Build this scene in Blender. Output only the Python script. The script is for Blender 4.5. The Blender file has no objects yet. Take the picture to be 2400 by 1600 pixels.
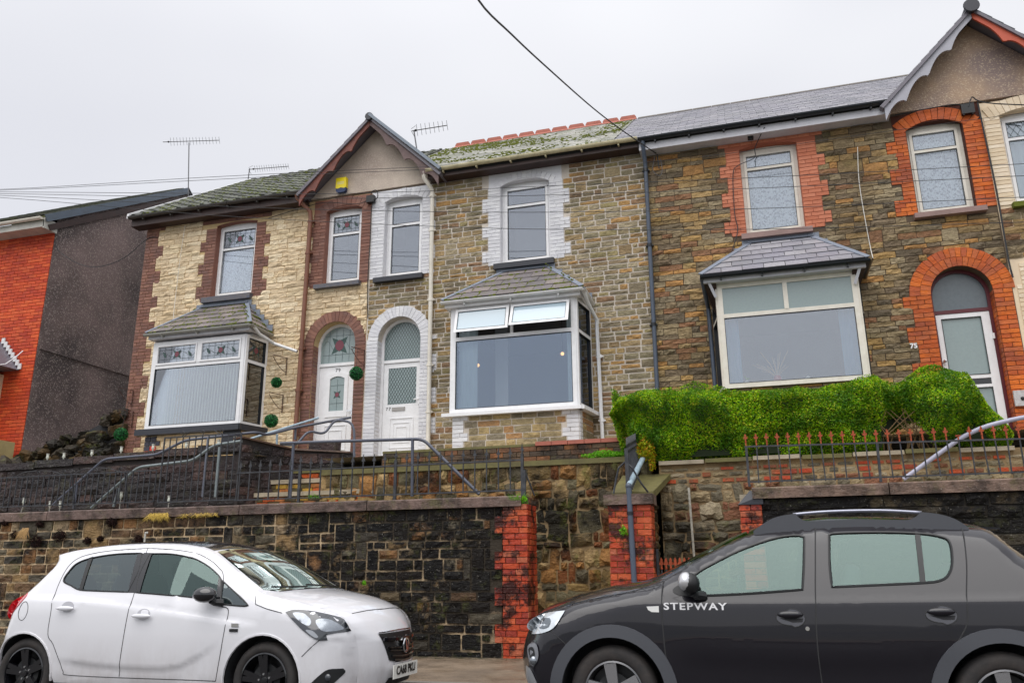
import bpy, math, random
import numpy as np
from mathutils import Vector, Matrix
from mathutils.geometry import delaunay_2d_cdt

sc = bpy.context.scene
COL = sc.collection
PI = math.pi

# ---------------------------------------------------------------- camera, sky, sun, exposure
FPX, EYE = 1915.0, 1.2                      # focal length in pixels of a 2400 px wide frame; eye height
_vx = np.array([-6720, 593, FPX]); _vz = np.array([-50, -6750, FPX])
AX = -_vx/np.linalg.norm(_vx)
AZ = _vz/np.linalg.norm(_vz); AZ = AZ-AX*AZ.dot(AX); AZ /= np.linalg.norm(AZ)
AY = np.cross(AZ, AX)
CR = np.array([AX, AY, AZ])                 # camera axes (right, down, forward) to world
cam_data = bpy.data.cameras.new('camera')
cam = bpy.data.objects.new('camera', cam_data); COL.objects.link(cam)
cam_data.sensor_width = 36.0; cam_data.lens = FPX/2400*36
cam_data.clip_start = 0.05; cam_data.clip_end = 3000
_m = CR @ np.diag([1.0, -1.0, -1.0])
cam.matrix_world = Matrix([[*_m[0], 0], [*_m[1], 0], [*_m[2], EYE], [0, 0, 0, 1]])
sc.camera = cam

w = bpy.data.worlds.new('World'); sc.world = w; w.use_nodes = True
nt = w.node_tree; nt.nodes.clear()
SUN_EL, SUN_AZ = math.radians(60), math.radians(190)
out = nt.nodes.new('ShaderNodeOutputWorld')
sky = nt.nodes.new('ShaderNodeTexSky'); sky.sky_type = 'NISHITA'; sky.sun_disc = False
sky.sun_elevation = SUN_EL; sky.sun_rotation = SUN_AZ
bg1 = nt.nodes.new('ShaderNodeBackground'); bg1.inputs[1].default_value = 0.012
nt.links.new(sky.outputs[0], bg1.inputs[0])
tc = nt.nodes.new('ShaderNodeTexCoord'); mp = nt.nodes.new('ShaderNodeMapping')
mp.inputs['Scale'].default_value = (1, 1, 2.2)
ns = nt.nodes.new('ShaderNodeTexNoise'); ns.inputs['Scale'].default_value = 1.1; ns.inputs['Detail'].default_value = 3
cr = nt.nodes.new('ShaderNodeValToRGB')
cr.color_ramp.elements[0].position = 0.3; cr.color_ramp.elements[0].color = (0.60, 0.60, 0.63, 1)
cr.color_ramp.elements[1].position = 0.62; cr.color_ramp.elements[1].color = (0.735, 0.735, 0.745, 1)
nt.links.new(tc.outputs['Generated'], mp.inputs[0]); nt.links.new(mp.outputs[0], ns.inputs['Vector'])
nt.links.new(ns.outputs[0], cr.inputs[0])
# overcast sky: a little brighter towards the zenith, all the way round
sx = nt.nodes.new('ShaderNodeSeparateXYZ'); nt.links.new(tc.outputs['Generated'], sx.inputs[0])
mr = nt.nodes.new('ShaderNodeFloatCurve'); cv = mr.mapping.curves[0]
cv.points[0].location = (0, .37); cv.points[1].location = (1, .80); cv.points.new(.30, .40); cv.points.new(.60, .44); mr.mapping.update()
nt.links.new(sx.outputs[2], mr.inputs['Value'])
mm = nt.nodes.new('ShaderNodeMath'); mm.operation = 'MULTIPLY'; mm.inputs[1].default_value = 1.98; nt.links.new(mr.outputs[0], mm.inputs[0])
bg2 = nt.nodes.new('ShaderNodeBackground')
nt.links.new(cr.outputs[0], bg2.inputs[0]); nt.links.new(mm.outputs[0], bg2.inputs[1])
ad = nt.nodes.new('ShaderNodeAddShader')
nt.links.new(bg1.outputs[0], ad.inputs[0]); nt.links.new(bg2.outputs[0], ad.inputs[1]); nt.links.new(ad.outputs[0], out.inputs[0])

sl = bpy.data.lights.new('sun', 'SUN'); sl.energy = 1.5; sl.angle = math.radians(66); sl.color = (1, 0.97, 0.93)
sun = bpy.data.objects.new('sun', sl); COL.objects.link(sun)
sun.rotation_euler = Vector((-math.sin(SUN_AZ)*math.cos(SUN_EL), -math.cos(SUN_AZ)*math.cos(SUN_EL), -math.sin(SUN_EL))).to_track_quat('-Z', 'Y').to_euler()
sc.view_settings.view_transform = 'Standard'; sc.view_settings.look = 'None'
sc.view_settings.exposure = 0.62; sc.view_settings.gamma = 1.0
sc.view_settings.use_curve_mapping = False
sc.cycles.max_bounces = 8; sc.cycles.transparent_max_bounces = 12

def at(px, py, y):
    """point on the plane Y = y seen at a pixel of the 2400x1600 photograph"""
    d = CR @ np.array([px-1200, py-800, FPX]); p = d*(y/d[1]); return (float(p[0]), y, float(p[2])+EYE)
ZO = dict(A=(0, 950, 5.2267), B=(400, 950, 5.2267), C=(800, 950, 5.2267), D=(1200, 950, 5.2267), O=(0, 0, .98))
def az(k, u, v, y):
    o = ZO[k]; return at(o[0]+u/o[2], o[1]+v/o[2], y)

# ---------------------------------------------------------------- object helpers
WL = {}
def tag(o, label=None, cat=None, group=None, kind=None):
    if label: o['label'] = label
    if cat: o['category'] = cat
    if group: o['group'] = group
    if kind: o['kind'] = kind
    return o
def thing(name, label, cat, loc, group=None):
    o = bpy.data.objects.new(name, None); COL.objects.link(o); o.location = loc; o.empty_display_size = 0.2
    WL[o.name] = Vector(loc); return tag(o, label, cat, group)
def link(name, me, parent, loc, scale=None, rot=None, mat=None):
    o = bpy.data.objects.new(name, me); COL.objects.link(o); loc = Vector(loc)
    WL[o.name] = loc
    if parent is not None:
        o.parent = parent; o.location = loc-WL[parent.name]
    else: o.location = loc
    if scale: o.scale = scale
    if rot: o.rotation_euler = rot
    if mat is not None:
        o.material_slots[0].link = 'OBJECT'; o.material_slots[0].material = mat
    return o

class MB:
    def __init__(s): s.v = []; s.f = []; s.m = []; s.r = []
    def add(s, vs, fs, mi=0, rnd=None):
        n = len(s.v); s.v.extend([tuple(map(float, p)) for p in vs]); s.f.extend([tuple(i+n for i in f) for f in fs]); s.m.extend([mi]*len(fs))
        s.r.extend([0.0 if rnd is None else rnd]*len(vs)); return s
    def box(s, x0, x1, y0, y1, z0, z1, mi=0, rnd=None):
        return s.add([(x0,y0,z0),(x1,y0,z0),(x1,y1,z0),(x0,y1,z0),(x0,y0,z1),(x1,y0,z1),(x1,y1,z1),(x0,y1,z1)],
            [(0,3,2,1),(4,5,6,7),(0,1,5,4),(1,2,6,5),(2,3,7,6),(3,0,4,7)], mi, rnd)
    def bar(s, a, b, wd, ht, mi=0, up=(0,0,1)):
        a = Vector(a); b = Vector(b); d = (b-a).normalized(); u = Vector(up); sd = d.cross(u)
        if sd.length < 1e-4: sd = d.cross(Vector((1,0,0)))
        sd.normalize(); u = sd.cross(d); sd = sd*wd/2; u = u*ht/2
        return s.add([a-sd-u,a+sd-u,a+sd+u,a-sd+u,b-sd-u,b+sd-u,b+sd+u,b-sd+u], [(0,3,2,1),(4,5,6,7),(0,1,5,4),(1,2,6,5),(2,3,7,6),(3,0,4,7)], mi)
    def tube(s, pts, r, n=8, mi=0, caps=True):
        pts = [Vector(p) for p in pts]; k = len(pts); rr = r if isinstance(r, (list, tuple)) else [r]*k
        t = (pts[1]-pts[0]).normalized(); ref = Vector((0,0,1)) if abs(t.z) < .9 else Vector((1,0,0))
        u = t.cross(ref).normalized(); vs = []; fs = []
        for i, p in enumerate(pts):
            if i == 0: t = (pts[1]-p)
            elif i == k-1: t = (p-pts[i-1])
            else: t = (pts[i+1]-p).normalized()+(p-pts[i-1]).normalized()
            t.normalize(); u = (u-t*u.dot(t)).normalized(); w_ = t.cross(u)
            for j in range(n):
                a = 2*PI*j/n; vs.append(p+(u*math.cos(a)+w_*math.sin(a))*rr[i])
        for i in range(k-1):
            for j in range(n):
                fs.append((i*n+j, i*n+(j+1)%n, (i+1)*n+(j+1)%n, (i+1)*n+j))
        if caps: fs += [tuple(range(n-1,-1,-1)), tuple((k-1)*n+j for j in range(n))]
        return s.add(vs, fs, mi)
    def prism(s, poly, y0, y1, mi=0, rnd=None, f=None):
        """polygon of (x, z) points extruded along y; f maps (a, b, d) to a point"""
        f = f or (lambda a, b, d: (a, d, b)); n = len(poly)
        ar = sum(poly[i][0]*poly[(i+1)%n][1]-poly[(i+1)%n][0]*poly[i][1] for i in range(n))
        if ar < 0: poly = poly[::-1]
        vs = [f(a, b, y0) for a, b in poly]+[f(a, b, y1) for a, b in poly]
        fs = [tuple(range(n)), tuple(range(2*n-1, n-1, -1))]+[(i, n+i, n+(i+1)%n, (i+1)%n) for i in range(n)]
        return s.add(vs, fs, mi, rnd)
    def lathe(s, prof, c, axis='y', n=24, mi=0):
        vs = []; fs = []; k = len(prof)
        for j in range(n):
            a = 2*PI*j/n; ca, sa = math.cos(a), math.sin(a)
            for r, h in prof:
                if axis == 'y': vs.append((c[0]+r*ca, c[1]+h, c[2]+r*sa))
                else: vs.append((c[0]+r*ca, c[1]+r*sa, c[2]+h))
        for j in range(n):
            for i in range(k-1):
                a, b = j*k+i, ((j+1)%n)*k+i
                fs.append((a, a+1, b+1, b) if axis == 'y' else (a, b, b+1, a+1))
        return s.add(vs, fs, mi)
    def ball(s, c, r, n=10, mi=0, rnd=None):
        rx, ry, rz = r if isinstance(r, tuple) else (r, r, r); vs = [(c[0], c[1], c[2]+rz)]; fs = []; m = n//2
        for i in range(1, m):
            ph = PI*i/m
            for j in range(n):
                a = 2*PI*j/n; vs.append((c[0]+rx*math.sin(ph)*math.cos(a), c[1]+ry*math.sin(ph)*math.sin(a), c[2]+rz*math.cos(ph)))
        vs.append((c[0], c[1], c[2]-rz)); L = len(vs)-1
        for j in range(n):
            fs.append((0, 1+j, 1+(j+1)%n)); fs.append((L, L-n+(j+1)%n, L-n+j))
            for i in range(m-2):
                a = 1+i*n; fs.append((a+j, a+n+j, a+n+(j+1)%n, a+(j+1)%n))
        return s.add(vs, fs, mi, rnd)
    def build(s, name, mats, parent=None, smooth=False, label=None, cat=None, group=None, kind=None, origin=None, attr=False, auto=None):
        if not isinstance(mats, (list, tuple)): mats = [mats]
        a = np.array(s.v); lo, hi = a.min(0), a.max(0)
        c = Vector(origin) if origin is not None else Vector(((lo[0]+hi[0])/2, (lo[1]+hi[1])/2, lo[2] if parent is None else (lo[2]+hi[2])/2))
        me = bpy.data.meshes.new(name); me.from_pydata((a-np.array(c)).tolist(), [], s.f)
        for m in mats: me.materials.append(m)
        if max(s.m, default=0) > 0: me.polygons.foreach_set('material_index', s.m)
        if smooth: me.polygons.foreach_set('use_smooth', [True]*len(s.f))
        if attr:
            at_ = me.attributes.new('rnd', 'FLOAT', 'POINT'); at_.data.foreach_set('value', s.r)
        me.update(); 
        if smooth and auto: me.set_sharp_from_angle(angle=math.radians(auto))
        o = link(name, me, parent, c)
        if cat or label or kind: tag(o, label, cat, group, kind)
        return o

def text_obj(body, size, name, mat, parent, loc, rot, depth=.002, font_w=1.0, align='CENTER', bold=0.0, spacing=1.0):
    cu = bpy.data.curves.new(name, 'FONT'); cu.body = body; cu.size = size; cu.extrude = depth; cu.align_x = align; cu.align_y = 'CENTER'
    cu.offset = bold; cu.space_character = spacing; cu.resolution_u = 3
    t = bpy.data.objects.new(name+'_tmp', cu); COL.objects.link(t)
    dg = bpy.context.evaluated_depsgraph_get(); me = bpy.data.meshes.new_from_object(t.evaluated_get(dg)); bpy.data.objects.remove(t)
    me.materials.clear(); me.materials.append(mat); me.name = name
    return link(name, me, parent, loc, scale=(font_w, 1, 1), rot=rot)

# ---------------------------------------------------------------- materials
def C(r, g, b, k=1.0):
    f = lambda c: ((c/255+.055)/1.055)**2.4 if c > 10 else c/255/12.92
    return (f(r)*k, f(g)*k, f(b)*k, 1)
class NT:
    def __init__(s, name):
        s.mat = bpy.data.materials.new(name); s.mat.use_nodes = True; s.t = s.mat.node_tree; s.b = s.t.nodes['Principled BSDF']
        s.out = s.t.nodes['Material Output']; s.geo = None
    def n(s, t, **kw):
        x = s.t.nodes.new(t)
        for k, v in kw.items():
            if k.startswith('i_'): x.inputs[k[2:]].default_value = v
            else: setattr(x, k, v)
        return x
    def l(s, a, b): s.t.links.new(a, b)
    def pos(s, scale=(1,1,1)):
        g = s.n('ShaderNodeNewGeometry'); m = s.n('ShaderNodeMapping'); m.inputs['Scale'].default_value = scale
        s.l(g.outputs['Position'], m.inputs[0]); return m.outputs[0]
    def noise(s, scale, detail=4, rough=.6, vec=None, sc=(1,1,1)):
        x = s.n('ShaderNodeTexNoise', i_Scale=scale, i_Detail=detail, i_Roughness=rough); s.l(vec or s.pos(sc), x.inputs['Vector']); return x.outputs[0]
    def ramp(s, fac, els, interp='LINEAR'):
        x = s.n('ShaderNodeValToRGB'); x.color_ramp.interpolation = interp; e = x.color_ramp.elements
        while len(e) < len(els): e.new(.5)
        for i, (p, c) in enumerate(els): e[i].position = p; e[i].color = c if isinstance(c, tuple) else (c, c, c, 1)
        s.l(fac, x.inputs[0]); return x.outputs[0]
    def mix(s, fac, a, b, mode='MIX'):
        x = s.n('ShaderNodeMix', data_type='RGBA', blend_type=mode)
        for v, i in ((fac, 0), (a, 6), (b, 7)):
            if hasattr(v, 'links'): s.l(v, x.inputs[i])
            else: x.inputs[i].default_value = v
        return x.outputs[2]
    def math(s, op, a, b=0.0, clamp=False):
        x = s.n('ShaderNodeMath', operation=op, use_clamp=clamp)
        for v, i in ((a, 0), (b, 1)):
            if hasattr(v, 'links'): s.l(v, x.inputs[i])
            else: x.inputs[i].default_value = v
        return x.outputs[0]
    def rnd(s):
        o = s.n('ShaderNodeObjectInfo'); a = s.n('ShaderNodeAttribute', attribute_name='rnd')
        return s.math('FRACT', s.math('ADD', o.outputs['Random'], a.outputs['Fac']))
    def bump(s, h, strength=.4, dist=.01):
        x = s.n('ShaderNodeBump', i_Strength=strength, i_Distance=dist); s.l(h, x.inputs['Height']); s.l(x.outputs[0], s.b.inputs['Normal'])
    def col(s, c):
        if hasattr(c, 'links'): s.l(c, s.b.inputs['Base Color'])
        else: s.b.inputs['Base Color'].default_value = c
    def rough(s, r):
        if hasattr(r, 'links'): s.l(r, s.b.inputs['Roughness'])
        else: s.b.inputs['Roughness'].default_value = r

def m_plain(name, c, rough=.5, metal=0, dirt=.0, dirtc=(.05,.045,.035,1), dscale=3, bump=0, bscale=60, spec=.5, coat=0):
    k = NT(name); k.rough(rough); k.b.inputs['Metallic'].default_value = metal; k.b.inputs['Specular IOR Level'].default_value = spec
    if coat: k.b.inputs['Coat Weight'].default_value = coat; k.b.inputs['Coat Roughness'].default_value = .03
    if dirt:
        f = k.ramp(k.noise(dscale, 8, .7), [(.42, 0.0), (.75, dirt)]); k.col(k.mix(f, c, dirtc))
    else: k.col(c)
    if bump: k.bump(k.noise(bscale, 3), bump, .004)
    return k.mat
def m_stone(name, cols, stain=None, stain_amt=.5, stain_scale=1.2, stain_lo=.45, stain_hi=.62, rough=.75, bump=.7, gx=None, gz=None, moss=0, speck=0, fine=.35, streak=1.0, spec=.3, keep=0):
    """stone or brick: a colour per piece, cloudy grain, and weather stains that run across the pieces"""
    k = NT(name); r = k.rnd(); n = len(cols); k.b.inputs['Specular IOR Level'].default_value = spec
    base = k.ramp(r, [((i+.0)/n, c) for i, c in enumerate(cols)], 'CONSTANT')
    g = k.noise(22, 6, .7, sc=(1,1,2)); base = k.mix(fine, base, k.ramp(g, [(.3, (.25,.2,.15,1)), (.55, (1,1,1,1)), (.75, (1.25,1.2,1.1,1))]), 'MULTIPLY')
    if stain:
        s1 = k.noise(stain_scale, 9, .68, sc=(1,1,streak))
        if gx:   # dirt belongs to a stretch of the wall
            sp = k.n('ShaderNodeSeparateXYZ'); k.l(k.pos(), sp.inputs[0])
            mrn = k.n('ShaderNodeMapRange'); mrn.inputs[1].default_value = gx[0]; mrn.inputs[2].default_value = gx[1]; mrn.inputs[3].default_value = gx[2]; mrn.inputs[4].default_value = gx[3]
            k.l(sp.outputs[0], mrn.inputs[0]); s1 = k.math('ADD', s1, mrn.outputs[0])
        if gz:
            sp = k.n('ShaderNodeSeparateXYZ'); k.l(k.pos(), sp.inputs[0])
            mrn = k.n('ShaderNodeMapRange'); mrn.inputs[1].default_value = gz[0]; mrn.inputs[2].default_value = gz[1]; mrn.inputs[3].default_value = gz[2]; mrn.inputs[4].default_value = gz[3]
            k.l(sp.outputs[2], mrn.inputs[0]); s1 = k.math('ADD', s1, mrn.outputs[0])
        f = k.math('MULTIPLY', k.ramp(s1, [(stain_lo, 0.0), (stain_hi, 1.0)]), stain_amt)
        if keep: f = k.math('MULTIPLY', f, k.ramp(k.math('FRACT', k.math('MULTIPLY', r, 7.31)), [(0, .5), (keep, 1.0)], 'CONSTANT'))
        base = k.mix(f, base, stain)
    if moss:
        f = k.math('MULTIPLY', k.ramp(k.noise(3.1, 8, .75), [(.54, 0.0), (.66, 1.0)]), moss); base = k.mix(f, base, (.11, .12, .02, 1))
    if speck:
        f = k.math('MULTIPLY', k.ramp(k.noise(55, 2, .5), [(.68, 0.0), (.72, 1.0)]), speck); base = k.mix(f, base, (.5, .48, .42, 1))
    k.col(base); k.rough(k.ramp(k.noise(9, 4), [(.3, rough-.18), (.7, min(1, rough+.15))]))
    h = k.math('ADD', k.math('MULTIPLY', k.noise(30, 6, .7), 1.0), k.math('MULTIPLY', k.noise(8, 4, .6, sc=(1,1,2.5)), 1.6)); k.bump(h, bump, .02)
    return k.mat
def m_glass(name, tint=(.96,.985,.975,1), refl=.22, rough=0.0, reflc=(1,1,1,1)):
    """thin pane: see-through plus a mirror layer that grows at grazing angles"""
    k = NT(name); k.t.nodes.remove(k.b)
    tr = k.n('ShaderNodeBsdfTransparent'); tr.inputs[0].default_value = tint
    gl = k.n('ShaderNodeBsdfGlossy'); gl.inputs[0].default_value = reflc; gl.inputs['Roughness'].default_value = rough
    fr = k.n('ShaderNodeFresnel', i_IOR=1.5); mx = k.n('ShaderNodeMixShader')
    k.l(k.math('ADD', k.math('MULTIPLY', fr.outputs[0], 1.0), refl, True), mx.inputs[0]); k.l(tr.outputs[0], mx.inputs[1]); k.l(gl.outputs[0], mx.inputs[2]); k.l(mx.outputs[0], k.out.inputs[0])
    return k.mat
M = {}
M['upvc'] = m_plain('white_plastic', C(238,238,240), .32, dirt=.12, dscale=9)
M['upvc_old'] = m_plain('aged_white_plastic', C(232,226,214), .38, dirt=.3, dirtc=C(150,135,110), dscale=6)
M['gutter_w'] = m_plain('white_gutter_plastic', C(225,225,226), .35, dirt=.3, dirtc=C(140,140,120), dscale=7)
M['gutter_cream'] = m_plain('cream_gutter_plastic', C(215,205,170), .45, dirt=.6, dirtc=C(120,115,70), dscale=5)
M['gutter_b'] = m_plain('black_gutter_plastic', C(28,32,38), .3)
M['pipe_bg'] = m_plain('blue_grey_pipe_paint', C(78,88,104), .4, dirt=.3)
M['pipe_lg'] = m_plain('pale_blue_pipe', C(165,185,200), .4, dirt=.5, dirtc=C(90,105,95), dscale=8)
M['pipe_br'] = m_plain('brown_pipe_paint', C(128,82,62), .45, dirt=.4)
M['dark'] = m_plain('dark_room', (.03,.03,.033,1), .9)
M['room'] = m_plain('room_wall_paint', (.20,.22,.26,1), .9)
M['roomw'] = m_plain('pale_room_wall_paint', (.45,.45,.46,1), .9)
M['lead'] = m_plain('lead_flashing', C(128,136,150), .55, dirt=.5, dirtc=C(80,85,95), dscale=10, bump=.3)
M['came'] = m_plain('window_lead', C(72,84,88), .5)
M['tred'] = m_plain('stained_red_glass', C(122,62,74), .15)
M['tgrn'] = m_plain('stained_green_glass', C(60,85,80), .15)
M['fascia_dk'] = m_plain('dark_brown_fascia_paint', C(62,42,38), .5, dirt=.6, dirtc=C(25,22,20), dscale=5, bump=.4)
M['fascia_w'] = m_plain('white_fascia', C(205,205,212), .4, dirt=.25)
M['barge_br'] = m_plain('flaking_red_brown_bargeboard', C(128,72,60), .6, dirt=.75, dirtc=C(52,38,34), dscale=9, bump=.6)
M['barge_gy'] = m_plain('grey_brown_bargeboard', C(110,88,86), .6, dirt=.6, dirtc=C(60,48,46), dscale=9, bump=.6)
M['barge_lg'] = m_plain('light_grey_bargeboard', C(172,172,182), .5, dirt=.25)
M['barge_rd'] = m_plain('red_bargeboard', C(196,88,60), .55, dirt=.3, dirtc=C(120,50,40))
M['sill_bk'] = m_plain('black_painted_sill', C(46,48,56), .45, bump=.3)
M['sill_gy'] = m_plain('flaking_grey_sill', C(100,96,98), .6, dirt=.8, dirtc=C(60,75,100), dscale=14, bump=.4)
M['sill_pk'] = m_plain('pinkish_stone_sill', C(150,122,116), .6, dirt=.4, bump=.3)
M['iron'] = m_plain('grey_black_iron', C(42,44,50), .5, dirt=.4, dirtc=C(110,110,112), dscale=14, bump=.3)
M['rail'] = m_plain('grey_rail_paint', C(80,84,98), .38, dirt=.3, dscale=8)
M['rail_lt'] = m_plain('galvanised_rail', C(128,138,140), .4, metal=.3, dirt=.4, dscale=12)
M['rail_w'] = m_plain('pale_lilac_rail_paint', C(168,168,188), .35, dirt=.2)
M['rust'] = m_plain('rust_orange_iron', C(170,72,30), .6, dirt=.9, dirtc=C(56,24,14), dscale=40, bump=.5)
M['galv'] = m_plain('galvanised_steel', C(105,105,108), .5, metal=.5, dirt=.5, dscale=20)
M['wire'] = m_plain('black_cable', C(40,42,46), .6)
M['wirew'] = m_plain('white_cable', C(215,212,205), .6)
M['glass'] = m_glass('window_glass', refl=.18, reflc=(.9,.93,1,1))
M['glassd'] = m_glass('window_glass_bay', refl=.15, reflc=(.66,.76,.93,1))
M['glasso'] = m_plain('obscured_glass', C(135,152,152), .3, dirt=.25, dirtc=C(95,110,110), dscale=30, bump=.3, bscale=120, spec=.9, coat=.6)
M['chrome'] = m_plain('chrome', (.75,.76,.78,1), .12, metal=1)
M['black'] = m_plain('black_plastic', C(24,25,27), .45)
M['blackg'] = m_plain('gloss_black', C(20,20,24), .12, coat=.8)
M['topglass'] = m_plain('painted_sky_light_pane', C(176,196,208), .08, coat=1)  # bright sky light in the tilted panes, painted as an opaque pale blue
M['moss'] = m_plain('moss', (.13,.15,.015,1), .95, dirt=.5, dirtc=(.04,.05,.01,1), dscale=30, bump=.8)
M['moss2'] = m_plain('bright_green_plant', C(110,160,20), .7, dirt=.3, dirtc=C(50,90,10), dscale=40)
M['grass_y'] = m_plain('dry_grass', C(190,160,70), .8)
M['yellow'] = m_plain('yellow_plastic', C(245,220,10), .35)
M['blue'] = m_plain('blue_plastic', C(20,45,90), .35)
M['tile_red'] = m_plain('red_ridge_tile', C(172,98,80), .6, dirt=.5, dirtc=C(120,70,60), dscale=5, bump=.4)
M['mort_lt'] = m_plain('light_mortar', C(206,196,184), .9, dirt=.4, dirtc=C(120,110,95), dscale=4, bump=.5)
M['mort_dk'] = m_plain('dark_mortar', C(98,82,66), .9, dirt=.6, dirtc=C(45,38,30), dscale=2, bump=.5)
M['mort_cr'] = m_plain('cream_paint_joint', C(205,178,132), .8, dirt=.4, dirtc=C(140,115,80), dscale=6, bump=.5)
M['white_p'] = m_plain('white_masonry_paint', C(222,222,226), .6, dirt=.25, dirtc=C(150,150,158), dscale=4, bump=.3)
M['brown_p'] = m_plain('brown_masonry_paint', C(140,92,76), .6, dirt=.4, dirtc=C(80,48,40), dscale=3, bump=.3)
M['orange_p'] = m_plain('orange_masonry_paint', C(170,95,68), .7, dirt=.3, dirtc=C(120,65,48), dscale=5, bump=.3)
M['cream_p'] = m_plain('cream_masonry_paint', C(226,206,176), .6, dirt=.25, dirtc=C(180,150,125), dscale=5, bump=.3)
M['mort_rd'] = m_plain('dark_brick_joint', C(78,40,30), .9, bump=.5)
M['b_white'] = m_stone('white_painted_brick', [C(222,222,226),C(228,228,231),C(216,216,221)], stain=C(188,188,192), stain_amt=.4, stain_scale=2, rough=.55, bump=.3, fine=.12)
M['b_brown'] = m_stone('brown_painted_brick', [C(138,96,82),C(130,90,76),C(146,104,88),C(124,86,74)], stain=C(108,84,80), stain_amt=.6, stain_scale=2.5, rough=.6, bump=.3, fine=.2)
M['b_orange'] = m_stone('orange_painted_brick', [C(204,128,98),C(212,136,106),C(198,120,90)], stain=C(172,98,72), stain_amt=.5, rough=.7, bump=.3, fine=.2)
M['b_cream'] = m_stone('cream_painted_brick', [C(232,214,186),C(226,206,176),C(236,220,196)], stain=C(205,180,150), stain_amt=.4, rough=.6, bump=.25, fine=.12)
M['b_glow'] = m_stone('orange_red_brick', [C(212,104,30),C(200,92,28),C(218,112,38),C(188,92,48),C(204,108,56)], stain=C(120,62,48), stain_amt=.55, stain_scale=1.6, rough=.55, bump=.4, fine=.25, speck=.25)
M['b_red'] = m_stone('bright_red_brick', [C(216,86,44),C(206,78,42),C(222,98,52),C(196,72,42)], stain=C(150,50,40), stain_amt=.5, rough=.6, bump=.35, fine=.2)
M['b_pillar'] = m_stone('wet_red_brick', [C(186,74,42),C(172,64,40),C(196,92,54),C(150,56,42),C(180,98,70)], stain=(.02,.006,.005,1), stain_amt=.92, stain_scale=2.6, stain_lo=.5, stain_hi=.57, rough=.42, bump=.5, fine=.35, speck=.3)
M['b_dark'] = m_stone('grimy_brown_brick', [C(120,82,56),C(98,78,60),C(140,92,56),C(80,66,54)], stain=(.012,.01,.008,1), stain_amt=.85, stain_scale=2.4, rough=.6, bump=.5, moss=.5)
M['s_cream'] = m_stone('cream_painted_stone', [C(234,214,178),C(228,204,166),C(238,220,188),C(222,200,166),C(230,208,174)], stain=C(176,154,122), stain_amt=.5, stain_scale=2.2, rough=.7, bump=.6, fine=.4, streak=.6)
M['s_77'] = m_stone('tan_grey_sandstone', [C(180,154,114),C(166,144,108),C(188,160,112),C(150,132,106),C(168,154,126),C(184,144,92),C(152,130,98),C(138,126,104),C(176,162,134),C(154,122,94),C(164,150,108),C(148,138,112),C(176,158,124)], stain=C(88,82,64), stain_amt=.55, stain_scale=1.6, rough=.8, bump=.8, moss=.2, fine=.5)
M['s_75'] = m_stone('ochre_brown_sandstone', [C(184,154,106),C(162,138,98),C(190,154,98),C(146,128,100),C(190,142,86),C(162,144,112),C(152,112,82),C(130,114,92),C(166,150,120),C(156,136,102),C(144,130,106),C(114,102,84)], stain=C(74,58,38), stain_amt=.5, stain_scale=1.3, gz=(3,9,-.04,.06), rough=.75, bump=.9, moss=.2, fine=.6)
M['s_front'] = m_stone('soot_black_wall_stone', [C(128,112,86),C(104,96,80),C(146,120,84),C(86,80,70),C(136,100,66),C(138,128,108),C(112,88,66),C(70,66,60),C(160,140,112)], stain=(.006,.0055,.006,1), stain_amt=.98, stain_scale=2.1, stain_lo=.40, stain_hi=.53, gx=(-11,-5.0,-.07,.08), gz=(.3,2.1,.03,-.02), rough=.55, bump=1.0, moss=.35, speck=.35, fine=.6, spec=.16, keep=.07)
M['mort_fr'] = m_stone('pale_wall_mortar', [C(204,180,146)], stain=(.016,.014,.012,1), stain_amt=.95, stain_scale=1.3, stain_lo=.40, stain_hi=.56, gx=(-8.5,-4.5,-.14,.08), rough=.9)
M['s_front2'] = m_stone('wet_black_wall_stone', [C(88,80,66),C(110,96,72),C(62,58,52)], stain=(.006,.0055,.006,1), stain_amt=.98, stain_scale=.9, stain_lo=.33, stain_hi=.5, rough=.5, bump=1.0, moss=.2, speck=.35, fine=.6, spec=.16, keep=.12)
M['mort_fr2'] = m_plain('black_wall_mortar', C(50,44,36), .8, dirt=.95, dirtc=(.01,.009,.009,1), dscale=1.5, bump=.6)
M['s_rub'] = m_stone('brown_rubble_stone', [C(158,132,86),C(124,106,74),C(170,124,74),C(98,90,72),C(140,88,54),C(126,118,92),C(180,152,108)], stain=(.012,.01,.007,1), stain_amt=.93, stain_scale=1.1, stain_lo=.42, stain_hi=.58, rough=.55, bump=1.0, moss=.6, speck=.3, fine=.6, spec=.15)
M['mort_rub'] = m_plain('buff_rubble_mortar', C(158,134,98), .9, dirt=.97, dirtc=(.02,.016,.01,1), dscale=1.8, bump=.8)
M['s_rub2'] = m_stone('grey_rubble_stone', [C(136,126,102),C(112,104,86),C(156,138,106),C(136,92,68),C(164,150,124)], stain=(.015,.013,.008,1), stain_amt=.9, stain_scale=1.1, stain_lo=.44, stain_hi=.6, gz=(1.6,2.7,.10,-.14), rough=.55, bump=1.0, moss=.5, fine=.6)
M['s_terr'] = m_stone('dark_plum_wall_stone', [C(64,48,48),C(50,40,42),C(80,60,56),C(42,36,38)], stain=(.014,.011,.012,1), stain_amt=.8, stain_scale=1.6, stain_lo=.48, stain_hi=.6, rough=.5, spec=.35, bump=1.2, moss=.2, speck=.6, fine=.6)
M['s_dry'] = m_stone('mossy_dry_stone', [C(70,58,38),C(54,46,34),C(88,68,38),C(44,40,34)], stain=(.008,.007,.004,1), stain_amt=.85, stain_scale=2, stain_lo=.45, stain_hi=.6, rough=.6, bump=1.0, moss=.8)
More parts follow.
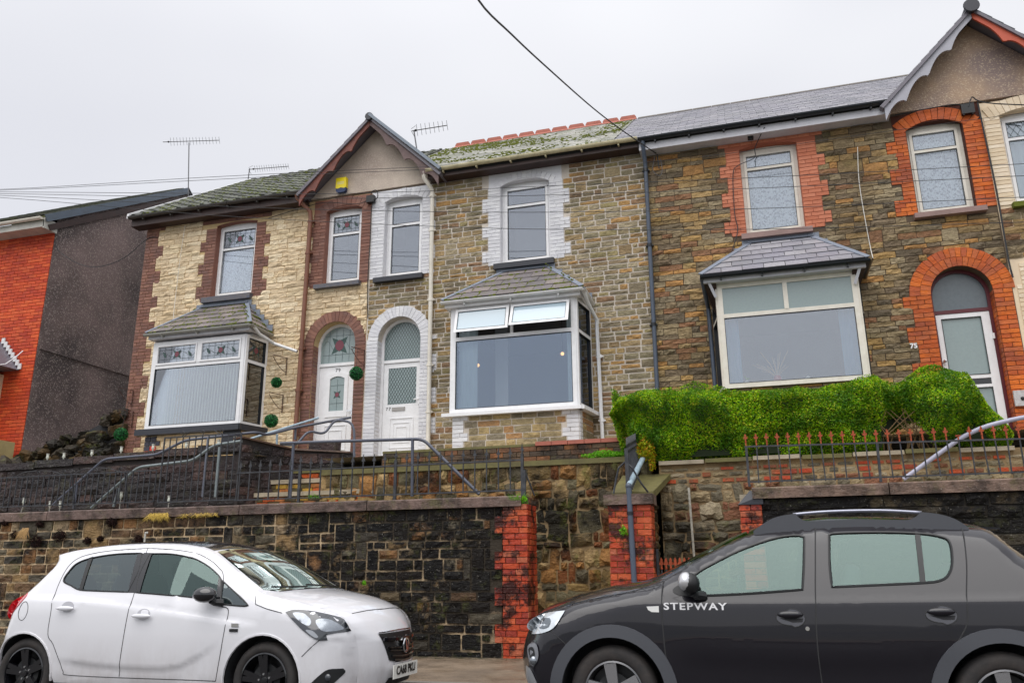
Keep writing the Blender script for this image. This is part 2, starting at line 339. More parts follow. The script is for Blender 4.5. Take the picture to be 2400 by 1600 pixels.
M['cope'] = m_stone('plum_brown_coping_stone', [C(118,98,90),C(108,90,84),C(126,104,92)], stain=C(48,38,32), stain_amt=.85, stain_scale=5, stain_lo=.42, stain_hi=.62, rough=.5, bump=.5, moss=.35, speck=.5, fine=.4)
M['cope_m'] = m_plain('mossy_coping_stone', C(110,104,60), .7, dirt=.8, dirtc=C(60,50,38), dscale=3, bump=.6, bscale=40)
M['conc'] = m_plain('pale_concrete', C(170,158,138), .8, dirt=.7, dirtc=C(90,80,60), dscale=3, bump=.5)
M['slate'] = m_stone('blue_grey_slate', [C(152,150,158),C(142,140,150),C(160,158,164),C(136,136,144)], stain=C(120,120,120), stain_amt=.4, rough=.42, bump=.25, fine=.2)
M['slate_b'] = m_stone('brown_grey_slate', [C(132,124,124),C(122,116,118),C(142,132,130)], stain=C(70,70,62), stain_amt=.5, rough=.45, bump=.3, moss=.35, fine=.25)
M['slate_m'] = m_stone('mossy_grey_slate', [C(176,174,166),C(160,160,154),C(190,188,182),C(146,146,140)], stain=C(104,112,60), stain_amt=.45, stain_scale=2.2, stain_lo=.47, stain_hi=.6, rough=.55, bump=.3, moss=.5, fine=.2)
M['slate_v'] = m_plain('purple_grey_slate', C(112,108,118), .4, dirt=.3, dscale=8, bump=.15)
M['tile_dk'] = m_stone('dark_concrete_tile', [C(96,98,92),C(86,88,84),C(106,108,98)], stain=C(70,82,30), stain_amt=.6, stain_scale=3, stain_lo=.5, stain_hi=.62, rough=.7, bump=.6, fine=.4)
def m_dash(name, base, dark, specks, sscale=90, samt=.8, dlo=.4, dhi=.7, dsc=.8, bump=.8):
    k = NT(name); v = k.n('ShaderNodeTexVoronoi', i_Scale=sscale); k.l(k.pos((1,1,1)), v.inputs['Vector'])
    f = k.ramp(k.noise(dsc, 5, .55), [(dlo, 0.0), (dhi, 1.0)]); c = k.mix(f, base, dark)
    sp = k.ramp(v.outputs['Color'], [(.70, 0.0), (.78, samt)]); c = k.mix(sp, c, specks)
    k.col(c); k.rough(.6); k.bump(k.math('ADD', v.outputs['Distance'], k.noise(35, 4)), bump, .012); return k.mat
M['dash_dk'] = m_dash('dark_roughcast', C(132,112,108), C(74,62,60), C(186,170,162), 45, .5, .38, .62, .55)
M['render1'] = m_dash('grey_buff_roughcast', C(205,190,174), C(168,152,140), C(222,208,192), 60, .35, .4, .65, 1.0, .35)
M['render2'] = m_dash('speckled_brown_roughcast', C(180,152,126), C(136,118,112), C(212,192,164), 50, .5, .4, .65, 1.2, .7)
k = NT('tarmac'); k.col(k.mix(k.ramp(k.noise(70, 3), [(.35, 0.0), (.7, 1.0)]), C(52,50,48), C(74,70,66))); k.rough(.8); k.bump(k.noise(120, 3), .5, .006); M['road'] = k.mat
k = NT('pavement_tarmac'); sp = k.n('ShaderNodeSeparateXYZ'); k.l(k.pos(), sp.inputs[0]); mrn = k.n('ShaderNodeMapRange'); mrn.inputs[1].default_value = 10.3; mrn.inputs[2].default_value = 11.0; mrn.inputs[3].default_value = -.15; mrn.inputs[4].default_value = .12; k.l(sp.outputs[1], mrn.inputs[0])
base = k.mix(k.ramp(k.noise(60, 4), [(.3, 0.0), (.7, 1.0)]), C(98,84,70), C(144,126,106)); base = k.mix(k.ramp(k.noise(1.3, 6, .7), [(.42, 0.0), (.6, .55)]), base, C(72,62,52)); base = k.mix(k.ramp(k.math('ADD', k.noise(7, 7, .75), mrn.outputs[0]), [(.5, 0.0), (.64, .9)]), base, (.022, .026, .010, 1)); base = k.mix(k.ramp(k.noise(180, 2), [(.68, 0.0), (.72, .5)]), base, C(200,190,170))
k.col(base); k.rough(k.ramp(k.noise(2.5, 5), [(.4, .35), (.6, .8)])); k.bump(k.noise(90, 4), .7, .008); M['pave'] = k.mat
k = NT('kerb_stone'); k.col(C(120,115,108)); k.rough(.8); k.bump(k.noise(60, 4), .4, .006); M['kerb'] = k.mat
k = NT('hillside'); k.col(k.mix(k.ramp(k.noise(.02, 8, .7), [(.4, 0.0), (.6, 1.0)]), (.10,.12,.13,1), (.16,.17,.15,1))); k.rough(.95); M['hill'] = k.mat
k = NT('lace'); f = k.noise(26, 3, .5); k.col(k.ramp(k.noise(22, 4, .6), [(.40, C(128,138,156)), (.50, C(228,233,242))])); k.rough(.9); M['lace'] = k.mat
k = NT('vertical_blind'); k.col(C(242,248,242)); k.rough(.8); M['blind'] = k.mat
k = NT('blue_curtain'); k.col(C(120,155,190)); k.rough(.9); M['curt'] = k.mat
k = NT('white_curtain'); k.col(C(190,205,210)); k.rough(.9); M['curtw'] = k.mat
k = NT('lit_bulb'); k.b.inputs['Emission Color'].default_value = (1,.48,.16,1); k.b.inputs['Emission Strength'].default_value = 1.5; M['bulb'] = k.mat
# ---------------------------------------------------------------- masonry pieces (shared meshes, one object per piece)
def _mesh(name, vs, fs):
    me = bpy.data.meshes.new(name); me.from_pydata(vs, [], fs); me.materials.append(None); me.update(); return me
def _grid_stone(seed, nx, nz, bulge, irr, depth0):
    r = random.Random(seed); vs = []; fs = []
    def c(u, v):   # rounded corner pull
        q = max(abs(u), abs(v)); return (u*(1-.06*(abs(u*v)*4)**2*irr*4), v*(1-.12*(abs(u*v)*4)**2*irr*4))
    for j in range(nz):
        for i in range(nx):
            u, v = i/(nx-1)-.5, j/(nz-1)-.5; e = i in (0, nx-1) or j in (0, nz-1)
            if e: y = -depth0*r.uniform(.7, 1.1); u += r.uniform(-irr, irr)*.35; v += r.uniform(-irr, irr)
            else: y = -(1-bulge)-bulge*r.uniform(-.2, 1.15); u += r.uniform(-.06, .06); v += r.uniform(-.12, .12)
            u, v = c(u, v); vs.append((u, y, v))
    for j in range(nz-1):
        for i in range(nx-1):
            a = j*nx+i; fs.append((a, a+1, a+nx+1, a+nx))
    ring = [i for i in range(nx)]+[j*nx+nx-1 for j in range(1, nz)]+[(nz-1)*nx+i for i in range(nx-2, -1, -1)]+[j*nx for j in range(nz-2, 0, -1)]
    n0 = len(vs)
    for i in ring: vs.append((vs[i][0], .25, vs[i][2]))
    L = len(ring)
    for q in range(L): fs.append((ring[q], n0+q, n0+(q+1)%L, ring[(q+1)%L]))
    return vs, fs
ROCK = [_grid_stone(i, 5, 3, .75, .05, .45) for i in range(14)]
FLATST = [_grid_stone(50+i, 5, 4, .3, .05, .6) for i in range(10)]
RUB = [_grid_stone(100+i, 5, 4, .5, .13, .35) for i in range(12)]
def _brick(seed):
    r = random.Random(seed); vs = []; fs = []
    for (s, y) in ((1, .25), (1, -.75), (.955, -1)):
        for (a, b) in ((-1,-1),(1,-1),(1,1),(-1,1)):
            vs.append((a*.5*(1 if s == 1 else .975)+r.uniform(-.008,.008), y*(1 if y > 0 else r.uniform(.9,1.05)), b*.5*s+r.uniform(-.015,.015)))
    for k_ in (0, 4):
        for q in range(4): fs.append((k_+q, k_+(q+1)%4, k_+4+(q+1)%4, k_+4+q))
    fs.append((8, 9, 10, 11)); return vs, fs
BRK = [_brick(i) for i in range(8)]
SETS = {'rock': ROCK, 'flat': FLATST, 'rub': RUB, 'brick': BRK}
MSH = {k: [_mesh('stone_shape' if k != 'brick' else 'brick_shape', *g) for g in v] for k, v in SETS.items()}

def courses(z0, z1, h, r):
    o = []; z = z0
    while z < z1-.02:
        hh = r.uniform(*h); 
        if z+hh > z1-h[0]*.5: hh = z1-z
        o.append((z, z+hh)); z += hh
    return o
def free(xa, xb, ex):
    iv = [(xa, xb)]
    for a, b in ex:
        nv = []
        for p, q in iv:
            if b <= p or a >= q: nv.append((p, q)); continue
            if a > p: nv.append((p, a))
            if b < q: nv.append((b, q))
        iv = nv
    return iv
def layout(xf, z0, z1, h, l, excl=None, seed=0, jump=0.0, joint=.012, align=None):
    """courses of pieces; xf(z) gives the ends of a course, excl(z) the intervals left free for openings"""
    r = random.Random(seed); out = []; extra = []
    cs = courses(z0, z1, h, r) if align is None else [(z0+i*align, z0+(i+1)*align) for i in range(int(round((z1-z0)/align)))]
    for ci, (za, zb) in enumerate(cs):
        zm = (za+zb)/2; xa, xb = xf(zm); ex = list(excl(zm)) if excl else []
        ex += [(a, b) for a, b, i in extra if i == ci]
        for p, q in free(xa, xb, ex):
            x = p
            if q-p < .03: continue
            first = True
            while x < q-.001:
                ll = r.uniform(*l)
                if first and ci % 2: ll *= .55
                first = False
                if q-(x+ll) < l[0]*.6: ll = q-x
                top = zb
                if jump and r.random() < jump and ci+1 < len(cs) and ll < l[1]*1.05:
                    top = cs[ci+1][1]; extra.append((x, x+ll, ci+1))
                out.append((x+joint/2, x+ll-joint/2, za+joint/2, top-joint/2)); x += ll
    return out
def masonry(rects, mapf, parent, mat, name='stone', kinds='rock', depth=(.02, .045), rotz=0, seed=0, limit=300, budget=None, keyf=None, rot=0.0):
    """the largest pieces become objects of their own, the rest one joined part"""
    r = random.Random(seed+7); keyf = keyf or (lambda q: (q[1]-q[0])*(q[3]-q[2]))
    if budget is not None: limit = min(limit, budget.get(name, 300))
    idx = sorted(range(len(rects)), key=lambda i: -keyf(rects[i])); own = set(idx[:limit])
    if budget is not None: budget[name] = budget.get(name, 300)-len(own)
    J = MB(); ms = MSH[kinds]; src = SETS[kinds]; cz, sz = math.cos(rotz), math.sin(rotz)
    for i, q in enumerate(rects):
        a, b, c, d = q; px, py, pz = mapf((a+b)/2, (c+d)/2); wd, ht = b-a, d-c; dp = r.uniform(*depth); k_ = r.randrange(len(ms))
        fl = -1 if (kinds != 'brick' and r.random() < .5) else 1
        ry = r.uniform(-rot, rot)
        if i in own:
            o = link(name, ms[k_], parent, (px, py, pz), scale=(wd, dp, ht), rot=(0, ry+(PI if fl < 0 else 0), rotz), mat=mat)
        else:
            cr_, sr_ = math.cos(ry+(PI if fl < 0 else 0)), math.sin(ry+(PI if fl < 0 else 0)); vs = []
            for u, y, v in src[k_][0]:
                u, y, v = u*wd, y*dp, v*ht; u, v = u*cr_+v*sr_, -u*sr_+v*cr_
                vs.append((px+u*cz-y*sz, py+u*sz+y*cz, pz+v))
            J.add(vs, src[k_][1], 0, r.random())
    if J.v: J.build(name, mat, parent, kind='stuff', attr=True)

# ---------------------------------------------------------------- plates with holes
def pip(pts, poly):
    pts = np.asarray(pts); poly = np.asarray(poly); x, y = pts[:, 0], pts[:, 1]; ins = np.zeros(len(pts), bool); n = len(poly)
    for i in range(n):
        x1, y1 = poly[i]; x2, y2 = poly[(i+1)%n]
        if y1 == y2: continue
        c = ((y1 > y) != (y2 > y)) & (x < (x2-x1)*(y-y1)/(y2-y1)+x1); ins ^= c
    return ins
def cdt(outer, holes=(), pts=()):
    vs = []; es = []
    for loop in [outer]+list(holes):
        n0 = len(vs); k_ = len(loop); vs += [Vector((p[0], p[1])) for p in loop]; es += [(n0+i, n0+(i+1)%k_) for i in range(k_)]
    vs += [Vector((p[0], p[1])) for p in pts]
    V, E_, F_, _, _, _ = delaunay_2d_cdt(vs, es, [], 0, 1e-5); P_ = np.array([(v.x, v.y) for v in V]); F_ = np.array([list(f) for f in F_])
    cen = P_[F_].mean(1); ok = pip(cen, outer)
    for h in holes: ok &= ~pip(cen, h)
    a = P_[F_]; ar = (a[:,1,0]-a[:,0,0])*(a[:,2,1]-a[:,0,1])-(a[:,2,0]-a[:,0,0])*(a[:,1,1]-a[:,0,1]); ok &= np.abs(ar) > 1e-9
    F_ = F_[ok]; ar = ar[ok]; F_[ar < 0] = F_[ar < 0][:, ::-1]
    return P_, F_
def plate(mb, outer, holes, y0, y1, mi=0, back=False, f=None):
    f = f or (lambda a, b, d: (a, d, b)); P_, F_ = cdt(outer, holes)
    mb.add([f(a, b, y0) for a, b in P_], [tuple(t) for t in F_], mi)
    if back: mb.add([f(a, b, y1) for a, b in P_], [tuple(t[::-1]) for t in F_], mi)
    for L, s_ in [(outer, 1)]+[(h, -1) for h in holes]:
        ar = sum(L[i][0]*L[(i+1)%len(L)][1]-L[(i+1)%len(L)][0]*L[i][1] for i in range(len(L)))
        if ar*s_ < 0: L = L[::-1]
        n = len(L); mb.add([f(a, b, y0) for a, b in L]+[f(a, b, y1) for a, b in L], [(i, n+i, n+(i+1)%n, (i+1)%n) for i in range(n)], mi)
def arc(cx, cz, r, a0, a1, n=14, rz=None):
    rz = rz or r; return [(cx+r*math.cos(a0+(a1-a0)*i/n), cz+rz*math.sin(a0+(a1-a0)*i/n)) for i in range(n+1)]
def seg_top(x0, x1, z, rise, n=8):
    """segmental arch from right to left"""
    return [(x1+(x0-x1)*i/n, z+rise*(1-(2*i/n-1)**2)) for i in range(n+1)]
def opening(x0, x1, z0, z1, rise=.05): return [(x0, z0), (x1, z0)]+seg_top(x0, x1, z1-rise, rise)
def door_open(cx, r, zs, z0): return [(cx-r, z0), (cx+r, z0)]+arc(cx, zs, r, 0, PI)
def clip(poly, ax, c, keep):     # half-plane ax.p <= c
    o = []; n = len(poly)
    for i in range(n):
        p, q = poly[i], poly[(i+1)%n]; dp, dq = ax[0]*p[0]+ax[1]*p[1]-c, ax[0]*q[0]+ax[1]*q[1]-c
        if dp <= 0: o.append(p)
        if dp*dq < 0: t = dp/(dp-dq); o.append((p[0]+(q[0]-p[0])*t, p[1]+(q[1]-p[1])*t))
    return o
def clip_convex(poly, conv):
    n = len(conv)
    for i in range(n):
        (ax_, ay_), (bx, by) = conv[i], conv[(i+1)%n]; nx_, ny_ = by-ay_, -(bx-ax_); poly = clip(poly, (nx_, ny_), nx_*ax_+ny_*ay_, 1)
        if len(poly) < 3: return []
    return poly
def tiles(parent, conv, O, U, V, N, tw, th, mat, name='slate', thick=.008, lap=.35, seed=0, limit=300, budget=None, roll=0.0, gap=.010, jit=.004, first_big=True):
    """lapped slates or tiles on a sloping convex face; conv in (u, v) metres, v up the slope"""
    r = random.Random(seed); O, U, V, N = map(Vector, (O, U, V, N)); us = [p[0] for p in conv]; vs_ = [p[1] for p in conv]
    ar = sum(conv[i][0]*conv[(i+1)%len(conv)][1]-conv[(i+1)%len(conv)][0]*conv[i][1] for i in range(len(conv)))
    if ar < 0: conv = conv[::-1]
    rows = int(math.ceil((max(vs_)-min(vs_))/th)); items = []
    for j in range(rows):
        v0 = min(vs_)+j*th; u = min(us)-(tw*.5 if j % 2 and not roll else 0)
        while u < max(us):
            w_ = tw*(1+r.uniform(-.02, .02)); q = clip_convex([(u+gap/2, v0), (u+w_-gap/2, v0), (u+w_-gap/2, v0+th*(1+lap)), (u+gap/2, v0+th*(1+lap))], conv)
            u += w_
            if len(q) >= 3 and max(p[0] for p in q)-min(p[0] for p in q) > .02: items.append((q, v0))
    def geo(q, v0):
        dz = r.uniform(0, jit); vv = []; n = len(q)
        h = lambda p: thick*(1.15-(p[1]-v0)/th*.85)+dz
        if roll and n == 4:
            a, b = q[0][0], q[1][0]; va, vb = q[0][1], q[2][1]; k_ = 6; prof = [0, .15, 1, 1, .15, 0, 0]
            for v_ in (va, vb):
                for i in range(k_+1):
                    vv.append(O+U*(a+(b-a)*i/k_)+V*v_+N*(h((0, v_))+roll*prof[i]))
            base = [O+U*(a+(b-a)*i/k_)+V*va for i in range(k_+1)]; vv += base
            return vv, [(i, i+1, k_+1+i+1, k_+1+i) for i in range(k_)]+[(2*k_+2+i, 2*k_+3+i, i+1, i) for i in range(k_)]
        for p in q: vv.append(O+U*p[0]+V*p[1]+N*h(p))
        for p in q: vv.append(O+U*p[0]+V*p[1]+N*(h(p)-thick))
        return vv, [tuple(range(n)), tuple(range(2*n-1, n-1, -1))]+[(i, n+i, n+(i+1)%n, (i+1)%n) for i in range(n)]
    if budget is not None: limit = min(limit, budget.get(name, 300))
    own = min(limit, len(items))
    if budget is not None: budget[name] = budget.get(name, 300)-own
    J = MB()
    for i, (q, v0) in enumerate(items):
        vv, ff = geo(q, v0)
        if i < own: MB().add(vv, ff).build(name, mat, parent)
        else: J.add(vv, ff, 0, r.random())
    if J.v: J.build(name, mat, parent, kind='stuff', attr=True)
    return items

# ---------------------------------------------------------------- windows
def frame_rect(mb, x0, x1, z0, z1, t, y0, y1, mi=0, tb=None):
    tb = tb or t
    mb.box(x0, x0+t, y0, y1, z0, z1, mi); mb.box(x1-t, x1, y0, y1, z0, z1, mi)
    mb.box(x0+t, x1-t, y0, y1, z0, z0+tb, mi); mb.box(x0+t, x1-t, y0, y1, z1-t, z1, mi)
def pane(x0, x1, z0, z1, y, parent, mat=None, name='pane'):
    b = MB(); b.box(x0, x1, y, y+.006, z0, z1); return b.build(name, mat or M['glass'], parent)
def flower(mb, cx, cz, s, y, cols=(0, 1)):
    for a in range(4):      # four pointed petals round a square heart, leaves on a stem
        t = PI/4+a*PI/2; c_, s_ = math.cos(t), math.sin(t)
        pts = [(0, .05), (.35, .28), (1, 0), (.35, -.28), (0, -.05)]
        mb.prism([(cx+s*(p*c_-q*s_), cz+s*(p*s_+q*c_)) for p, q in pts], y, y+.003, cols[1])
    mb.prism([(cx+s*.42*math.cos(a*PI/4), cz+s*(.42 if a % 2 else .5)*math.sin(a*PI/4)) for a in range(8)], y-.003, y, cols[0])
def leaf(mb, cx, cz, s, ang, y, mi=1):
    c_, s_ = math.cos(ang), math.sin(ang); mb.prism([(cx+s*(p*c_-q*s_), cz+s*(p*s_+q*c_)) for p, q in [(-1, 0), (-.2, .35), (1, 0), (-.2, -.35)]], y, y+.003, mi)
def stained(parent, x0, x1, z0, z1, y, nv=4, side=True, f=None):
    w_, h_ = x1-x0, z1-z0; cx, cz = (x0+x1)/2, (z0+z1)/2; ds = [(MB(), 'flower_motif')]
    flower(ds[0][0], cx, cz, min(h_*.36, w_*.36), y)
    if side and w_ > h_*1.2:
        for sx, dz in ((-1, .01), (1, -.01)): d = MB(); leaf(d, cx+sx*w_*.34, cz+dz, h_*.24, PI*.68, y); ds.append((d, 'leaf_motif'))
    for d, nm in ds:
        if f: d.v = [f(*p) for p in d.v]
        d.build(nm, [M['tred'], M['tgrn']], parent)
    b = MB()
    for i in range(1, nv): b.tube([(x0+w_*i/nv, y, z0), (x0+w_*i/nv, y, z1)], .0026, 5)
    for zz in (.22, .8): b.tube([(x0, y, z0+h_*zz), (x1, y, z0+h_*zz)], .0026, 5)
    if side: b.tube([(x0+w_*i/16, y, cz+h_*.16*math.sin(i/16*4*PI)) for i in range(17)], .0026, 5)
    if f: b.v = [f(*p) for p in b.v]
    b.build('leading', M['came'], parent)
def diamonds(parent, outline, y, sx=.105, sz=.17, r=.0035):
    xs = [p[0] for p in outline]; zs = [p[1] for p in outline]; b = MB()
    x0, x1, z0, z1 = min(xs), max(xs), min(zs), max(zs); ar = sum(outline[i][0]*outline[(i+1)%len(outline)][1]-outline[(i+1)%len(outline)][0]*outline[i][1] for i in range(len(outline)))
    cv = outline if ar > 0 else outline[::-1]
    for s_ in (1, -1):
        k_ = -40
        while k_ < 60:
            px = x0+k_*sx; L = (z1-z0)*1.5; q = [(px, z0-.2), (px+s_*(z1-z0+.4)/sz*sx, z1+.2)]
            seg = clip_convex([q[0], q[1], (q[1][0]+1e-4, q[1][1]), (q[0][0]+1e-4, q[0][1])] if s_ > 0 else [(q[0][0]+1e-4, q[0][1]), (q[1][0]+1e-4, q[1][1]), q[1], q[0]], cv)
            if len(seg) >= 3:
                a = min(seg, key=lambda p: p[1]); c_ = max(seg, key=lambda p: p[1])
                if c_[1]-a[1] > .02: b.tube([(a[0], y, a[1]), (c_[0], y, c_[1])], r, 4, caps=False)
            k_ += 1
    b.build('leading', M['came'], parent)
def lace(parent, x0, x1, z0, z1, y, mat=None, amp=.018, n=40, name='net_curtain'):
    b = MB(); vs = []; fs = []
    for i in range(n+1):
        x = x0+(x1-x0)*i/n; yy = y+amp*math.sin(i*1.9)+amp*.6*math.sin(i*.7)
        vs += [(x, yy, z0), (x, yy+.01, z1)]
    fs = [(2*i, 2*i+2, 2*i+3, 2*i+1) for i in range(n)]
    b.add(vs, fs); return b.build(name, mat or M['lace'], parent, smooth=True)
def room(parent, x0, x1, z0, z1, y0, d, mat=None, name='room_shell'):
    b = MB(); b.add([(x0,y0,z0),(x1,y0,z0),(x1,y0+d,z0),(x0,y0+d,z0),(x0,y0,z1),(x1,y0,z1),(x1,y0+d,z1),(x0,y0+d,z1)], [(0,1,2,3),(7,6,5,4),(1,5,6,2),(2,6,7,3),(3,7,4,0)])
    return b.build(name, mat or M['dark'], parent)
def sash_window(parent, x0, x1, z0, z1, y=14.13, zt=None, fm='upvc', content=None, glaz='plain', rise=.05, handle=True):
    """window set in its reveal: arched head piece, fixed frame, opening light with top light, panes"""
    fm = M[fm]; win = MB(); frame_rect(win, x0, x1, z0, z1-rise, .06, y, y+.07); win.prism([(x0, z1-rise), (x1, z1-rise)]+seg_top(x0, x1, z1-rise, rise)[1:-1], y+.01, y+.05)
    wo = win.build('window', fm, parent)
    zt = zt or z0+(z1-rise-z0)*.72
    s = MB(); frame_rect(s, x0+.062, x1-.062, z0+.062, z1-rise-.062, .05, y-.018, y+.04); s.box(x0+.112, x1-.112, y-.016, y+.038, zt-.028, zt+.028); s.build('sash', fm, wo)
    a = (x0+.112, x1-.112, z0+.112, zt-.028); b = (x0+.112, x1-.112, zt+.028, z1-rise-.112)
    for q in (a, b): pane(*q, y+.006, wo)
    g = MB()
    for q in (a, b): frame_rect(g, q[0]-.001, q[1]+.001, q[2]-.001, q[3]+.001, .007, y-.021, y-.0155)
    g.build('glazing_seal', M['black'], wo)
    if glaz == 'flower': stained(wo, *b, y+.001, nv=6)
    if glaz == 'diamond': diamonds(wo, [(b[0], b[2]), (b[1], b[2]), (b[1], b[3]), (b[0], b[3])], y+.001)
    if content == 'lace': lace(wo, x0+.08, x1-.08, z0+.08, zt, y+.11)
    if content == 'lacefull': lace(wo, x0+.07, x1-.07, z0+.08, z1-rise-.06, y+.11)
    if content == 'stripes': lace(wo, x0+.07, x1-.07, z0+.08, z1-rise-.06, y+.12, M['curtw'], amp=.03, n=22, name='curtain')
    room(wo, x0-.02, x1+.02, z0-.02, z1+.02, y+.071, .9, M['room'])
    return wo
def sill(parent, x0, x1, z0, z1, y0, y1, mat):
    b = MB(); b.add([(x0,y0,z0),(x1,y0,z0),(x1,y1,z0),(x0,y1,z0),(x0,y0,z1-.015),(x1,y0,z1-.015),(x1,y1,z1),(x0,y1,z1)], [(0,3,2,1),(4,5,6,7),(0,1,5,4),(1,2,6,5),(2,3,7,6),(3,0,4,7)])
    return b.build('window_sill', mat, parent)
def gutter(parent, a, b, mat, r=.055, name='gutter', brackets=0, ends=True):
    """half-round channel between two points, with brackets"""
    a = Vector(a); b = Vector(b); d = (b-a).normalized(); sd = d.cross(Vector((0,0,1))).normalized(); m = MB(); n = 8; vs = []; fs = []
    for p in (a, b):
        for rr in (r, r*.86):
            for i in range(n+1):
                t = PI+PI*i/n; vs.append(p+sd*math.cos(t)*rr+Vector((0,0,math.sin(t)*rr)))
    k_ = n+1
    for i in range(n): fs += [(i, i+1, 2*k_+i+1, 2*k_+i), (k_+i+1, k_+i, 3*k_+i, 3*k_+i+1)]
    fs += [(0, 2*k_, 3*k_, k_), (n, k_+n, 3*k_+n, 2*k_+n)]
    m.add(vs, fs)
    if ends:
        for p in (a, b): m.prism([(math.cos(PI+PI*i/n)*r*1.05, math.sin(PI+PI*i/n)*r*1.05) for i in range(n+1)], -.006, .006, f=lambda u, v, w_: p+sd*u+Vector((0,0,v))+d*w_)
    g = m.build(name, mat, parent)
    for i in range(brackets):
        p = a+(b-a)*((i+.5)/brackets); k = MB(); k.tube([p+sd*math.cos(PI+PI*j/8)*(r+.006)+Vector((0,0,math.sin(PI+PI*j/8)*(r+.006))) for j in range(9)], .008, 6); k.box(p.x-.014, p.x+.014, p.y-.006, p.y+r+.02, p.z-r-.035, p.z-r+.01)
        k.build('bracket', mat, g)
    return g
def pipe(parent, pts, r, mat, name='downpipe', collars=(), cm=None):
    m = MB(); m.tube(pts, r, 12); o = m.build(name, mat, parent, smooth=True, auto=50)
    for c_ in collars:
        k = MB(); k.lathe([(r, -.03), (r+.009, -.03), (r+.009, .03), (r, .03)], c_, 'z', 14); k.box(c_[0]-r-.03, c_[0]+r+.03, c_[1]+.0, c_[1]+r+.03, c_[2]-.012, c_[2]+.012); k.build('collar', cm or mat, o)
    return o
# ---------------------------------------------------------------- ground, road, pavement, far hillside
def sheet(name, x0, x1, y0, y1, z, mat, n=1):
    b = MB(); b.add([(x0,y0,z),(x1,y0,z),(x1,y1,z),(x0,y1,z)], [(0,1,2,3)]); return tag(b.build(name, mat), kind='structure')
GZ = 0.03
sheet('ground', -900, 900, -900, 900, -0.25, M['hill'])
sheet('road', -80, 80, -2.2, 8.35, GZ, M['road'])
b = MB(); b.box(-80, 80, 8.48, 11.3, -.2, GZ+.10); tag(b.build('pavement', M['pave']), kind='structure')
kr = None
for i in range(-16, 12):
    b = MB(); b.box(i*.92, i*.92+.912, 8.352, 8.478, -.2, GZ+.105)
    o = b.build('kerb' if kr is None else 'kerb_stone', M['kerb'], kr)
    if kr is None: kr = tag(o, kind='structure')
rg = random.Random(8); b = MB()
for i in range(520):
    x = rg.uniform(-6, 0); y = 10.98-abs(rg.gauss(0, .28)); q_ = rg.uniform(.006, .022); a = rg.uniform(0, 6); b.add([(x+q_*math.cos(a+j*2.1), y+q_*math.sin(a+j*2.1)*.7, GZ+.101+(.010*rg.random() if j == 1 else .002)) for j in range(3)], [(0, 1, 2)])
tag(b.build('wall_foot_litter', m_plain('grit_and_leaf_litter', C(96,78,54), .9, dirt=.8, dirtc=C(40,46,20), dscale=30)), 'scattered grit and leaf litter along the foot of the sooty wall', 'litter', None, 'stuff')
b = MB(); b.box(-80, 80, -5, -2.3, -.2, GZ+.10); tag(b.build('far_pavement', M['pave']), kind='structure')
random.seed(3); b = MB(); n = 60; vs = []; fs = []
for j in range(5):
    for i in range(n+1):
        x = -900+1800*i/n; h = 38+12*math.sin(i*.31+1)+7*math.sin(i*.83)+3*math.sin(i*2.1)
        vs.append((x, -60-j*110, -2+h*(0, .22, .55, .86, 1)[j]))
fs = [(j*(n+1)+i, j*(n+1)+i+1, (j+1)*(n+1)+i+1, (j+1)*(n+1)+i) for j in range(4) for i in range(n)]
b.add(vs, fs); tag(b.build('hills', M['hill'], smooth=True), kind='structure')
# the bank the terrace is cut into (behind the houses and under their forecourts)
b = MB(); b.box(-40, 40, 14.6, 40, -.2, 3.25); tag(b.build('terrain', M['mort_dk']), kind='structure')

# ---------------------------------------------------------------- the terrace
YF = 14.0; EAVE = (13.70, 8.93); RIDGE = (18.0, 11.93)
PART = [-12.69, -7.14, -1.50, 4.14, 9.78]
def house(name, label, x0): return thing(name, label, 'house', (x0, YF, 3.2))
H79 = house('terraced_house', 'cream and brown painted stone terraced house with a yellow alarm box, number 79', -12.69)
H77 = house('terraced_house', 'tan stone terraced house with white painted window surrounds and opened bay lights, number 77', -7.14)
H75 = house('terraced_house', 'ochre stone terraced house with orange brick door arch behind the hedge, number 75', -1.50)
H73 = house('terraced_house', 'cream painted brick house end at the right edge with leaded window', 4.14)
HL = {H79: {}, H77: {}, H75: {}, H73: {}}

def wall_front(h, x0, x1, openings, mat, ztop=8.80, z0=3.0):
    b = MB(); plate(b, [(x0, z0), (x1, z0), (x1, ztop), (x0, ztop)], openings, YF, YF+.22)
    return b.build('front_wall', mat, h)
def in_iv(a, b): return (min(a, b), max(a, b))
def tooth(z, z0, per): return int(math.floor((z-z0)/per)) % 2
def brick_zone(parent, xf, z0, z1, mat, excl=None, bud=None, seed=0, h=.0735, ln=.215, name='brick', y=YF, dep=(.015, .0175), mp_=None, rotz=0, limit=300):
    n = max(1, int(round((z1-z0)/h))); rc = []; r = random.Random(seed)
    for i in range(n):
        za = z0+(z1-z0)*i/n; zb = z0+(z1-z0)*(i+1)/n; zm = (za+zb)/2; a0, b0 = xf(zm)
        for p, q in free(a0, b0, excl(zm) if excl else []):
            w_ = q-p
            if w_ < .03: continue
            k_ = max(1, int(round(w_/ln+ (.0 if i % 2 else .25)))); cuts = [p+(q-p)*j/k_ for j in range(k_+1)]
            if i % 2 and k_ >= 2: cuts = [p]+[p+(q-p)*(j-.5)/k_ for j in range(1, k_+1)]+[q]
            for j in range(len(cuts)-1): rc.append((cuts[j]+.004, cuts[j+1]-.004, za+.004, zb-.004))
    masonry(rc, mp_ or (lambda u, v: (u, y, v)), parent, mat, name, 'brick', dep, rotz, seed, limit=limit, budget=bud)
